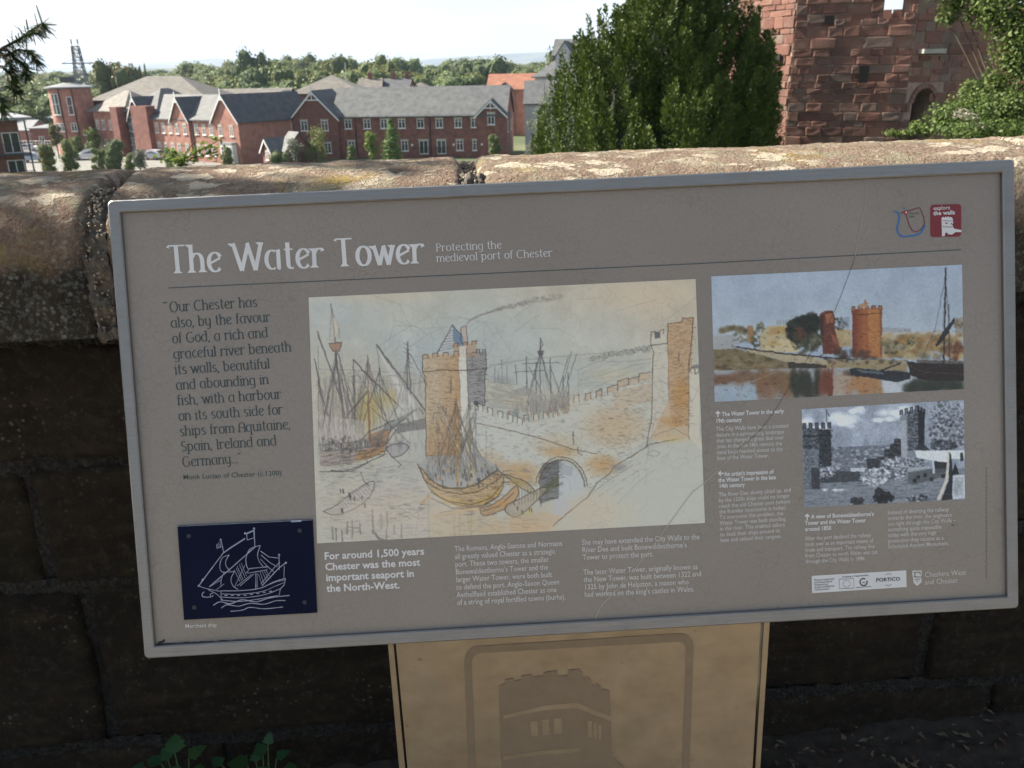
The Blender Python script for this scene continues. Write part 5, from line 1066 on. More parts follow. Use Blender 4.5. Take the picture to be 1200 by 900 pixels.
flatpoly('tower_symbol', [Y_(683, 528), Y_(680, 410), Y_(690, 402), (Y_(700, 408)), Y_(706, 400), Y_(716, 406), Y_(722, 399), Y_(732, 406), Y_(740, 402), Y_(752, 414), Y_(755, 440), Y_(748, 452), Y_(760, 478), Y_(808, 487), Y_(808, 500), Y_(770, 500), Y_(748, 516), Y_(722, 514), Y_(716, 502), Y_(704, 506), Y_(700, 526)], WH, TZ + .0003)
strokes('tower_symbol_window', [([Y_(704, 443), Y_(718, 443)], 1.4), ([Y_(738, 446), Y_(746, 448)], 1.4), ([Y_(686, 426), Y_(752, 430)], .5), ([Y_(684, 466), Y_(752, 468)], .6)], MAR, TZ + .0006)
lines_mesh('badge_lettering', ['explore'], Y_(628, 360), Y_(628, 360), 0, Y_(735, 354), f0, WH, size=6.8 * PX, z=TZ + .0003)
lines_mesh('badge_lettering', ['the walls'], Y_(628, 392), Y_(628, 392), 0, Y_(766, 385), fb, WH, size=6.8 * PX, z=TZ + .0003)
strokes('river_map_line', [(curve([Y_(380, 368), Y_(402, 378), Y_(410, 400), Y_(405, 440), Y_(396, 475), Y_(405, 508), Y_(430, 528), Y_(470, 526), Y_(520, 518), Y_(550, 500), Y_(574, 462)]), 2.0), (curve([Y_(550, 500), Y_(565, 470), Y_(578, 458)]), 1.6), ([Y_(438, 338), Y_(444, 355)], 1.2)], BLU, TZ)
strokes('wall_map_line', [([Y_(418, 378), Y_(450, 370), Y_(540, 342)], 1.2), ([Y_(540, 342), Y_(550, 365), Y_(568, 410), Y_(572, 448), Y_(552, 480), Y_(520, 500), Y_(492, 490), Y_(468, 440), Y_(452, 380)], 1.0)], REDI, TZ + .0002)
circ = lambda u, v, r, n=16: [(u + r * math.cos(6.2832 * i / n), v + r * math.sin(6.2832 * i / n)) for i in range(n)]
flatpoly('map_marker', circ(*Y_(453, 374), 2.5), flat('marker_red_ink', (.30, .02, .03), .4, .05, 30), TZ + .0004); flatpoly('map_marker_centre', circ(*Y_(453, 374), .9), WH, TZ + .0006)
lines_mesh('map_lettering', ['You are', 'here'], Y_(473, 388), Y_(474, 407), 0, Y_(534, 384), f0, INK_G, size=3.9 * PX)
def Z_(x, y): return (920 + x / 4.2857, 590 + y / 4.2857)
flatpoly('sponsor_strip', [Z_(138, 367), Z_(614, 339), Z_(616, 423), Z_(140, 454)], WH, TZ)
NAVY_I = flat('strip_ink', (.03, .035, .06), .45, .1, 30)
lines_mesh('sponsor_lettering', ['PORTICO'], Z_(462, 397), Z_(462, 397), 0, Z_(583, 390), lambda s: font_text(s, .02), NAVY_I, size=6.4 * PX, z=TZ + .0003)
lines_mesh('sponsor_lettering', ['This project was part-funded', 'by the European Regional', 'Development Fund', 'through the INTERREG IVB', 'Community Initiative'], Z_(150, 392), Z_(153, 441), 0, Z_(252, 385), f0, NAVY_I, size=3.0 * PX, z=TZ + .0003)
lines_mesh('sponsor_lettering', ['Investing in Opportunities'], Z_(292, 376), Z_(292, 376), 0, Z_(424, 367), f0, NAVY_I, size=3.2 * PX, z=TZ + .0003)
st = [([Z_(276, 384), Z_(349, 380), Z_(351, 428), Z_(278, 432), Z_(276, 384)], .5)]
cu_, cv_ = Z_(314, 407)
for i in range(12):
    a = i * math.pi / 6; st.append(([(cu_ + 4.0 * math.cos(a) - .45, cv_ + 4.0 * math.sin(a)), (cu_ + 4.0 * math.cos(a) + .45, cv_ + 4.0 * math.sin(a))], .9))
cu_, cv_ = Z_(399, 398); st.append(([(cu_ + 4.2 * math.cos(a), cv_ + 4.2 * math.sin(a)) for a in np.linspace(-.4, 5.2, 18)], 1.5)); st.append(([Z_(393, 400), Z_(406, 399)], .8)); st.append(([Z_(362, 426), Z_(438, 420)], .6))
st.append(([Z_(508, 362), Z_(524, 355), Z_(540, 360)], .5)); st.append(([Z_(508, 412), Z_(524, 418), Z_(540, 410)], .5))
strokes('sponsor_symbols', st, NAVY_I, TZ + .0003)
flatpoly('council_crest', [Z_(645, 342), Z_(655, 338), Z_(670, 341), Z_(690, 338), Z_(694, 350), Z_(690, 372), Z_(692, 398), Z_(670, 418), Z_(650, 402), Z_(648, 378), Z_(643, 358)], INK_S, TZ)
strokes('council_crest_lines', [([Z_(650, 352), Z_(668, 348), Z_(690, 352)], .8), ([Z_(660, 345), Z_(656, 368), Z_(672, 374)], .8), ([Z_(650, 372), Z_(690, 372)], .8), ([Z_(658, 384), Z_(664, 384)], 1), ([Z_(676, 384), Z_(682, 384)], 1), ([Z_(670, 380), Z_(668, 394), Z_(674, 394)], .6), ([Z_(680, 345), Z_(686, 362)], .6)], MATS['faded_ink'], TZ + .0003)
# speck of dirt, chips
for u, v, r in ((1118, 616, .9), (985, 265, .6), (1117, 303, .5)): flatpoly('dirt_speck', circ(u, v, r, 7), MATS['dead_leaf'], TZ + .001)

# ---------------------------------------------------------------- navy tactile plaque
NAVY = flat('navy_enamel', (.003, .006, .024), .55, .15, 12, spec=.08); SILV = flat('bare_silver', (.26, .30, .40), .4, .35, 90, metallic=.5)
quad = [bd(207.6, 616.8), bd(366, 609.2), bd(371.3, 718.3), bd(215.3, 726.8)]
mb = MB().prism([(p[0], p[1]) for p in quad], 0, .0028, 'z'); plq = bpart('tactile_plaque', mb.mesh(bevel=.0004), NAVY, None, PZ)
def W_(x, y): return (160 + x / 4.2875, 570 + y / 4.2857)
sl = [([W_(435, 335), W_(330, 475), W_(312, 500)], 1.4), ([W_(545, 262), W_(470, 310), W_(435, 335)], 1.9), ([W_(600, 300), W_(470, 415), W_(365, 505)], 1.5), ([W_(590, 212), W_(594, 305)], 1.2), ([W_(424, 270), W_(437, 330)], 1.0),
      ([W_(552, 238), W_(588, 220), W_(590, 258), W_(556, 270), W_(552, 238)], 1.2), ([W_(552, 238), W_(588, 222)], 2.2), ([W_(402, 296), W_(420, 276), W_(424, 306), W_(402, 312), W_(402, 296)], .8), ([W_(406, 300), W_(422, 290)], .7), ([W_(404, 308), W_(422, 300)], .7),
      (curve([W_(465, 345), W_(448, 375), W_(450, 400), W_(468, 425)]), 1.0), (curve([W_(465, 345), W_(430, 360), W_(418, 400), W_(424, 425), W_(440, 432)]), 1.0), ([W_(440, 432), W_(492, 428)], 1.0), (curve([W_(492, 428), W_(474, 465), W_(484, 500), W_(510, 518)]), 1.0), (curve([W_(440, 432), W_(425, 470), W_(424, 505)]), .9),
      (curve([W_(622, 297), W_(608, 340), W_(615, 375), W_(635, 402)]), 1.1), (curve([W_(622, 297), W_(570, 315), W_(550, 360), W_(552, 395), W_(560, 415)]), 1.1), ([W_(560, 415), W_(660, 403)], .9), ([W_(552, 433), W_(570, 412), W_(655, 405), W_(655, 420), W_(560, 436), W_(552, 433)], 1.0),
      ([W_(598, 436), W_(598, 515)], .8), ([W_(605, 436), W_(605, 515)], .8), ([W_(545, 395), W_(492, 505)], .7), ([W_(505, 400), W_(535, 470)], .7), ([W_(515, 390), W_(545, 460)], .7), ([W_(525, 385), W_(552, 450)], .7), ([W_(490, 420), W_(520, 480)], .7), ([W_(500, 410), W_(528, 475)], .6), ([W_(590, 440), W_(520, 500)], 1.0), ([W_(580, 440), W_(505, 500)], .8),
      ([W_(622, 325), W_(665, 355), W_(712, 360)], 1.0), ([W_(625, 345), W_(672, 385), W_(708, 405)], 1.0), ([W_(622, 365), W_(660, 405), W_(690, 430)], .9), ([W_(716, 345), W_(716, 420)], 1.1), ([W_(750, 384), W_(715, 410), W_(630, 500)], 1.3), ([W_(720, 380), W_(690, 410), W_(625, 490)], .9), ([W_(742, 400), W_(740, 460)], .8),
      ([W_(630, 425), W_(655, 480)], .6), ([W_(640, 422), W_(665, 470)], .6), ([W_(650, 420), W_(675, 462)], .6), ([W_(620, 428), W_(640, 490)], .6), ([W_(612, 440), W_(632, 500)], .6),
      (curve([W_(312, 500), W_(345, 512), W_(420, 528)]), 1.1), (curve([W_(422, 525), W_(520, 524), W_(620, 512), W_(690, 480), W_(748, 462)]), 1.2), (curve([W_(424, 540), W_(520, 542), W_(630, 528), W_(700, 500), W_(745, 482)]), .9), (curve([W_(424, 556), W_(530, 560), W_(640, 545), W_(720, 515)]), 1.0), (curve([W_(424, 572), W_(520, 578), W_(620, 565), W_(712, 548)]), 1.1),
      ([W_(424, 525), W_(424, 572)], 1.0), ([W_(748, 462), W_(742, 495), W_(722, 515), W_(716, 550)], 1.1), ([W_(745, 470), W_(700, 480), W_(660, 496)], .8), (curve([W_(340, 530), W_(330, 540), W_(334, 555), W_(370, 556), W_(385, 548)]), 1.3), (curve([W_(360, 520), W_(400, 540), W_(434, 572)]), 1.0), (curve([W_(385, 535), W_(370, 542), W_(372, 556)]), 1.1), ([W_(365, 505), W_(424, 470)], .8), ([W_(400, 520), W_(440, 490)], .7),
      (curve([W_(385, 598), W_(420, 580), W_(470, 590), W_(530, 570), W_(600, 580), W_(670, 560), W_(768, 548)]), 1.3), (curve([W_(425, 612), W_(455, 595), W_(510, 602), W_(570, 588), W_(640, 592), W_(700, 575), W_(748, 574)]), 1.2), (curve([W_(472, 628), W_(530, 622), W_(570, 608), W_(640, 615), W_(735, 606)]), 1.2)]
for i in range(8): sl.append(([W_(442 + i * 32, 548 - max(0, i - 3) * 5), W_(456 + i * 32, 547 - max(0, i - 3) * 5)], 1.5))
strokes('ship_outline', [(p_, w_ * .78) for p_, w_ in sl], SILV, PZ + .0030, None)
for p in ((312, 500), (590, 212), (545, 236), (716, 344), (750, 384), (422, 268), (332, 470)): flatpoly('ship_outline_stud', circ(*W_(*p), 1.3, 8), SILV, PZ + .0031)
strokes('plaque_edge_glint', [([(208, 616.9), (366, 609.3)], .5), ([(341, 611), (353, 610.4)], 2.2)], SILV, PZ + .0031)
scr = flat('dark_screw', (.03, .035, .05), .4, .2, 60, metallic=.5)
for i, (x, y) in enumerate(((262, 250), (820, 222), (290, 608), (844, 582))):
    o_ = bd(*W_(x, y)); b = MB().tube([(0, 0, 0), (0, 0, .0009)], [.0033, .0028], 14); b.tube([(0, 0, .0009), (0, 0, .0010)], [.0011, .0011], 6)
    if i == 0: sm = b.mesh()
    o = link('screw', sm, scr, board); o.matrix_local = BL @ Matrix.Translation((o_[0], o_[1], PZ + .0028))

# ---------------------------------------------------------------- steel plinth
k = N('plinth_steel'); co = k.coord(scale=(3, 3, 4)); c2 = k.coord()
cc = k.mix(k.ramp(k.noise(co, 8, 3), [(.3, 0), (.7, 1)]), (.25, .225, .18), (.32, .29, .235)); cc = k.mix(k.ramp(k.noise(c2, 10, 5, .7), [(.55, 0), (.78, .45)]), cc, (.34, .27, .18))
vs_ = k.voro(c2, 26); cc = k.mix(k.math('MULTIPLY', k.ramp(vs_, [(.05, 1), (.10, 0)]), k.ramp(k.noise(c2, 6, 2), [(.45, 0), (.55, .6)])), cc, (.15, .11, .07))
k.col(cc); k.set(Metallic=.8); k.l(k.ramp(k.noise(c2, 16, 4), [(.3, .38), (.7, .52)]), k.b.inputs['Roughness']); PLS = k.m
k = N('etched_steel'); c2 = k.coord(); k.col(k.mix(k.ramp(k.noise(c2, 40, 5, .7), [(.3, 0), (.7, 1)]), (.20, .172, .135), (.24, .21, .165))); k.set(Metallic=.7, Roughness=.6); ETCH = k.m
def pl(u, v, y=PY):                             # pixel -> plinth coordinates x, z (relative to foot)
    p = atY(u, v, y) - foot; return p.x, p.z
def quadbox(name, a0, a1, b0, b1, y0, y1, mat):   # bottom-left a0.. from (x,z) pairs
    P = [a0, a1, b1, b0]; return MB().prism(P, y0 - foot.y, y1 - foot.y, 'y').build(name, mat, board, bevel=.0006)
def ext(u0, v0, u1, v1, z):                      # extend the line through two pixels to height z
    (xa, za), (xb, zb) = pl(u0, v0), pl(u1, v1); t = (z - zb) / (za - zb); return (xb + (xa - xb) * t, z)
ztop = .835
edges = [((455, 757), (468, 900)), ((461.5, 757), (475, 900)), ((464, 757), (477.5, 900)), ((891.5, 733), (882, 900)), ((894.5, 733), (884.8, 900)), ((901.5, 732), (890.5, 900))]
EP = [(ext(a[0], a[1], b[0], b[1], .02), ext(a[0], a[1], b[0], b[1], ztop)) for a, b in edges]
quadbox('plinth_panel', EP[2][0], EP[3][0], EP[2][1], EP[3][1], PY, PY + .004, PLS)
quadbox('plinth_rail', EP[0][0], EP[1][0], EP[0][1], EP[1][1], PY - .002, PY + .09, PLS)
quadbox('plinth_rail', EP[4][0], EP[5][0], EP[4][1], EP[5][1], PY - .002, PY + .09, PLS)
quadbox('plinth_back', EP[1][0], EP[4][0], EP[1][1], EP[4][1], PY + .084, PY + .088, gap_m)
MB().box(-.28, .28, PY - foot.y - .03, PY - foot.y + .13, 0, .012).build('base_plate', PLS, board, bevel=.001)
def etched(name, polys, mat, dy=.0006, parent=None):
    me = bpy.data.meshes.new(name); V, Fc = [], []
    for P in polys:
        n0 = len(V); V += [(pl(*p)[0], PY - foot.y - dy, pl(*p)[1]) for p in P]; Fc.append(tuple(range(n0, n0 + len(P))))
    me.from_pydata(V, [], Fc); bm = bmesh.new(); bm.from_mesh(me); bmesh.ops.triangulate(bm, faces=bm.faces); bmesh.ops.recalc_face_normals(bm, faces=bm.faces); bm.normal_update()
    if sum(f.normal.y for f in bm.faces) > 0: bmesh.ops.reverse_faces(bm, faces=bm.faces)
    bm.to_mesh(me); bm.free(); return link(name, me, mat, board)
def arcp(cx, cy, rx, ry, a0, a1, n=8): return [(cx + rx * math.cos(math.radians(a0 + (a1 - a0) * i / n)), cy + ry * math.sin(math.radians(a0 + (a1 - a0) * i / n))) for i in range(n + 1)]
o1 = [(552, 980), (544, 780)] + arcp(560, 775, 16, 18, 180, 268) + arcp(797, 757, 16, 15, 272, 360) + [(806, 960)]
i1 = [(561, 980), (553, 781)] + arcp(564, 777, 11, 12, 180, 268) + arcp(794, 762, 10, 10, 272, 360) + [(797, 960)]
etched('etched_border', [[o1[i], o1[i + 1], i1[i + 1], i1[i]] for i in range(len(o1) - 1)], ETCH)
Q_ = lambda x, y: (420 + x / 2.3077, 700 + y / 2.3077)
etched('etched_tower', [[Q_(392, 560), Q_(384, 400), Q_(380, 240), Q_(396, 232), Q_(396, 222), Q_(420, 218), Q_(420, 226), Q_(440, 222), Q_(440, 212), Q_(470, 207), Q_(470, 214), Q_(500, 211), Q_(500, 203), Q_(538, 197), Q_(538, 213), Q_(566, 211), Q_(566, 196), Q_(596, 193), Q_(606, 201), Q_(606, 213), Q_(616, 222), Q_(616, 213), Q_(630, 222), Q_(630, 233), Q_(642, 241), Q_(642, 232), Q_(655, 240), Q_(655, 249), Q_(668, 247), Q_(680, 252), Q_(684, 340), Q_(684, 425), Q_(722, 462), Q_(760, 540), Q_(780, 600), Q_(400, 620)]], ETCH, .0007)
etched('etched_string_course', [[Q_(392, 318), Q_(500, 292), Q_(590, 283), Q_(684, 322), Q_(684, 334), Q_(590, 298), Q_(500, 304), Q_(392, 328)], [Q_(392, 428), Q_(500, 414), Q_(600, 405), Q_(600, 417), Q_(500, 424), Q_(392, 438)]], PLS, .0010)
for a, a2, b, d in ((465, 484, 334, 374), (497, 515, 330, 370), (528, 549, 327, 367), (620, 631, 334, 377), (636, 643, 339, 380), (648, 656, 345, 383)): etched('etched_window', [[Q_(a, b), Q_(a2, b - 1), Q_(a2 + 2, d), Q_(a + 2, d + 1)]], PLS, .0010)
# ================================================================ LAND
GZ = -10.95
def smooth(t): t = max(0, min(1, t)); return t * t * (3 - 2 * t)
def gh(x, y):
    near = 1 - smooth((y - 7) / 14); right = smooth((x - 0) / 6) * (1 - smooth((y - 44) / 25)) * (1 - smooth((x - 60) / 40))
    return GZ + (7.4) * max(near, right)
xs_ = sorted(set([round(-60 + 2.5 * i, 2) for i in range(57)] + [-9000, -4000, -2000, -1000, -500, -300, -200, -130, -90, 110, 160, 240, 400, 700, 1200, 2500, 5000, 9000]))
ys_ = sorted(set([round(2.2 + 2.5 * i, 2) for i in range(32)] + [90, 120, 160, 220, 300, 420, 600, 900, 1500, 2500, 4500, 9000, 12000, -7.0]))
V = [(x, y, gh(x, y) if y > 0 else GZ) for y in ys_ for x in xs_]; nx = len(xs_)
Q = [(j * nx + i, j * nx + i + 1, (j + 1) * nx + i + 1, (j + 1) * nx + i) for j in range(len(ys_) - 1) for i in range(nx - 1)]
grass = N('rough_grass'); co = grass.coord(); c = grass.mix(grass.ramp(grass.noise(co, .05, 5), [(.4, 0), (.6, 1)]), (.05, .075, .025), (.10, .11, .045))
grass.col(grass.mix(grass.ramp(grass.noise(co, 1.2, 5, .7), [(.45, 0), (.75, .7)]), c, (.035, .05, .018))); grass.set(Roughness=.95)
tag(link('ground', mesh_np('ground', V, Q, True), grass.m), kind='structure')
mb = MB().box(-60, 60, -3000, 1.9, GZ - 1, -.62); 
tag(MB().box(-9, 9, -7.3, 2.0, GZ - .5, -.61).build('wall_terrace', SOOT), kind='structure')
tag(MB().box(-3000, 3000, -3000, -7.3, -.5, -.35).build('town_ground', grass.m), kind='structure')
def slab(name, pts, z0, z1, mat, kind='structure'):
    o = MB().prism(pts, z0, z1, 'z').build(name, mat); return tag(o, kind=kind)
ASPH = flat('pale_asphalt', (.20, .195, .18), .9, .2, .6); 
slab('car_park', [(-110, 106), (-36, 106), (-40, 128), (-56, 150), (-66, 215), (-130, 215)], GZ - .3, GZ + .03, ASPH)
slab('access_road', [(-36, 106), (26, 112), (26, 119), (-40, 119)], GZ - .3, GZ + .026, flat('tarmac', (.07, .07, .07), .9, .2, .6))
for i in range(9):
    tag(MB().box(-.06, .06, -2.4, 2.4, 0, .004).build('bay_marking', flat('white_road_paint', (.6, .6, .58), .7), None, (-84 + i * 3, 150, GZ + .034), .0), kind='structure')
# far hills, three ridges
def hills(name, y, prof, c, seed):
    V = []; n = 160
    x0, x1 = prof[0][0], prof[-1][0]
    for j in range(7):
        for i in range(n + 1):
            x = x0 + (x1 - x0) * i / n
            h = np.interp(x, [p[0] for p in prof], [p[1] for p in prof]) * (1 + .10 * fbm((x * .0008, seed, 0))) 
            t = j / 6; V.append((x * (1 + .12 * t), y + 1500 * t, GZ - 2 + (h - GZ) * math.sin(min(1, t * 1.4) * math.pi / 2) if j else GZ - 2))
    Q = [(j * (n + 1) + i, j * (n + 1) + i + 1, (j + 1) * (n + 1) + i + 1, (j + 1) * (n + 1) + i) for j in range(6) for i in range(n)]
    k = N(name + '_land'); co = k.coord(); k.col(k.mix(k.ramp(k.noise(co, .004, 6), [(.42, 0), (.58, 1)]), c, (.13, .14, .07))); k.set(Roughness=1)
    tag(link(name, mesh_np(name, V, Q, True), k.m), kind='structure')
hills('hills', 2300, [(-2600, 6), (-1500, 14), (-1000, 22), (-750, 20), (-450, 8), (-250, 6), (-50, 12), (150, 14), (400, 18), (900, 12), (2000, 8)], (.035, .05, .022), 1)
hills('far_hills', 7600, [(-5000, 20), (-3200, 90), (-2500, 128), (-2000, 80), (-1100, 60), (-500, 96), (0, 118), (500, 128), (1300, 120), (2600, 100), (4600, 60)], (.05, .07, .04), 5)

# ================================================================ BUILDINGS
BRICK = flat('red_brick', (.20, .088, .070), .9, .3, 1.4); BRICK2 = flat('orange_red_brick', (.34, .165, .125), .9, .26, 1.2); BRICK3 = flat('brown_red_brick', (.185, .085, .066), .9, .2, 1.5)
def slate(name, c):
    if name in MATS: return MATS[name]
    k = N(name); co = k.coord(); w_ = k.n('TexWave'); w_.wave_type = 'BANDS'; w_.bands_direction = 'Z'; w_.inputs['Scale'].default_value = 2.2; w_.inputs['Distortion'].default_value = .8; k.l(co, w_.inputs['Vector'])
    n_ = k.noise(co, 1.1, 5, .65); a = tuple(x * .72 for x in c); b = tuple(x * 1.25 for x in c)
    cc = k.mix(k.ramp(n_, [(.35, 0), (.65, 1)]), a, b); cc = k.mix(k.math('MULTIPLY', w_.outputs['Fac'], .16), cc, tuple(x * .5 for x in c))
    k.col(cc); k.set(Roughness=.75); MATS[name] = k.m; return k.m
SLATE, SLATE2, GREYTILE, ORTILE = slate('blue_grey_slate', (.108, .113, .115)), slate('dark_slate', (.08, .083, .09)), slate('grey_brown_tile', (.15, .138, .12)), slate('orange_clay_tile', (.29, .125, .075))
TRIM = flat('white_trim', (.72, .72, .70), .5, .05, 2); GLASSB = flat('window_glass_dark', (.06, .075, .085), .08, .4, 2, spec=.9); STONEL = flat('pale_lintel', (.40, .34, .28), .8, .1, 2)
PIPE = flat('black_downpipe', (.02, .02, .022), .5); LEAD = flat('lead_grey', (.22, .23, .24), .6, .1, 1)
_win = {}
def win_meshes(w_, h, style='casement'):
    key = (round(w_, 2), round(h, 2), style)
    if key not in _win:
        b = MB(); f = .085
        b.box(-w_ / 2, w_ / 2, -.04, .06, h - f, h).box(-w_ / 2, w_ / 2, -.04, .06, 0, f).box(-w_ / 2, -w_ / 2 + f, -.04, .06, f, h - f).box(w_ / 2 - f, w_ / 2, -.04, .06, f, h - f)
        if style != 'slit': b.box(-.045, .045, -.035, .05, f, h - f)
        if style == 'casement': b.box(-w_ / 2 + f, w_ / 2 - f, -.03, .05, h * .66, h * .66 + .05)
        if style == 'slit': b.box(-w_ / 2 + f, w_ / 2 - f, -.03, .05, h * .5, h * .5 + .06)
        sl = MB().box(-w_ / 2 - .08, w_ / 2 + .08, -.13, .02, -.09, 0) if style != 'door' else MB().box(-w_ / 2, w_ / 2, -.13, .02, -.05, 0)
        p = MB().box(-w_ / 2 + f, w_ / 2 - f, .0, .03, f, h - f)
        li = MB().box(-w_ / 2 - .12, w_ / 2 + .12, -.05, .04, h, h + .2)
        _win[key] = [b.mesh('window'), p.mesh('pane'), sl.mesh('sill'), li.mesh('lintel')]
        for m_, mt in zip(_win[key], (TRIM, GLASSB, TRIM, STONEL)): m_.materials.append(mt)
    return _win[key]
def window(root, x, y, z, w_, h, rz=0.0, style='casement', name='window', lintel=True):
    """front of the wall at local (x, y, z = bottom); rz = 0 faces -y"""
    f, p, s, l = win_meshes(w_, h, style)
    o = link(name, f, None, root, (x, y, z), rz); link('pane', p, None, o); link('sill', s, None, o)
    if lintel: link('lintel', l, None, o)
    return o
def gable_roof(mb, x0, x1, y0, y1, ze, zr, axis='x', over=.35, th=.16, og=.25):
    """two sloping slabs; axis = direction of the ridge"""
    if axis == 'x': a0, a1, b0, b1 = x0 - og, x1 + og, y0, y1
    else: a0, a1, b0, b1 = y0 - og, y1 + og, x0, x1
    bm_ = (b0 + b1) / 2; hs = (zr - ze) / (bm_ - b0); d = over
    P = [(b0 - d, ze - d * hs), (bm_, zr), (b1 + d, ze - d * hs), (b1 + d, ze - d * hs + th), (bm_, zr + th), (b0 - d, ze - d * hs + th)]
    mb.prism(P, a0, a1, 'x' if axis == 'x' else 'y'); return mb
def gable_walls(mb, x0, x1, y0, y1, ze, zr, axis='x', z0=0.0):
    if axis == 'x': mb.prism([(y0, z0), (y1, z0), (y1, ze), ((y0 + y1) / 2, zr - .02), (y0, ze)], x0, x1, 'x')
    else: mb.prism([(x0, z0), (x1, z0), (x1, ze), ((x0 + x1) / 2, zr - .02), (x0, ze)], y0, y1, 'y')
    return mb
def hip_roof(mb, x0, x1, y0, y1, ze, zr, over=.4, th=.15):
    x0 -= over; x1 += over; y0 -= over; y1 += over; w_ = min(x1 - x0, y1 - y0) / 2
    if x1 - x0 > y1 - y0: r = [(x0 + w_, (y0 + y1) / 2), (x1 - w_, (y0 + y1) / 2)]
    else: r = [((x0 + x1) / 2, y0 + w_), ((x0 + x1) / 2, y1 - w_)]
    v = [(x0, y0, ze - th), (x1, y0, ze - th), (x1, y1, ze - th), (x0, y1, ze - th), (x0, y0, ze), (x1, y0, ze), (x1, y1, ze), (x0, y1, ze), (*r[0], zr), (*r[1], zr)]
    if x1 - x0 > y1 - y0: f = [(4, 5, 9, 8), (5, 6, 9), (6, 7, 8, 9), (7, 4, 8)]
    else: f = [(4, 5, 8), (5, 6, 9, 8), (6, 7, 9), (7, 4, 8, 9)]
    return mb.add(v, f + [(0, 3, 2, 1), (0, 1, 5, 4), (1, 2, 6, 5), (2, 3, 7, 6), (3, 0, 4, 7)])
def barge(root, xa, xb, y, ze, zr, over=.35, brace=True):
    """white barge boards on a gable facing -y, with a little king-post brace"""
    m_ = (xa + xb) / 2; hs = (zr - ze) / (m_ - xa); b = MB()
    for s in (-1, 1):
        e = xa - over if s < 0 else xb + over
        b.prism([(e, ze - over * hs), (m_, zr), (m_, zr - .28), (e, ze - over * hs - .28)], y - .12, y - .03, 'y')
    if brace:
        b.box(m_ - .07, m_ + .07, y - .10, y - .04, zr - 1.3, zr + .7); q = .95; b.box(m_ - q * .95, m_ + q * .95, y - .10, y - .04, zr - .28 - q * hs, zr - .12 - q * hs)
    return b.build('barge_board', TRIM, root)

# --- long two-storey brick range in the middle
e0 = atY(341, 138, 132.5); e1 = atY(592, 133.4, 129)
LR = math.atan2(e1.y - e0.y, e1.x - e0.x); LL = math.hypot(e1.x - e0.x, e1.y - e0.y)
ZE = (e0.z + e1.z) / 2 - GZ
lb = empty('brick_apartment_range', (e0.x, e0.y, GZ), LR, 'long two-storey red brick range with slate roof and white windows in the middle distance', 'building')
sx = LL / 251.0; X_ = lambda u: (u - 341) * sx; ZV = lambda v: (ZE - (v - 136.0) * sx) # local x from photo column, local z from row
DP = 11.0; RH = ZE + 3.75
b = MB(); gable_walls(b, X_(395), LL, .5, DP, ZE, RH, 'x'); b.build('wall', BRICK, lb)
b = MB(); gable_walls(b, 0, X_(396), 0, DP - .5, ZE - .1, RH - .2, 'y'); b.build('bay_wall', BRICK3, lb)
b = MB(); gable_walls(b, X_(558.5), X_(592) + .02, .3, 5, ZE, ZE + 2.0, 'y'); b.build('bay_wall', BRICK, lb)
b = MB(); gable_roof(b, X_(389), LL, .5, DP, ZE, RH, 'x'); rf = b.build('roof', SLATE, lb)
b = MB(); gable_roof(b, 0, X_(396), 0, DP - 1, ZE - .1, RH - .2, 'y'); b.build('roof', SLATE2, lb)
b = MB(); gable_roof(b, X_(558.5), X_(592), .3, 5.6, ZE, ZE + 2.0, 'y', .3); b.build('roof', SLATE2, lb)
barge(lb, 0, X_(396), -.25, ZE - .1, RH - .2); barge(lb, X_(558.5), X_(592), .05, ZE, ZE + 2.0)
MB().box(X_(397), X_(557), .3, .44, ZE - .12, ZE + .04).build('gutter', PIPE, lb)
for u in (416, 504): MB().box(X_(u) - .06, X_(u) + .06, .36, .48, 0, ZE - .1).build('downpipe', PIPE, lb)
for u in (407.5, 430, 450, 471, 493, 515, 537, 556): window(lb, X_(u), .5, ZV(150), 1.05, 1.3)
for u in (356, 380.5): window(lb, X_(u), 0, ZV(151.5), 1.05, 1.45)
window(lb, X_(575.5), .3, ZV(147), 1.05, 1.6)
for u in (409.5, 473, 538, 557): window(lb, X_(u), .5, ZV(175.5), 1.05, 1.5)
for u in (357, 382): window(lb, X_(u), 0, ZV(177), 1.05, 1.5)
for u in (495.5, 516.5): window(lb, X_(u), .5, ZV(179), 1.35, 1.95, 0, 'door', 'french_door')
window(lb, X_(576), .3, ZV(176), 1.05, 1.5)
for u in (482, 531, 564): MB().box(X_(u) - .14, X_(u) + .14, .26, .5, ZV(170), ZV(167.6)).build('wall_lamp', TRIM, lb, bevel=.02)
b = MB()
for u in (495.5, 516.5):
    for i in range(8): b.box(X_(u) - .8 + i * .22, X_(u) - .77 + i * .22, .1, .13, ZV(179), ZV(172))
    b.box(X_(u) - .85, X_(u) + .8, .09, .14, ZV(172), ZV(172) + .05)
b.build('balcony_rail', PIPE, lb)
for y in (3.2, 7.6): window(lb, LL, y, ZE - 2.6, .5, 1.5, math.pi / 2, 'slit')
barge(lb, 0, 0.001, 0, 0, 0, 0, False) if False else None
b = MB().prism([(.5 - .4, ZE - .15), (DP / 2 + .25, RH + .1), (DP / 2 + .25, RH - .2), (.1, ZE - .42)], LL + .24, LL + .3, 'x').prism([(DP + .4, ZE - .15), (DP / 2 + .25, RH + .1), (DP / 2 + .25, RH - .2), (DP + .4, ZE - .42)], LL + .24, LL + .3, 'x'); b.build('barge_board', flat('red_verge', (.28, .09, .06), .8), lb)
MB().box(X_(575.3) - .05, X_(575.3) + .05, 0, .1, ZE + 2.6, ZE + 3.3).build('finial', TRIM, lb)

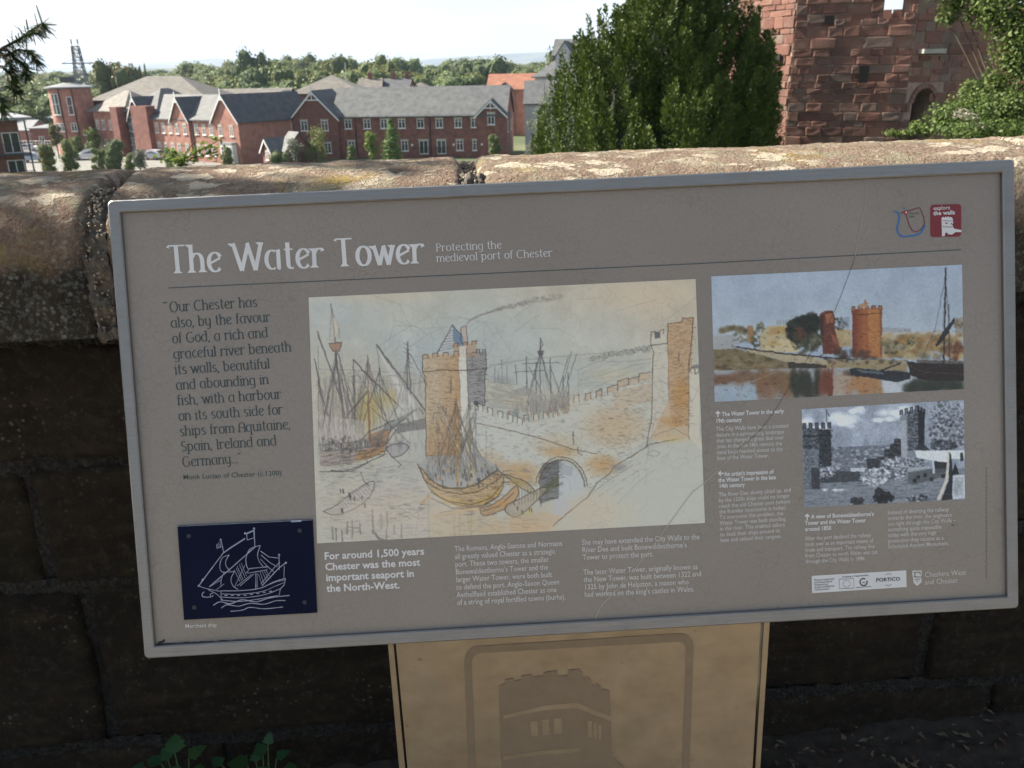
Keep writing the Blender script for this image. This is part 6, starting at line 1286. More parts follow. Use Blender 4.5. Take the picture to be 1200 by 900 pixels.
# --- gabled row at 45 degrees on the left
c0 = atY(281, 141, 125); rz = math.radians(144)          # local +x runs away to the left along the facade
gr = empty('gabled_brick_row', (c0.x, c0.y, GZ), rz, 'sunlit red brick row with three white-tipped gables and slate roofs left of the long range', 'building')
ZG = c0.z - GZ
# local frame: x along the facade (away), the facade faces local +y (towards the sun), the body lies at -y
def GW(mb, x0, x1, y0, y1, ze, zr, axis): return gable_walls(mb, x0, x1, y0, y1, ze, zr, axis)
b = MB(); GW(b, 5.6, 27, -9, 0, ZG, ZG + 3.1, 'x'); b.build('wall', BRICK2, gr)
b = MB(); GW(b, 0, 5.7, -13, .4, ZG, ZG + 3.3, 'y'); b.build('wing_wall', BRICK2, gr)
b = MB(); gable_roof(b, 5.6, 27, -9, 0, ZG, ZG + 3.1, 'x'); b.build('roof', SLATE, gr)
b = MB(); gable_roof(b, 0, 5.7, -13, .4, ZG, ZG + 3.3, 'y'); b.build('roof', SLATE2, gr)
for xa in (11.7, 22.9):
    b = MB(); GW(b, xa, xa + 4.1, -4.6, .3, ZG, ZG + 2.9, 'y'); b.build('gablet_wall', BRICK2, gr)
    b = MB(); gable_roof(b, xa, xa + 4.1, -4.6, .3, ZG, ZG + 2.9, 'y'); b.build('roof', SLATE2, gr)
def barge_y(root, xa, xb, y, ze, zr):
    m_ = (xa + xb) / 2; hs = (zr - ze) / (m_ - xa); b = MB()
    for e in (xa - .35, xb + .35): b.prism([(e, ze - .35 * hs), (m_, zr + .1), (m_, zr - .2), (e, ze - .35 * hs - .26)], y + .26, y + .34, 'y')
    b.box(m_ - .08, m_ + .08, y + .27, y + .33, zr - .6, zr + .9); b.box(m_ - .5, m_ + .5, y + .27, y + .33, zr - .65, zr - .5); b.build('barge_board', TRIM, root)
barge_y(gr, 0, 5.7, .4, ZG, ZG + 3.3); barge_y(gr, 11.7, 15.8, .3, ZG, ZG + 2.9); barge_y(gr, 22.9, 27, .3, ZG, ZG + 2.9)
for z, h in ((ZG - 2.2, 1.4), (ZG - 5.2, 1.5)):
    for x in (1.6, 4.1): window(gr, x, .4, z, .8, h, math.pi)
    for x in (6.8, 8.5, 10.3, 16.8, 18.6, 20.3, 22.0): window(gr, x, 0, z, .8, h, math.pi)
    for x in (12.7, 14.7, 23.9, 25.9): window(gr, x, .3, z, .8, h, math.pi)
MB().box(.9, 3.6, .4, 1.2, 0, 2.9).build('bay_window_body', TRIM, gr); window(gr, 2.25, 1.21, .7, 2.3, 1.9, math.pi, lintel=False); MB().box(.8, 3.7, .35, 1.3, 2.9, 3.1).build('bay_roof', LEAD, gr)
for x in (11.2, 21.8): MB().box(x - .06, x + .06, .02, .14, 0, ZG - .2).build('downpipe', PIPE, gr)
window(gr, 0, -5.5, .8, .9, 1.3, math.pi / 2 + math.pi, lintel=False); window(gr, 0, -9.5, ZG - 2.2, .9, 1.3, -math.pi / 2, lintel=False)

# --- small gabled porch house between them
p0 = atY(306, 165, 122)
ph = empty('gabled_porch_house', (p0.x, p0.y, GZ), math.radians(-48), 'small low brick porch house with white-edged gable between the two long brick ranges', 'building')
b = MB(); gable_walls(b, 0, 2.6, 0, 4.0, 2.4, 3.8, 'y'); b.build('wall', BRICK, ph)
b = MB(); gable_roof(b, 0, 2.6, 0, 4.0, 2.4, 3.8, 'y'); b.build('roof', SLATE, ph)
barge(ph, 0, 2.6, -.22, 2.4, 3.8, .35, False); window(ph, 1.3, 0, 1.0, .8, 1.2)
b = MB(); gable_walls(b, 2.5, 3.9, 1.6, 5.6, 2.4, 4.5, 'x'); b.build('wall', BRICK3, ph); b = MB(); gable_roof(b, 1.6, 3.9, 1.6, 5.6, 2.4, 4.5, 'x'); b.build('roof', SLATE, ph)
window(ph, 3.2, 1.6, 0.1, .9, 1.95, 0, 'door', 'door'); 

# --- hipped stair block (red walls, glazed strip) left of the gabled row
q0 = atY(183, 131, 138)
sb = empty('hipped_stair_block', (q0.x, q0.y, GZ), math.radians(146), 'red brick block with grey hipped roofs and a tall dark glazed stair strip', 'building')
ZS = q0.z - GZ
MB().box(0, 17, -10, 0, 0, ZS - .1).build('wall', BRICK2, sb)
b = MB(); hip_roof(b, -.2, 8.2, -10, 0, ZS, ZS + 3.3); b.build('roof', SLATE2, sb); b = MB(); hip_roof(b, 7.6, 17.2, -8, .4, ZS + .02, ZS + 3.0); b.build('roof', GREYTILE, sb)
MB().box(.2, 4.2, 0, 1.6, 0, ZS + .9).build('stair_pier', BRICK, sb); MB().box(7.6, 9.4, 0, 1.8, 0, ZS + .7).build('stair_pier', BRICK, sb); MB().box(4.2, 6.4, 0, .9, 0, ZS - .1).build('glazed_stair', flat('dark_glazing', (.05, .07, .08), .15, .3, 1), sb)
for i in range(6): MB().box(4.2, 6.4, .9, 1.0, .8 + i * 1.05, .9 + i * 1.05).build('glazing_bar', LEAD, sb)
for z in (1.0, 4.0): 
    for x in (10.6, 12.6, 14.6, 16.2): window(sb, x, 0, z, .8, 1.4, math.pi)
    window(sb, 7.0, 0, z, .7, 1.4, math.pi)
MB().box(11.4, 12.0, .02, .14, 0, ZS).build('glazed_slot', flat('dark_glazing', (.05, .07, .08)), sb)

# --- round tower with its large hipped block behind
t0 = atY(86, 130, 150); tt = atY(86, 101.5, 150)
rt = empty('round_brick_tower', (t0.x, t0.y, GZ), 0, 'round red brick stair tower with flat projecting grey roof at far left', 'building')
HT = tt.z - GZ; RT_ = 3.25
def cyl(r0, r1, z0, z1, n=40): return MB().tube([(0, 0, z0), (0, 0, z1)], [r0, r1], n)
cyl(RT_, RT_, 0, HT - .3).build('wall', BRICK2, rt); cyl(RT_ + .5, RT_ + .5, HT - .2, HT).build('roof_disc', LEAD, rt); cyl(RT_ + .45, .9, HT, HT + .6).build('roof_cone', LEAD, rt)
MB().box(-.9, .9, -.6, .6, HT + .7, HT + 1.5).build('roof_plant_room', flat('dark_louvre', (.05, .055, .06), .7), rt)
for a in (-118, -106, -70):
    ar = math.radians(a); 
    for z, h in ((HT - 4.3, 3.3),) if a != -70 else ((HT - 4.3, 2.8),): window(rt, (RT_ + .02) * math.cos(ar), (RT_ + .02) * math.sin(ar), z, .8, h, ar + math.pi / 2, 'slit', lintel=False)
for a in (-116, -104, -70): 
    ar = math.radians(a)
    for z in (.9, HT - 6.9): window(rt, (RT_ + .02) * math.cos(ar), (RT_ + .02) * math.sin(ar), z, .9, 1.3, ar + math.pi / 2, lintel=False)
for a in (-60, -95): ar = math.radians(a); MB().box(-.06, .06, -.1, .02, 0, HT - .3).build('downpipe', PIPE, rt, ((RT_ + .05) * math.cos(ar), (RT_ + .05) * math.sin(ar), 0), ar + math.pi / 2)
h0 = atY(101, 118, 153)
hb = empty('large_hipped_block', (h0.x, h0.y, GZ), math.radians(-4), 'large brick block with a wide grey-brown hipped roof joined to the round tower', 'building')
ZH = h0.z - GZ
MB().box(.6, 20.6, .6, 14.5, 0, ZH - .1).build('wall', BRICK, hb); b = MB(); hip_roof(b, .4, 20.8, .4, 14.8, ZH, ZH + 3.7); b.build('roof', GREYTILE, hb)
for x in (2.0, 4.0, 6.0, 8.4): 
    for z in (1.0, 3.9, ZH - 2.0): window(hb, x, .6, z, 1.1, 1.2)
MB().prism([(-.3, 3.9), (2.2, 3.9), (2.4, 5.6), (.2, 5.6)], -1.2, .8, 'y').build('lean_to_roof', SLATE2, hb); MB().prism([(4.0, 4.6), (8.0, 4.6), (7.4, 6.0), (4.6, 6.0)], -1.4, .8, 'y').build('porch_roof', SLATE2, hb); MB().box(4.4, 7.6, -1.1, .6, 0, 4.6).build('porch_wall', BRICK2, hb)
l0 = atY(245, 108, 165)
lo = empty('low_roofed_block', (l0.x, l0.y, GZ), math.radians(-3), 'low grey-roofed block seen over the gabled row', 'building')
MB().box(0, 14, .2, 9, 0, l0.z - GZ - 1.4).build('wall', BRICK, lo); b = MB(); gable_roof(b, 0, 14, .2, 9, l0.z - GZ - 1.4, l0.z - GZ + .3, 'x'); b.build('roof', GREYTILE, lo)

# --- roofs behind the long range
def simple_house(u0, v_e, u1, Y, rise, depth, mat_w, mat_r, label, hip=False, rzd=0.0, chim=(), name='brick_house', cat='house', wins=()):
    a = atY(u0, v_e, Y); bq = atY(u1, v_e, Y); Lh = math.hypot(bq.x - a.x, bq.y - a.y)
    r_ = empty(name, (a.x, a.y, GZ), math.radians(rzd), label, cat); ze = a.z - GZ
    if hip: MB().box(0, Lh, 0, depth, 0, ze - .1).build('wall', mat_w, r_); q = MB(); hip_roof(q, 0, Lh, 0, depth, ze, ze + rise); q.build('roof', mat_r, r_)
    else: q = MB(); gable_walls(q, 0, Lh, 0, depth, ze, ze + rise, 'x'); q.build('wall', mat_w, r_); q = MB(); gable_roof(q, 0, Lh, 0, depth, ze, ze + rise, 'x'); q.build('roof', mat_r, r_)
    for cx in chim:
        q = MB().box(cx - .4, cx + .4, depth / 2 - .35, depth / 2 + .35, ze + rise - .6, ze + rise + 1.1); q.box(cx - .3, cx - .08, depth / 2 - .12, depth / 2 + .12, ze + rise + 1.1, ze + rise + 1.5).box(cx + .08, cx + .3, depth / 2 - .12, depth / 2 + .12, ze + rise + 1.1, ze + rise + 1.5); q.build('chimney', BRICK, r_)
    for wx, wz in wins: window(r_, wx, 0, wz, 1.0, 1.2, lintel=False)
    return r_, Lh, ze
hA, La, za = simple_house(341, 110, 424, 158, 2.9, 12, BRICK, GREYTILE, 'hipped grey-brown roof rising behind the left gable of the long range', True, 0)
MB().box(La * .72, La * .72 + .1, 5, 5.1, za + 2, za + 5).build('aerial_mast', TRIM, hA)
b = MB(); hip_roof(b, -3.5, .8, -3, 7, za - 1.2, za + .6); b.build('lower_roof', GREYTILE, hA); MB().box(-3.3, .6, -2.8, 6.8, 0, za - 1.25).build('lower_wall', BRICK, hA)
simple_house(420, 105.5, 446, 168, 1.8, 9, BRICK, GREYTILE, 'grey tiled house with one chimney peeping over the long slate roof', False, 4, (2.0,))
g2 = simple_house(424, 106, 432, 163, .0001, 5, BRICK, SLATE2, 'small dark dormered house just over the long roof ridge', True, 0)[0]
simple_house(447, 106, 478, 170, 1.9, 10, BRICK3, SLATE2, 'terraced house with two brick chimneys behind the long range', False, -3, (1.5, 4.2))
simple_house(478, 106, 505, 176, 1.4, 10, BRICK3, GREYTILE, 'low brown roof behind the middle of the long range', True, 2)

# --- orange-tiled and white houses right
oh, Lo, zo = simple_house(571, 105, 625, 172, 2.6, 10, BRICK2, ORTILE, 'house with orange clay-tiled roof left of the white house', False, -6, (), 'brick_house', 'house', ((8.0, 4.2), (3, 4.2)))
b = MB(); gable_roof(b, 1.4, 5.4, -1.2, 4, zo - .3, zo + 1.1, 'y', .2); b.build('porch_roof', SLATE2, oh); b = MB(); gable_walls(b, 1.4, 5.4, -1.1, 3, zo - .3, zo + 1.1, 'y'); b.build('porch_wall', BRICK, oh)
w0 = atY(627, 90, 160)
wh = empty('white_rendered_house', (w0.x, w0.y, GZ), math.radians(-14), 'tall white rendered house with stacked grey slate roofs beside the yew tree', 'house')
zw = w0.z - GZ; WR = flat('white_render', (.48, .49, .50), .85, .06, .8)
MB().box(0, 9, 0, 8, 0, zw - .1).build('wall', WR, wh); b = MB(); hip_roof(b, -.2, 9.2, -.2, 8.2, zw, zw + 3.4); b.build('roof', SLATE, wh)
b = MB(); gable_walls(b, 2.6, 11, 3.2, 9.4, zw + 3.6, zw + 6.1, 'x'); b.build('upper_wall', BRICK3, wh); b = MB(); gable_roof(b, 2.6, 11, 3.2, 9.4, zw + 3.6, zw + 6.1, 'x'); b.build('upper_roof', SLATE, wh)
b = MB(); gable_walls(b, 3.4, 6.6, 1.4, 6, zw + 3.3, zw + 5.7, 'y'); b.build('dormer_wall', WR, wh); b = MB(); gable_roof(b, 3.4, 6.6, 1.4, 6, zw + 3.3, zw + 5.7, 'y', .3); b.build('dormer_roof', SLATE2, wh); window(wh, 5.0, 1.4, zw + 3.5, .9, 1.1, lintel=False)
for x, z in ((1.6, zw - 2.0), (5.0, zw - 2.0), (1.6, zw - 4.9), (5.0, zw - 4.9)): window(wh, x, 0, z, 1.0, 1.25, lintel=False)
simple_house(615, 121, 668, 140, 3.1, 9, WR, SLATE, 'lower white house with broad grey slate roof behind the brick gable end', False, -4, (), 'white_house', 'house', ((1.6, 3.1), (4.4, 3.1), (1.6, .7)))

# --- left edge: balconied block, garages and sheds
a0 = atY(-14, 142, 92)
bb = empty('balcony_apartment_block', (a0.x, a0.y, GZ), math.radians(36), 'red brick flats with dark steel balconies under a thin pale roof at the left edge', 'building')
zb = a0.z - GZ
MB().box(-8, 2.6, 0, 12, 0, zb).build('wall', BRICK, bb); MB().box(-8.6, 3.9, -1.6, 12.6, zb + .05, zb + .3).build('roof', LEAD, bb)
for z in (zb - 3.3, zb - 6.1): 
    q = MB().box(-.2, 3.2, -1.4, 0, z - .15, z).build('balcony', flat('dark_balcony_steel', (.035, .04, .045), .5), bb)
    r2 = MB().box(-.2, 3.2, -1.42, -1.36, z + 1.0, z + 1.06)
    for i in range(18): r2.box(-.2 + i * .2, -.17 + i * .2, -1.41, -1.37, z, z + 1.0)
    r2.build('railing', MATS['dark_balcony_steel'], bb); window(bb, 1.7, 0, z, 1.6, 2.1, 0, 'door', 'french_door', False)
for x in (-.1, 3.1): MB().box(x - .07, x + .07, -1.4, -1.26, 0, zb).build('balcony_post', MATS['dark_balcony_steel'], bb)
simple_house(34, 150, 61, 168, .5, 8, BRICK3, LEAD, 'low brick garage with pale flat roof beside the car park', True, 0, (), 'brick_garage', 'garage', ((2, .5),))
simple_house(12, 153, 34, 176, 1.6, 8, BRICK2, LEAD, 'low pale-roofed outbuilding at the back of the car park', False, 0, (), 'outbuilding', 'shed')
simple_house(30, 139, 68, 190, .35, 9, flat('dark_cladding', (.05, .055, .055), .7, .2, 1), LEAD, 'long dark clad shed with a thin light roof left of the round tower', True, -5, (), 'dark_shed', 'shed')

# ================================================================ PYLON
p0 = atY(96, 98, 250); py = empty('lattice_pylon', (p0.x, p0.y, GZ), math.radians(12), 'grey steel lattice pylon with cross arms behind the round tower', 'pylon')
Hp = atY(96, 54, 250).z - GZ; b = MB(); PG = flat('galvanised_steel', (.17, .175, .18), .5)
def leg(sx_, sy_, z): w_ = 2.0 - 1.2 * z / Hp; return Vector((sx_ * w_, sy_ * w_, z))
for sx_ in (-1, 1):
    for sy_ in (-1, 1): q = MB().tube([leg(sx_, sy_, 0), leg(sx_, sy_, Hp)], .19, 5); q.build('leg', PG, py)
n = 11
for i in range(n):
    z0, z1 = Hp * i / n, Hp * (i + 1) / n
    for (a, b2) in (((-1, -1), (1, -1)), ((1, -1), (1, 1)), ((1, 1), (-1, 1)), ((-1, 1), (-1, -1))):
        b.tube([leg(*a, z0), leg(*b2, z1)], .09, 4); b.tube([leg(*b2, z0), leg(*a, z1)], .09, 4); b.tube([leg(*a, z1), leg(*b2, z1)], .1, 4)
b.build('bracing', PG, py)
for z, w_ in ((Hp * .78, 4.2), (Hp * .62, 2.8)): MB().tube([(-w_, 0, z), (w_, 0, z)], .16, 5).tube([(-w_, 0, z), (0, 0, z + 1.5)], .06, 4).tube([(w_, 0, z), (0, 0, z + 1.5)], .06, 4).build('cross_arm', PG, py)
for x in (-.8, .8): MB().tube([(x, 0, Hp), (x * 1.1, 0, Hp + 1.8)], .07, 5).tube([(x, 0, Hp + .6), (x, 0, Hp + 1.8)], .18, 6).build('antenna', PG, py)

# ================================================================ CARS, LAMPS
def car(loc, rzd, col_name, colr, label, cat='car', h=1.5, L_=4.3):
    r_ = empty('parked_car', loc, math.radians(rzd), label, cat, 'cars parked in the car park'); W2 = .88
    prof = [(-L_ / 2, .35), (L_ / 2, .35), (L_ / 2 + .05, .7), (L_ / 2 - .2, .88), (L_ * .24, .98), (L_ * .08, h - .06), (-L_ * .10, h), (-L_ * .34, h - .08), (-L_ * .47, 1.0), (-L_ / 2 - .03, .7)]
    q = MB(); n_ = len(prof); vs = []
    for y, s, zs in ((-W2, .985, 0), (-W2 * .98, 1, 0), (W2 * .98, 1, 0), (W2, .985, 0)):
        vs += [(p[0] * s, (y * (.80 if p[1] > 1.1 else 1)), p[1]) for p in prof]
    fs = [tuple(range(n_)), tuple(range(4 * n_ - 1, 3 * n_ - 1, -1))]
    for k_ in range(3): fs += [(k_ * n_ + i, k_ * n_ + (i + 1) % n_, (k_ + 1) * n_ + (i + 1) % n_, (k_ + 1) * n_ + i) for i in range(n_)]
    q.add(vs, fs).build('body', flat(col_name, colr, .3, .03, 1), r_, bevel=.03, smooth=False)
    g = MB()
    for s in (-1, 1): y = s * W2 * .90; g.add([(L_ * .21, s * W2 * .985, 1.0), (L_ * .07, s * (W2 * .80 + .012), h - .14), (-L_ * .30, s * (W2 * .80 + .012), h - .16), (-L_ * .41, s * W2 * .985, 1.0)], [(0, 1, 2, 3)])
    g.build('side_window', GLASSB, r_)
    for xx, dx in ((L_ * .235, -L_ * .15), (-L_ * .465, L_ * .115)): MB().add([(xx, -.7, 1.03), (xx, .7, 1.03), (xx + dx, .6, h - .12), (xx + dx, -.6, h - .12)], [(0, 1, 2, 3)]).build('windscreen', GLASSB, r_, (.03 if dx < 0 else -.03, 0, 0))
    for x in (-L_ * .3, L_ * .31):
        for s in (-1, 1): w_ = MB().tube([(0, -.1, 0), (0, .1, 0)], [.32, .32], 14).build('wheel', flat('tyre', (.015, .015, .015), .8), r_, (x, s * (W2 - .06), .32)); MB().tube([(0, s * .101, 0), (0, s * .108, 0)], [.19, .17], 10).build('rim', LEAD, w_)
    for s in (-1, 1): MB().box(L_ / 2 + .0, L_ / 2 + .06, s * .62 - .17, s * .62 + .17, .66, .82).build('headlight', TRIM, r_); MB().box(-L_ / 2 - .05, -L_ / 2 + .02, s * .66 - .12, s * .66 + .12, .72, .92).build('tail_light', flat('red_lens', (.35, .02, .02), .3), r_)
def gp(u, v):                                   # pixel on the low ground
    r = ray(u, v); return Vector(CAM + r * ((GZ + .03 - CAM[2]) / r[2]))
a = gp(103, 187); car((a.x, a.y, GZ + .03), 200, 'white_car_paint', (.70, .70, .70), 'white high-roofed car parked between the two round green shrubs', h=1.62)
a = gp(33, 178); car((a.x, a.y, GZ + .03), 8, 'white_car_paint', (.70, .70, .70), 'white car parked behind the balconied flats at far left')
a = gp(40, 190); car((a.x, a.y, GZ + .03), 5, 'silver_blue_paint', (.35, .40, .46), 'pale blue-grey car nearest the balconied flats just over the wall')
a = gp(178, 187); car((a.x, a.y, GZ + .03), 165, 'silver_paint', (.50, .51, .52), 'silver car roof showing below the hipped stair block')
a = gp(27, 163); car((a.x, a.y, GZ + .03), 80, 'red_car_paint', (.45, .03, .04), 'small bright red car at the back of the car park')
for (u, v, lab) in ((105, 187, 'slim pale street lamp beside the white high-roofed car'), (41, 184, 'slim pale street lamp near the low garage')):
    a = gp(u, v); r_ = empty('street_lamp', (a.x, a.y, GZ), 0, lab, 'street lamp', 'car park street lamps'); MB().tube([(0, 0, 0), (0, 0, 3.6)], [.08, .05], 8).build('post', PG, r_); MB().box(-.35, .35, -.1, .1, 3.6, 3.72).build('lamp_head', LEAD, r_)
# low barrier round the car park
a = gp(18, 171); b_ = gp(60, 171); r_ = empty('white_barrier', (a.x, a.y, GZ), 0, 'low white railing at the back of the car park', 'railing')
n = 12; d = (b_ - a) / n
for i in range(n + 1): MB().box(-.04, .04, -.04, .04, 0, 1.0).build('post', TRIM, r_, (d.x * i, d.y * i, 0))
for z in (.5, .95): MB().tube([(0, 0, z), (d.x * n, d.y * n, z)], .035, 5).build('rail', TRIM, r_)
a = gp(95, 178); r_ = empty('garden_wall', (a.x, a.y, GZ), math.radians(-30), 'low pale stone garden wall by the shrubs', 'wall'); MB().box(-7, 7, -.2, .2, 0, 1.0).build('wall_body', STONEL, r_); MB().box(-7.05, 7.05, -.26, .26, 1.0, 1.1).build('wall_cap', LEAD, r_)
# ================================================================ FOLIAGE
def leaf_cloud(lobes, n, size, seed, shell=.55, asp=1.0, up=0.0, flat_=.5):
    """n small quads spread through ellipsoid lobes [(cx,cy,cz, rx,ry,rz)]"""
    r = np.random.default_rng(seed); Lb = np.array(lobes, float); vol = (Lb[:, 3] * Lb[:, 4] * Lb[:, 5]) ** (2 / 3); k = r.choice(len(Lb), n, p=vol / vol.sum())
    d = r.normal(size=(n, 3)); d /= np.linalg.norm(d, axis=1)[:, None]; rad = (shell + (1 - shell) * r.random(n)) ** 1.0 * (1 + .18 * r.random(n))
    C = Lb[k, :3] + d * Lb[k, 3:] * rad[:, None]
    nr = d * .8 + r.normal(size=(n, 3)) * flat_ + np.array([0, 0, up]); nr /= np.linalg.norm(nr, axis=1)[:, None]
    t = np.cross(nr, r.normal(size=(n, 3))); t /= np.linalg.norm(t, axis=1)[:, None]; b = np.cross(nr, t)
    s = size * (.6 + .8 * r.random(n))[:, None]
    V = np.stack([C - t * s, C - b * s * asp * .6, C + t * s, C + b * s * asp * .6], 1).reshape(-1, 3)
    return V, np.arange(4 * n).reshape(n, 4)
def blobs(lobes, s, seed):
    """dark inner mass of a crown, lumpy"""
    VV, FF = [], []; bm = bmesh.new(); bmesh.ops.create_icosphere(bm, subdivisions=2, radius=1); bv = [v.co.copy() for v in bm.verts]; bf = [tuple(v.index for v in f.verts) for f in bm.faces]; bm.free()
    for i, l in enumerate(lobes):
        n0 = len(VV)
        for v in bv:
            q = s * (1 + .35 * fbm((v.x * 2 + seed + i, v.y * 2, v.z * 2))); VV.append((l[0] + v.x * l[3] * q, l[1] + v.y * l[4] * q, l[2] + v.z * l[5] * q))
        FF += [tuple(a + n0 for a in f) for f in bf]
    return VV, FF
BARK = flat('bark', (.09, .065, .045), .95, .35, 6); TWIG = flat('twig_bark', (.10, .075, .05), .95, .3, 20)
LFM = leafmat('broadleaf_mid', (.10, .130, .034), (.195, .210, .062), .25, .22)
LFL = leafmat('broadleaf_light', (.13, .18, .048), (.22, .25, .090), .3, .15)
LFD = leafmat('broadleaf_dark', (.038, .072, .028), (.08, .12, .045), .2, .15)
LFO = leafmat('broadleaf_olive', (.10, .095, .035), (.17, .14, .055), .25, .15)
LFG = leafmat('broadleaf_grey', (.12, .15, .10), (.20, .22, .16), .25, .1)
LFS = leafmat('lime_spire', (.11, .19, .030), (.19, .26, .055), .3, .1)
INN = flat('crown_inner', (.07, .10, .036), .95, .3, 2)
def crown_proto(kind, seed):
    rs = random.Random(seed); L_ = []
    if kind == 'round':
        for i in range(11): a = rs.uniform(0, 6.28); q = rs.uniform(.1, .32); z = rs.uniform(.38, .82); r0 = rs.uniform(.14, .24) * (1.1 - .3 * abs(z - .55)); L_.append((q * math.cos(a), q * math.sin(a), z, r0, r0, r0 * rs.uniform(.75, 1.0)))
    elif kind == 'tall':
        for i in range(12): z = .25 + .65 * i / 11; a = rs.uniform(0, 6.28); q = rs.uniform(.03, .16) * (1.2 - z); r0 = .17 * (1.15 - z * .75); L_.append((q * math.cos(a), q * math.sin(a), z, r0, r0, r0 * 1.2))
    elif kind == 'wide':
        for i in range(13): a = rs.uniform(0, 6.28); q = rs.uniform(.1, .48); z = rs.uniform(.30, .70) + .12 * (.5 - q); r0 = rs.uniform(.14, .25); L_.append((q * math.cos(a), q * math.sin(a), z, r0, r0, r0 * .75))
    V, Q = leaf_cloud(L_, 1500, .028, seed, .7, 1.0, .25)
    me = mesh_np('crown', V, Q)
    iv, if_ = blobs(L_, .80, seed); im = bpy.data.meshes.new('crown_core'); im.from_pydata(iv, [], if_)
    tr = MB(); tr.tube([(0, 0, 0), (.01, .005, .25), (0, .01, .55)], [.035, .026, .012], 7)
    for l in L_[:6]: tr.tube([(0, 0, .22), (l[0] * .5, l[1] * .5, .3 + .25 * l[2]), tuple(l[:3])], [.016, .010, .004], 5)
    return me, im, tr.mesh('trunk')
PROT = {}
for kd, s_ in (('round', 1), ('round', 2), ('round', 3), ('tall', 4), ('wide', 5), ('wide', 6), ('tall', 7)):
    PROT.setdefault(kd, []).append(crown_proto(kd, s_))
_mc = {}
def tree(loc, h, w_, kind, var, mat, label, group=None, name='broadleaf_tree', rz=0.0, cat='tree'):
    me, im, tm = PROT[kind][var % len(PROT[kind])]
    def with_mat(m_, mt):
        k_ = (m_.name, mt.name)
        if k_ not in _mc: c_ = m_.copy(); c_.materials.clear(); c_.materials.append(mt); _mc[k_] = c_
        return _mc[k_]
    r_ = empty(name, loc, rz, label, cat, group); r_.scale = (w_ / .9, w_ / .9, h)
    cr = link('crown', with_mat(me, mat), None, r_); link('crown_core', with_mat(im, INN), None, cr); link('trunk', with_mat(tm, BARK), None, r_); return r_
# tree line beyond the houses: (photo column, row of the top, distance, width in px, kind, material)
def tl(u, vtop, Y, wpx, kind, mat, label=None, group='trees in the belt beyond the houses'):
    t = atY(u, vtop, Y); h = t.z - GZ; w_ = wpx / F * Y * 1.0
    if label is None: label = LBL[mat.name] + ' ' + RGN[sum(u > q for q in (60, 120, 255, 345, 430, 565))] + (', in the nearest row' if Y < 280 else ', in the faint farthest woodland' if Y > 600 else ', in the second farthest row' if Y > 380 else '')
    tree((t.x, t.y, GZ), h * 1.06, w_, kind, RNG.integers(0, 9), mat, label, group, rz=RNG.uniform(0, 6.28))
LBL = {'broadleaf_mid': 'mid green tree', 'broadleaf_light': 'light green tree', 'broadleaf_dark': 'dark green tree', 'broadleaf_olive': 'olive brown tree'}
RGN = ['left of the round brick tower', 'behind the round brick tower', 'over the large hipped roof', 'behind the dark slate wing', 'behind the hipped roof mid left', 'above the long slate roof', 'over the orange roof and yew']
sk = [(0, 100), (20, 92), (40, 90), (60, 88), (80, 92), (105, 92), (150, 86), (185, 90), (215, 84), (240, 80), (262, 76), (285, 70), (300, 72), (320, 68), (340, 66), (358, 70), (380, 74), (395, 74), (410, 76), (430, 76), (442, 72), (460, 74), (480, 74), (500, 78), (520, 82), (560, 76), (590, 78), (640, 80), (680, 82)]
def skyline(u): return -4.5 + np.interp(u, [p[0] for p in sk], [p[1] for p in sk])
MM = [LFM, LFM, LFM, LFL, LFD, LFM, LFL]
for row, (Y, du, dv, wp) in enumerate(((420, 17, -1, 34), (330, 19, 6, 36), (255, 22, 14, 40), (215, 27, 24, 42))):
    u = -40 + row * 7
    while u < 690:
        if row == 3 and u > 350: break
        if not (row == 2 and u > 640):
            tl(u, skyline(u) + dv + RNG.uniform(-4, 5), Y * RNG.uniform(.94, 1.06), wp * RNG.uniform(.8, 1.3), ['round', 'wide', 'round', 'wide'][RNG.integers(0, 4)] if row < 3 else 'wide', MM[RNG.integers(0, 7)])
        u += du * RNG.uniform(.7, 1.25)
for i_ in range(64):                                 # one more row of woodland a long way off
    u_ = -30 + i_ * 11.2 + RNG.uniform(-3, 3); tl(u_, 88.5 - .0186 * u_ - 4 + RNG.uniform(-2.5, 2), 720 * RNG.uniform(.93, 1.07), 24 * RNG.uniform(.8, 1.3), 'wide', MM[i_ % 7])
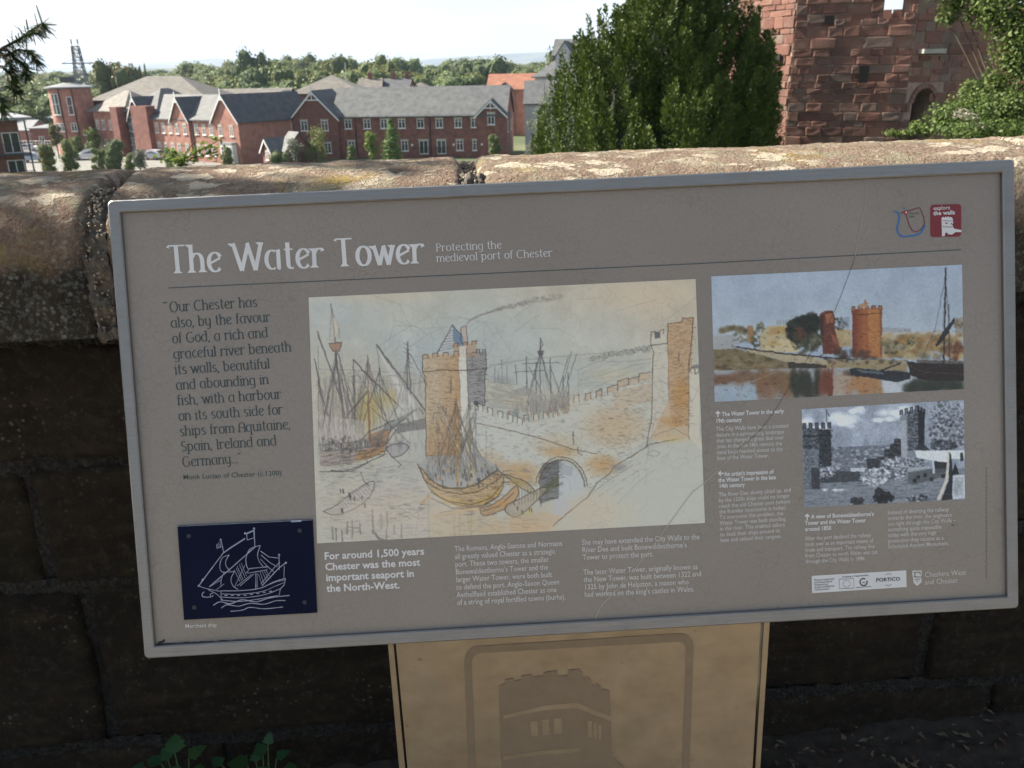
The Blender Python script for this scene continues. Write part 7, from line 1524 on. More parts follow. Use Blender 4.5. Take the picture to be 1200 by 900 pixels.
SP = [(125, 70, 215, 26, 'round', LFO, 'olive and brown tree right of the lattice pylon'), (147, 78, 212, 26, 'round', LFO, 'brownish broad tree over the large hipped roof'), (163, 80, 240, 12, 'tall', LFD, 'small dark conifer above the left of the hipped roof'), (169, 77, 242, 9, 'tall', LFD, 'slender dark conifer above the middle of the hipped roof'),
      (293, 55, 300, 26, 'round', LFD, 'tall dark dome-topped tree highest in the left skyline'), (306, 58, 302, 16, 'round', LFM, 'tall tree beside the highest dome-topped tree'), (330, 66, 250, 44, 'wide', LFL, 'broad light green tree above the dark slate wing'), (298, 80, 225, 24, 'round', LFD, 'dark bushy tree right behind the dark slate wing'),
      (440, 61, 290, 26, 'round', LFM, 'single round-headed tree standing above the belt over the long range'), (396, 66, 310, 22, 'round', LFM, 'hazy green tree left of the single round-headed tree'), (455, 70, 260, 22, 'round', LFM, 'tree just right of the single round-headed tree'), (570, 67, 300, 32, 'round', LFD, 'dark dense tree against the blue hills above the orange roof'), (553, 72, 305, 22, 'round', LFD, 'smaller dark tree left of the dense one against the hills'),
      (430, 84, 230, 40, 'wide', LFL, 'wide pale green tree behind the left of the long slate roof'), (480, 82, 235, 40, 'wide', LFL, 'wide pale green tree behind the middle of the long slate roof'), (530, 79, 238, 44, 'wide', LFL, 'wide pale green tree behind the right of the long slate roof'), (380, 84, 232, 36, 'wide', LFM, 'green tree behind the hipped grey-brown roof'), (655, 54, 175, 26, 'round', LFG, 'pale tree showing above the white house roof'), (8, 103, 195, 50, 'wide', LFM, 'broad green tree behind the balconied flats'), (45, 112, 200, 44, 'wide', LFL, 'lighter green tree left of the round tower'), (20, 118, 185, 40, 'wide', LFM, 'green tree low behind the dark clad shed')]
for s_ in SP: tl(*s_[:3], s_[3] * (1.45 if s_[4] == 'round' else 1.15), *s_[4:6], label=s_[6], group=None)
# small trees and shrubs in front of the brick buildings
def bush(u, vtop, vbot, wpx, Y, mat, label, kind='round', n=1400, size=.09, name='shrub', seed=1):
    t = atY(u, vtop, Y); bt_ = atY(u, vbot, Y); H_ = t.z - GZ; hb_ = .2 if kind == 'full' or (kind == 'round' and vbot > 180) else max(.2, bt_.z - GZ - .4); w_ = wpx / F * Y * (.5 if kind != 'spire' else .62)
    rs = random.Random(seed); L_ = []
    if kind == 'spire':
        for i in range(10): z = hb_ + (H_ - hb_) * (i + .4) / 10; q = w_ * (1.05 - .75 * (i / 9) ** 1.4); L_.append((rs.uniform(-.1, .1) * w_, rs.uniform(-.1, .1) * w_, z, q * .85, q * .85, (H_ - hb_) * .09))
    else:
        for i in range(16): a = rs.uniform(0, 6.28); q = w_ * rs.uniform(.1, .6); z = hb_ + (H_ - hb_) * (.12 + .70 * i / 15); r0 = w_ * rs.uniform(.35, .55); L_.append((q * math.cos(a), q * math.sin(a), z, r0, r0, min(r0, (H_ - hb_) * .3)))
    r_ = empty(name, (t.x, t.y, GZ), 0, label, 'tree' if 'tree' in name else 'shrub')
    V, Q = leaf_cloud(L_, n, size, seed, .35 if kind == 'loose' else .6, 1.0, .2); link('foliage', mesh_np('foliage', V, Q), mat, r_)
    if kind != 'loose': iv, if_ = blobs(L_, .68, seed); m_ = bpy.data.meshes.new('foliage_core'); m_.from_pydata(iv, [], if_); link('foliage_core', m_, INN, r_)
    b = MB().tube([(0, 0, 0), (0, .02, hb_ + (H_ - hb_) * .4), (0, 0, H_ - .3)], [.10, .06, .02], 6)
    for l in L_[:6]: b.tube([(0, 0, hb_ + .2), tuple(l[:3])], [.04, .012], 5)
    b.build('trunk', BARK, r_)
bush(457, 139, 184, 25, 121, LFS, 'bright lime green conical tree before the middle of the long range', 'spire', 1900, .10, 'conical_tree', 3)
bush(433, 149, 184, 20, 122, LFS, 'loose lime green young tree left of the conical one', 'loose', 1700, .12, 'young_tree', 4)
bush(367, 146, 184, 34, 122, LFL, 'thin young tree with sparse leaves before the left gable', 'loose', 1800, .12, 'young_tree', 5)
bush(345, 160, 186, 26, 120, LFG, 'low straggly tree beside the porch house', 'loose', 1200, .11, 'young_tree', 6)
bush(580, 155, 184, 21, 122, LFM, 'rounded dark green shrub before the right gable of the long range', 'round', 1300, .09, 'shrub', 7)
bush(264, 169, 190, 19, 112, LFM, 'small round shrub at the near corner of the gabled row', 'round', 1000, .08, 'shrub', 8)
bush(129, 164, 192, 38, 118, LFD, 'large round dark green shrub right of the white high-roofed car', 'round', 2200, .09, 'shrub', 9)
bush(76, 160, 194, 26, 118, LFM, 'upright green tree left of the white high-roofed car', 'full', 1900, .09, 'small_tree', 10)
bush(61, 142, 168, 17, 140, LFO, 'tall narrow olive shrub at the foot of the round tower', 'round', 1200, .11, 'shrub', 11)
bush(104, 148, 180, 22, 145, LFS, 'yellow green small tree before the large hipped block', 'round', 1400, .11, 'small_tree', 12)
bush(87, 158, 178, 18, 138, LFM, 'middle green bush between the round tower and the car', 'round', 1000, .10, 'shrub', 13)
bush(160, 173, 194, 22, 112, LFG, 'grey green feathery shrub right of the large dark one', 'loose', 1600, .11, 'shrub', 14)
bush(196, 169, 194, 18, 105, LFM, 'dark leafy bush by the silver car', 'round', 1000, .09, 'shrub', 15)
bush(50, 166, 196, 24, 116, LFM, 'green shrub hiding the car park left of the upright green tree', 'round', 1400, .10, 'shrub', 21)
bush(112, 170, 194, 20, 112, LFL, 'light green shrub between the white car and the large round shrub', 'round', 1200, .09, 'shrub', 22)
bush(150, 178, 194, 18, 108, LFM, 'low green shrub between the large round and the grey feathery ones', 'round', 1000, .09, 'shrub', 23)
bush(326, 176, 190, 30, 112, LFM, 'low hedge-like shrub before the small porch house', 'round', 1100, .09, 'shrub', 24)
bush(412, 168, 186, 16, 118, LFM, 'small dark shrub left of the loose lime green tree', 'round', 900, .09, 'shrub', 25)
bush(638, 92, 182, 42, 84, LFG, 'pale drooping birch-like tree beside the yew', 'loose', 3800, .085, 'pale_tree', 16)
bush(630, 134, 182, 36, 82, LFG, 'pale shrubby tree low at the left foot of the yew', 'loose', 2400, .08, 'pale_shrub', 17)

# ---- leafy sapling just beyond the wall (left): arching sprays of toothed leaves
def sapling():
    base = atY(212, 190, 9.0); r_ = empty('leafy_sapling', (base.x, base.y, gh(base.x, base.y)), 0, 'bright leafy sapling with a bare leaning twig just over the left coping', 'sapling')
    O = Vector((base.x, base.y, gh(base.x, base.y))); b = MB(); V, Q = [], []; r = random.Random(3)
    for (pts, nl) in (([(212, 196), (222, 182), (240, 174), (259, 163)], 110), ([(212, 196), (205, 184), (196, 178), (190, 186)], 80), ([(212, 196), (225, 185), (245, 180), (256, 178)], 80), ([(212, 196), (214, 188), (210, 181), (203, 176)], 60)):
        P = [atY(u, v, 9.0 + .1 * i) - O for i, (u, v) in enumerate(pts)]; b.tube([(0, 0, 0)] + P, [.02] + [.012, .008, .005, .003], 5)
        for i in range(nl):
            t = r.random() * (len(P) - 1); k_ = int(t); f = t - k_; p = P[k_].lerp(P[min(k_ + 1, len(P) - 1)], f) + Vector((r.gauss(0, .03), r.gauss(0, .04), r.gauss(0, .03)))
            d = Vector((r.uniform(-1, 1), r.uniform(-1, 1), r.uniform(-.3, .6))).normalized(); n_ = Vector((r.uniform(-.5, .5), r.uniform(-.5, .5), 1)).normalized(); s = d.cross(n_).normalized(); L_ = r.uniform(.05, .085); W_2 = L_ * .28; n0 = len(V)
            V += [tuple(p), tuple(p + d * L_ * .5 + s * W_2), tuple(p + d * L_), tuple(p + d * L_ * .5 - s * W_2)]; Q.append((n0, n0 + 1, n0 + 2, n0 + 3))
    b.tube([atY(216, 182, 8.9) - O, atY(226, 168, 8.9) - O, atY(233.5, 154.5, 8.9) - O], [.007, .005, .002], 5)
    b.build('stem', TWIG, r_); link('leaves', mesh_np('leaves', V, Q), leafmat('sapling_leaf', (.09, .17, .03), (.16, .24, .05), .35, .05), r_)
sapling()

# ---- the big yew: upright plumes of short sprays
YEW = leafmat('yew_needle', (.012, .030, .008), (.155, .175, .030), .14, .04)
def yew_proto(seed, n=46):
    r = np.random.default_rng(seed); V, Q = [], []
    for i in range(n):
        t = r.random() ** .8; a = r.uniform(0, 6.28); rad = .17 * (1 - .75 * t) * math.sqrt(r.random()); c_ = Vector((rad * math.cos(a), rad * math.sin(a), t * .9))
        d = Vector((math.cos(a) * .55, math.sin(a) * .55, r.uniform(.5, 1.3))).normalized(); L_ = r.uniform(.08, .15); s = d.cross(Vector(r.normal(size=3))).normalized() * L_ * .26; n0 = len(V)
        V += [tuple(c_), tuple(c_ + d * L_ * .5 + s), tuple(c_ + d * L_), tuple(c_ + d * L_ * .5 - s)]; Q.append((n0, n0 + 1, n0 + 2, n0 + 3))
    return np.array(V), np.array(Q)
YP = [yew_proto(i) for i in range(8)]
def yew(u, Yd, prof, label, n=300, seed=5, wc=.30, nl=300, ls=.055):
    """prof = [(row, left column, right column)] outline in the photo, turned into a crown of upright plumes"""
    r = np.random.default_rng(seed); c_ = atY(u, 110, Yd); g = gh(c_.x, c_.y); r_ = empty('yew_tree', (c_.x, c_.y, g), 0, label, 'tree')
    hz = []
    for v, ul, ur in prof: z = atY(u, v, Yd).z - g; hz.append((z, (atY(ul, v, Yd).x - c_.x), (atY(ur, v, Yd).x - c_.x)))
    hz.sort(); Z_a = [h[0] for h in hz]; VV = []
    def R(z, side): return abs(np.interp(z, Z_a, [h[1 if side < 0 else 2] for h in hz]))
    lo, hi = Z_a[0], Z_a[-1]; ga = math.pi * (3 - 5 ** .5)
    for i in range(n):
        z = lo + (hi - lo) * ((i + r.uniform(-3, 3)) % n / n) ** 1.08; a = i * ga + r.uniform(-.25, .25); ca, sa = math.cos(a), math.sin(a)
        Rz = (R(z, 1) * (ca + 1) + R(z, -1) * (1 - ca)) / 2
        cl = fbm((ca * 1.6 + seed, sa * 1.6, z * .45), 3); top0 = max(.72, .86 + .5 * cl)
        Lc = r.uniform(.6, 2.3) * wc / .28; w_ = wc * r.uniform(.6, 1.2); ti = r.uniform(.02, .38); top = min(1.08, top0 + r.uniform(-.16, .14))
        ax = np.array([ca * math.sin(ti), sa * math.sin(ti), math.cos(ti)]); rr = max(.05, Rz * top * .93 - w_ * .7); B = np.array([rr * ca - ax[0] * Lc * .55, rr * sa - ax[1] * Lc * .55, z - Lc * .55])
        m_ = int(nl * (.5 + .8 * w_ / wc * Lc)); t = r.random(m_) ** .85; ph = r.uniform(0, 6.283, m_); q = w_ * (1 - t) ** .62 * (.45 + .55 * np.sqrt(r.random(m_))) * (1 + .35 * np.sin(ph * 3 + i) * np.sin(t * 14 + i))
        e1 = np.cross(ax, [0.3, 1, 0.1]); e1 /= np.linalg.norm(e1); e2 = np.cross(ax, e1); rad = np.cos(ph)[:, None] * e1 + np.sin(ph)[:, None] * e2
        C = B + t[:, None] * Lc * ax + q[:, None] * rad; d = ax * r.uniform(.5, 1.4, m_)[:, None] + rad * .7 + r.normal(size=(m_, 3)) * .25; d /= np.linalg.norm(d, axis=1)[:, None]
        s_ = np.cross(d, rad + r.normal(size=(m_, 3)) * .5); s_ /= np.linalg.norm(s_, axis=1)[:, None]; l = (ls * r.uniform(.7, 1.5, m_))[:, None]
        VV.append(np.stack([C, C + d * l + s_ * l * .42, C + d * l * 2.1, C + d * l - s_ * l * .42], 1).reshape(-1, 3))
    V = np.concatenate(VV); link('crown', mesh_np('crown', V, np.arange(len(V)).reshape(-1, 4)), YEW, r_)
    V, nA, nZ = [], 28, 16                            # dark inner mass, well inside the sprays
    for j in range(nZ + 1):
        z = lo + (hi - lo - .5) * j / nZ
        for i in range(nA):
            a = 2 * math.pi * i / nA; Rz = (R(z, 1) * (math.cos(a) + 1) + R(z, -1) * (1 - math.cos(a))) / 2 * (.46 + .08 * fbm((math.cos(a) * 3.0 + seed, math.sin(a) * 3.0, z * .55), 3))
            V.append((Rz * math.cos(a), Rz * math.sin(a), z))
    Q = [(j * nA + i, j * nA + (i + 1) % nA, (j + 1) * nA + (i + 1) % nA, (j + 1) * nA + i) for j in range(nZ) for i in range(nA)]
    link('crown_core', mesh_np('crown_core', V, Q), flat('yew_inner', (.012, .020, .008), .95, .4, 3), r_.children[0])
    b = MB().tube([(0, 0, 0), (.05, 0, lo + .5), (0, 0, hi * .6)], [.35, .28, .1], 10)
    for i in range(7): a = i * .9; rb = R(lo + 1, 1) * .5; b.tube([(0, 0, lo * .6 + .2 * i), (math.cos(a) * rb * .6, math.sin(a) * rb * .6, lo + .3 + .2 * i), (math.cos(a) * rb, math.sin(a) * rb, lo + .8 + .2 * i)], [.12, .08, .03], 6)
    b.build('trunk', BARK, r_)
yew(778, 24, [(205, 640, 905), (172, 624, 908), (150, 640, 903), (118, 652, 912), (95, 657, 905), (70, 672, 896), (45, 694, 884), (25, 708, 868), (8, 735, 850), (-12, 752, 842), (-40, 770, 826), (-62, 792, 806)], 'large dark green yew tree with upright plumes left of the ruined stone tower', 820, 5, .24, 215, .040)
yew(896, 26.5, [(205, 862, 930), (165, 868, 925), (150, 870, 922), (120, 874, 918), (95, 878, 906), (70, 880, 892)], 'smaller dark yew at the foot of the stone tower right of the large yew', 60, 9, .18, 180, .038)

# ---- yew boughs reaching into the top left corner, close to the wall
def spray_mesh(nn=26, L_=.17, seed=1):
    r = random.Random(seed); b = MB(); b.tube([(0, 0, 0), (L_ * .5, 0, -.004), (L_, 0, -.018)], [.0018, .0014, .0007], 5)
    for i in range(nn):
        t = (i + 1) / nn; x = L_ * t; z = -.018 * t * t; l = .021 * (1 - .45 * t) * r.uniform(.85, 1.1)
        for s in (-1, 1):
            d = Vector((.55 + .35 * t, s * 1.0, r.uniform(-.1, .25))).normalized() * l; w_ = Vector((.0034, 0, 0)); p = Vector((x, 0, z)); b.add([p - w_, p + w_, p + d * .6 + w_ * .8, p + d, p + d * .6 - w_ * .8], [(0, 1, 2, 3, 4)])
    d = Vector((1, 0, 0)) * .02; return b.mesh('spray')
SPR = [spray_mesh(26, .17, 1), spray_mesh(20, .12, 2), spray_mesh(30, .21, 3)]
yl = empty('overhanging_yew', (-4.6, 3.2, gh(-4.6, 3.2)), 0, 'dark yew whose needled boughs hang into the top left corner', 'tree'); O = Vector(yl.location)
for m_ in SPR: m_.materials.append(leafmat('yew_needle_near', (.022, .045, .014), (.060, .085, .024), .15, .1))
b = MB().tube([(0, 0, 0), (.1, 0, 3), (.05, .05, 6.6), (0, 0, 7.6)], [.24, .2, .13, .04], 10)
r = random.Random(12); YN = 4.4; nspr = 0
bows = [([(-120, 60), (-40, 62), (0, 58), (22, 46), (38, 34), (50, 28)], 70), ([(-90, 70), (-30, 68), (5, 66), (22, 58), (36, 60), (42, 72)], 40), ([(-80, 80), (-20, 76), (2, 78), (12, 88), (17, 100), (18, 108)], 48), ([(-60, 70), (-15, 60), (8, 58), (20, 70), (30, 80), (30, 88)], 36), ([(-60, 100), (-20, 100), (-6, 106), (1, 118), (2, 132)], 26), ([(-60, 60), (-20, 56), (4, 64), (10, 72), (14, 84)], 34)]
for pts, ns in bows:
    P = [atY(u, v, YN + .10 * math.sin(i * 2 + len(pts))) - O for i, (u, v) in enumerate(pts)]
    root = Vector((.05, .05, P[0].z - .4)); b.tube([root] + P, [.03, .016, .010, .007, .005, .004, .002][:len(P) + 1], 6)
    ns = int(ns * 4)
    for i in range(ns):
        t = (i / ns) ** .42 * (len(P) - 1); k_ = min(int(t), len(P) - 2); f = t - k_; p = P[k_].lerp(P[k_ + 1], f); d = (P[k_ + 1] - P[k_]).normalized()
        sd = d.lerp(Vector((r.uniform(-.5, 1), r.uniform(-1, 1), r.uniform(-1, .3))).normalized(), .55).normalized()
        o = link('spray', SPR[r.randrange(3)] if nspr < 400 else SPR[0], None, yl, tuple(p)); q = sd.to_track_quat('X', 'Z'); o.rotation_euler = (q.to_matrix() @ Matrix.Rotation(r.uniform(-1, 1), 3, 'X')).to_euler(); s = r.uniform(.5, 1.0) * .42; o.scale = (s, s, s); nspr += 1
b.build('trunk', BARK, yl)
VV, QQ, n0 = [], [], 0; rr_ = np.random.default_rng(3)                 # the rest of its crown, outside the frame
for i in range(900):
    z = rr_.uniform(4.4, 7.7); a = rr_.uniform(0, 6.28); R0 = 1.55 * math.sqrt(max(.05, 1 - ((z - 5.9) / 2.2) ** 2)) * rr_.uniform(.45, 1.0); V, Q = YP[rr_.integers(0, 8)]
    d = Vector((math.cos(a) * .6, math.sin(a) * .6, rr_.uniform(-.3, .8))).normalized(); M = np.array(d.to_track_quat('Z', 'Y').to_matrix()); VV.append((V * .5) @ M.T + np.array([R0 * math.cos(a), R0 * math.sin(a), z])); QQ.append(Q + n0); n0 += len(V)
link('crown', mesh_np('crown', np.concatenate(VV), np.concatenate(QQ)), YEW, yl)

# ---- broadleaf tree and shrubs at the right edge
def leafy(name, c_, lobes, n, size, mat, label, trunk_to=None, seed=1, core=0.0, asp=1.0, cat='tree'):
    g = gh(c_.x, c_.y); r_ = empty(name, (c_.x, c_.y, g), 0, label, cat); L_ = []
    for (u, v, Y, ru, rv) in lobes: p = atY(u, v, Y) - Vector((c_.x, c_.y, g)); s = Y / F * 1.02; L_.append((p.x, p.y, p.z, ru * s, ru * s * .9, rv * s))
    V, Q = leaf_cloud(L_, n, size, seed, .15, asp, .35, .6); link('foliage', mesh_np('foliage', V, Q), mat, r_)
    b = MB(); t = Vector((0, 0, 0)); mid = Vector((np.mean([l[0] for l in L_]) * .5, np.mean([l[1] for l in L_]) * .5, min(l[2] for l in L_))); b.tube([t, mid * .6, mid], [.16, .12, .08], 8)
    for l in L_: b.tube([mid, (mid + Vector(l[:3])) * .5 + Vector((0, 0, -.1)), Vector(l[:3]), Vector(l[:3]) + Vector((l[3] * .5, 0, l[5] * .5))], [.03, .018, .010, .004], 6)
    b.build('trunk', BARK, r_); return r_
RL = leafmat('right_tree_leaf', (.030, .055, .014), (.160, .180, .042), .3, .05); RS = leafmat('right_shrub_leaf', (.030, .065, .016), (.165, .205, .050), .3, .05)
leafy('broadleaf_tree', atY(1215, 150, 17), [(1184, 20, 17, 30, 30), (1192, 70, 16.6, 32, 28), (1172, 96, 16.8, 20, 16), (1160, 18, 17, 16, 20), (1195, 45, 16.8, 30, 24), (1205, 110, 16.5, 30, 30), (1150, 10, 17.6, 22, 20), (1118, 6, 18, 16, 12), (1110, 22, 18, 14, 8), (1200, -20, 17, 50, 30), (1225, 50, 17, 40, 50), (1160, 110, 16.8, 26, 18), (1120, -22, 18, 40, 20), (1210, 150, 16.8, 40, 34)], 15000, .036, RL, 'broadleaf tree with gappy sunlit crown at the right edge', seed=3, asp=1.1)
leafy('leafy_shrub', atY(1150, 165, 15), [(1110, 136, 15, 24, 16), (1135, 126, 15.2, 24, 20), (1160, 132, 14.8, 26, 20), (1190, 128, 14.6, 28, 24), (1080, 150, 15, 16, 9), (1145, 150, 14.5, 50, 12), (1180, 152, 14.4, 40, 12), (1120, 180, 15, 50, 20), (1180, 185, 14.8, 50, 22), (1110, 215, 15.2, 40, 24), (1170, 225, 15, 50, 26), (1140, 104, 15.6, 14, 12)], 24000, .027, RS, 'bright green shrub between the stone tower and the right edge', seed=6, cat='shrub')
leafy('leafy_shrub', atY(1060, 172, 15.4), [(1045, 156, 15.5, 10, 4), (1060, 157, 15.5, 10, 5), (1073, 148, 15.5, 7, 7)], 900, .026, RS, 'low leafy tuft peeping over the coping before the dark doorway', seed=8, cat='shrub')
pf = flat('pale_flower_head', (.40, .36, .28), .9, .2, 8); VV, Q = leaf_cloud([(0, 0, 0, .12, .1, .08)], 60, .02, 5)
for i, (u, v) in enumerate(((1128, 131), (1137, 136), (1147, 147), (1122, 134))):
    p = atY(u, v, 14.2); tag(link('flower_head', mesh_np('fh', VV, Q), pf, None, tuple(p)), ['pale dried flower head highest in the right shrub', 'pale dried flower head in the middle of the right shrub', 'pale dried flower head lowest in the right shrub', 'pale dried flower head leftmost in the right shrub'][i], 'flower head')

# ================================================================ RUINED STONE TOWER
def tower_mat(name, c1, c2, c3):
    k = N(name); co = k.coord(); oi = k.n('ObjectInfo'); gi = k.n('NewGeometry'); rnd = k.math('FRACT', k.math('ADD', oi.outputs['Random'], gi.outputs['Random Per Island']))
    cc = k.mix(rnd, c1, c2); f = k.ramp(rnd, [(.78, 0), (.86, .75)]); cc = k.mix(f, cc, c3)
    cw = k.n('TexCoord'); 
    cc = k.mix(k.ramp(k.noise(co, 9, 5, .7), [(.5, 0), (.78, .55)]), cc, (.09, .06, .045)); cc = k.mix(k.ramp(k.noise(co, 14, 4), [(.62, 0), (.72, .45)]), cc, (.34, .30, .25))
    mpp = k.n('Mapping'); mpp.inputs['Scale'].default_value = (1, 1, .35); k.l(gi.outputs['Position'], mpp.inputs[0]); st = k.noise(mpp.outputs[0], .8, 5, .6); cc = k.mix(k.ramp(st, [(.44, 0), (.62, .5)]), cc, (.065, .050, .044)); st2 = k.noise(gi.outputs['Position'], 2.3, 4, .6); cc = k.mix(k.ramp(st2, [(.55, 0), (.72, .5)]), cc, (.26, .20, .165))
    k.col(cc); k.set(Roughness=.95); k.bump(k.noise(gi.outputs['Position'], 14, 5, .7), .012); return k.m
TST = tower_mat('tower_red_sandstone', (.14, .058, .045), (.27, .138, .10), (.15, .115, .095)); TMO = flat('tower_mortar', (.27, .19, .15), .95, .3, 5)
TY = 31.0; tcx = atY(997, 80, TY); Rt = 4.55; tg0 = gh(tcx.x, tcx.y)
view = math.atan2(tcx.x, tcx.y)
tw = empty('ruined_stone_tower', (tcx.x, tcx.y, tg0 - .3), 0, 'ruined octagonal red sandstone tower with battlements and a dark arched doorway', 'tower'); TO = Vector(tw.location)
zl = lambda v, u=997: atY(u, v, TY - 3.6).z - TO.z                 # row -> height above the tower's base
zn = zl(27); ztop_ = zl(-38); zbase = zl(176)
ang = [-view * 0 + math.radians(a) for a in (-68, -22, 21, 64, 110, 155, 200, 245)]   # corners, 0 = straight at the camera
ang = [a - 0 for a in ang]
def corner(a, R=Rt): t = math.atan2(-tcx.x, -tcx.y); th = t - a; return Vector((math.sin(th) * R, math.cos(th) * R))
CO = [corner(a) for a in ang]; IN = [corner(a, Rt - .75) for a in ang]
if px(Vector((CO[0].x, CO[0].y, 0)) + TO)[0] > px(Vector((CO[3].x, CO[3].y, 0)) + TO)[0]: print('TOWER MIRRORED')
for c_ in CO[:4]: print('corner px', px(Vector((c_.x, c_.y, zl(90))) + TO))
b = MB(); poly = [tuple(c_) for c_ in CO]
# core: faces other than the doorway face
def ring(pts_o, pts_i, z0, z1, name, mat, skip=()):
    q = MB(); n = len(pts_o)
    for i in range(n):
        if i in skip: continue
        j = (i + 1) % n; q.prism([tuple(pts_o[i]), tuple(pts_o[j]), tuple(pts_i[j]), tuple(pts_i[i])], z0, z1, 'z')
    return q.build(name, mat, tw)
ring(CO, IN, 0, zn, 'wall_core', TMO, skip=(2,)); MB().prism([tuple(c_ * .97) for c_ in CO], zn - 1.4, zn - 1.2, 'z').build('roof_floor', TMO, tw)
FD = [(CO[2], CO[3], IN[2], IN[3])][0]; ex = (CO[3] - CO[2]).normalized(); en = Vector((ex.y, -ex.x)); en = en if en.dot(-Vector((tcx.x, tcx.y))) > 0 else -en; Lf = (CO[3] - CO[2]).length
def face_pt(i, s, z, out=0.0):
    a, b2 = CO[i], CO[(i + 1) % 8]; d = (b2 - a).normalized(); n_ = Vector((d.y, -d.x)); n_ = n_ if n_.dot(a + b2) > 0 else -n_; p = a + d * s + n_ * out; return Vector((p.x, p.y, z)), d, n_
dpx = px(TO + face_pt(2, Lf * .5, zl(130))[0]); 
# door opening placed on the dark face
def s_at(u, i):                                      # distance along face i of a photo column
    L_ = (CO[(i + 1) % 8] - CO[i]).length; best = min(((abs(px(TO + face_pt(i, L_ * t / 200, zl(120))[0])[0] - u), L_ * t / 200) for t in range(201))); return best[1]
ds0, ds1, dz0, dz1 = s_at(1069, 2), s_at(1094, 2), zl(172), zl(104); dm = (ds0 + ds1) / 2; hw = (ds1 - ds0) / 2
arch = [(dm + hw * math.cos(t), dz1 - hw * 1.0 + hw * 1.0 * math.sin(t)) for t in np.linspace(math.pi, 0, 9)]
def fprism(pts, o0, o1, name, mat):                 # polygon in face 2's (s, z) plane
    V = []; n = len(pts)
    for o_ in (o1, o0): V += [tuple(face_pt(2, p[0], p[1], o_)[0]) for p in pts]
    return MB().add(V, [tuple(range(n)), tuple(range(2 * n - 1, n - 1, -1))] + [(i, (i + 1) % n, (i + 1) % n + n, i + n) for i in range(n)]).build(name, mat, tw)
fprism([(0, 0), (Lf, 0), (Lf, dz0), (0, dz0)], -.75, 0, 'wall_core', TMO)
fprism([(0, dz0), (ds0, dz0), (ds0, arch[0][1])] + arch[1:5] + [(dm, zn), (0, zn)], -.75, 0, 'wall_core', TMO)
fprism([(ds1, dz0), (Lf, dz0), (Lf, zn), (dm, zn)] + arch[4:-1] + [(ds1, arch[-1][1])], -.75, 0, 'wall_core', TMO)
for t in range(11):                                  # voussoirs
    a0, a1 = math.pi * t / 11, math.pi * (t + .9) / 11; r1, r2 = hw * 1.0, hw * 1.32; cz = dz1 - hw
    fprism([(dm + r1 * math.cos(a0), cz + r1 * math.sin(a0)), (dm + r2 * math.cos(a0), cz + r2 * math.sin(a0)), (dm + r2 * math.cos(a1), cz + r2 * math.sin(a1)), (dm + r1 * math.cos(a1), cz + r1 * math.sin(a1))], -.1, .06, 'voussoir', TST)
# individual stones: five rough block shapes shared
SH = []
for s_ in range(10):
    r = random.Random(s_ + 40); V = []; q = lambda a: r.uniform(-a, a); W = lambda t, k_: t
    n_ = 4; jx = [0, .07, .5, .93, 1]; g_ = []
    for j in range(5):
        for i in range(5):
            e = (i in (0, 4)) or (j in (0, 4)); cx_, cz_ = jx[i], jx[j]
            if i in (0, 4) and j in (0, 4): cx_ += .035 * (1 if i == 0 else -1); cz_ += .05 * (1 if j == 0 else -1)
            V.append((cx_ + q(.03 if e else .05), -.70 + q(.10) if e else -.95 + q(.13), cz_ + q(.05 if e else .06)))
    Fc = [(j * 5 + i, j * 5 + i + 1, (j + 1) * 5 + i + 1, (j + 1) * 5 + i) for j in range(4) for i in range(4)]
    rim = [0, 1, 2, 3, 4, 9, 14, 19, 24, 23, 22, 21, 20, 15, 10, 5]; n0 = len(V); V += [(V[k_][0], .2, V[k_][2]) for k_ in rim]
    Fc += [(rim[k_], n0 + k_, n0 + (k_ + 1) % 16, rim[(k_ + 1) % 16]) for k_ in range(16)]
    me = bpy.data.meshes.new('stone'); me.from_pydata(V, [], Fc)
    if sum(p.normal.y for p in me.polygons) > 0: me.flip_normals()
    for p in me.polygons: p.use_smooth = False
    me.materials.append(TST); SH.append(me)
stones = []
def stones_face(i, s0, s1, z0, z1, ok=lambda s, z: True, seed=0, ztopf=None):
    r = random.Random(seed); z = z0; row = 0
    while z < z1:
        h = r.choice((.16, .20, .23, .27, .31)) * r.uniform(.9, 1.1); s = s0 - r.uniform(0, .3)
        while s < s1:
            l = h * r.uniform(.9, 2.3) + .12; a, e = max(s, s0), min(s + l, s1)
            if e - a > .1 and ok((a + e) / 2, z + h / 2) and (ztopf is None or z + h < ztopf((a + e) / 2)): stones.append((i, a, e, z, z + h, r.random()))
            s += l
        z += h
# faces: 0 = sunlit left, 1 = middle, 2 = dark right with the door
La_, Lb_ = (CO[1] - CO[0]).length, (CO[2] - CO[1]).length
nt_left = lambda s: zl(14) + 2.6 * min(1, s / (La_ * .45)) + .3 * math.sin(s * 5)
stones_face(0, 0, La_, zl(235), zl(-40), seed=1, ztopf=nt_left)
stones_face(1, 0, Lb_, zl(235), zn, seed=2)
door_ok = lambda s, z: not (ds0 - .12 < s < ds1 + .12 and z < dz1 + .1 - 0) 
stones_face(2, 0, Lf, zl(235), zn, door_ok, 3)
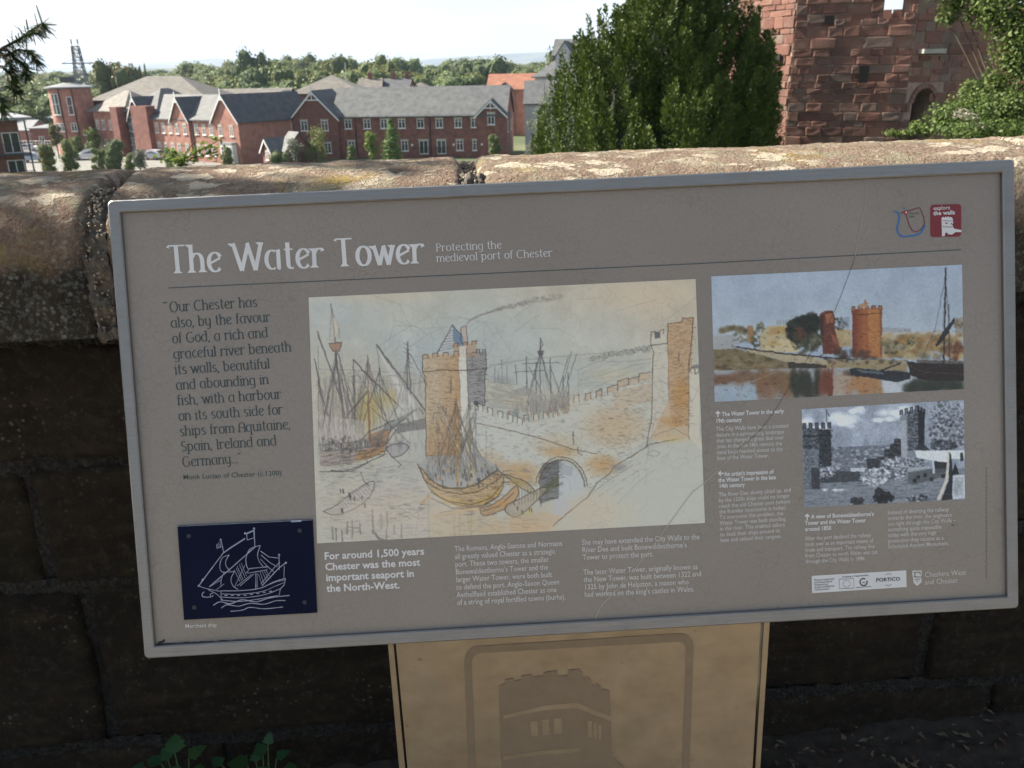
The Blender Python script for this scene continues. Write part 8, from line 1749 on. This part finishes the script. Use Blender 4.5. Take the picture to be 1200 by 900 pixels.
# parapet above the notch level
n0_, n1_ = s_at(1022, 1), s_at(1046, 1)
q = MB()
def par(i, s0, s1, z0, z1, th=.6):
    a, d, n_ = face_pt(i, s0, 0); b2 = face_pt(i, s1, 0)[0]; o = -n_ * th; q.prism([(a.x, a.y), (b2.x, b2.y), (b2.x + o.x, b2.y + o.y), (a.x + o.x, a.y + o.y)], z0, z1, 'z')
par(1, 0, n0_, zn, ztop_); par(1, n1_, Lb_, zn, ztop_); par(2, 0, Lf, zn, ztop_)
for k_ in range(6): s_a = La_ * k_ / 6; par(0, s_a, La_ * (k_ + 1) / 6, zn - .8, nt_left(s_a + .1) - .12)
for i in range(3, 8):
    L_ = (CO[(i + 1) % 8] - CO[i]).length; zb_ = zl(7, 1030) + .35
    par(i, 0, L_, zn, zb_ - .25)
q.build('parapet_core', TMO, tw)
stones_face(1, 0, n0_, zn, zl(-30), seed=12); stones_face(1, n1_, Lb_, zn, zl(-30), seed=13); stones_face(2, 0, Lf, zn, zl(-30), seed=14)
for i in (4, 5, 6):                                  # inner skin of the far parapet, seen through the gap
    L_ = (IN[(i + 1) % 8] - IN[i]).length; 
    a, b2 = IN[i], IN[(i + 1) % 8]; d = (b2 - a).normalized(); nn = -(a + b2).normalized(); z = zn - 1.1; r = random.Random(i); Vq = MB()
    while z < zl(7, 1030) + .15:
        h = r.uniform(.24, .34); s = 0
        while s < L_: l = r.uniform(.3, .6); e = min(L_, s + l) - .02; p0_, p1_ = a + d * (s + .02) + nn * -.05, a + d * e + nn * -.05; o_ = nn * r.uniform(.10, .16); Vq.prism([tuple(p0_), tuple(p1_), tuple(p1_ + o_), tuple(p0_ + o_)], z + .02, z + h, 'z'); s += l
        z += h
    tag(Vq.build('far_parapet_stones', TST, tw), kind='stuff')
vis = []
for st_ in stones:
    i, a, e, z0, z1, rv = st_; p, d, n_ = face_pt(i, (a + e) / 2, (z0 + z1) / 2); u, v = px(TO + p); inside = 855 < u < 1140 and -8 < v < 165; vis.append((not inside, abs(v - 80) if not inside else 0, -(e - a) * (z1 - z0), st_))
vis.sort(key=lambda t: (t[0], t[1], t[2])); print('tower stones', len(stones), 'in view', sum(not v_[0] for v_ in vis))
def place(st_): 
    i, a, e, z0, z1, rv = st_; p, d, n_ = face_pt(i, a, z0); g = .010; dep = .014 + .05 * rv ** 1.5
    # local x along the face so that local -y points outwards
    X3, Y3 = Vector((d.x, d.y, 0)), Vector((-n_.x, -n_.y, 0))
    flip = X3.cross(Y3).z < 0
    if flip: p, _, _ = face_pt(i, e, z0); X3 = -X3
    return Matrix(((X3.x * (e - a - 2 * g), Y3.x * dep, 0, p.x + X3.x * g), (X3.y * (e - a - 2 * g), Y3.y * dep, 0, p.y + X3.y * g), (0, 0, z1 - z0 - 2 * g, z0 + g), (0, 0, 0, 1)))
for k_, t in enumerate(vis[:300]):
    o = link('stone', SH[int(t[3][5] * 997) % 10], None, tw); o.matrix_local = place(t[3])
VV, FF = [], []
for t in vis[300:]:
    me = SH[int(t[3][5] * 997) % 10]; M = place(t[3]); n0 = len(VV); VV += [tuple(M @ v.co) for v in me.vertices]; FF += [tuple(a + n0 for a in p.vertices) for p in me.polygons]
me = bpy.data.meshes.new('stonework'); me.from_pydata(VV, [], FF); tag(link('stonework', me, TST, tw), kind='stuff')
# putlog holes and a sill fragment
for (i, u, v) in ((0, 910, 66), (1, 1008, 82), (1, 1008, 92), (1, 962, 23)):
    s = s_at(u, i); p, d, n_ = face_pt(i, s, zl(v), .12); MB().box(-.13, .13, -.02, .02, -.11, .11).build('putlog_hole', gap_m, tw, tuple(p), math.atan2(d.y, d.x))
p, d, n_ = face_pt(2, s_at(1080, 2), zl(62), .14); MB().box(-.45, .4, -.12, .12, -.06, .06).build('stone_sill', flat('pale_sill', (.35, .32, .28), .9, .2, 6), tw, tuple(p), math.atan2(d.y, d.x))
# brick house beyond the tower on the right
a = atY(1118, 72, 62); r_ = empty('brick_house', (a.x, a.y, GZ), math.radians(-10), 'salmon pink brick house glimpsed between the stone tower and the right tree', 'house'); zz = atY(1130, 44, 62).z - GZ
b = MB(); gable_walls(b, -4, 9, 0, 8, zz, zz + 2.2, 'y'); b.build('wall', flat('salmon_brick', (.48, .22, .16), .9, .15, 1), r_); b = MB(); gable_roof(b, -4, 9, 0, 8, zz, zz + 2.2, 'y'); b.build('roof', SLATE, r_)
for z in (zz - 3.2, zz - 1.2): MB().box(-1, 3, -.05, .02, z, z + .12).build('string_course', STONEL, r_)
for x in (-.5, 1.8): window(r_, x, 0, zz - 3.0, .9, 1.4)

# ================================================================ HAZE
hz_ = N('haze_air'); hz_.t.nodes.remove(hz_.b); v_ = hz_.n('VolumePrincipled'); v_.inputs['Color'].default_value = (.62, .76, 1.0, 1); v_.inputs['Density'].default_value = HAZE; v_.inputs['Anisotropy'].default_value = .2
hz_.l(v_.outputs[0], hz_.o.inputs['Volume'])
if HAZE > 0: tag(MB().box(-9500, 9500, -3100, 12500, GZ - 3.5, 170).build('haze', hz_.m), kind='stuff')
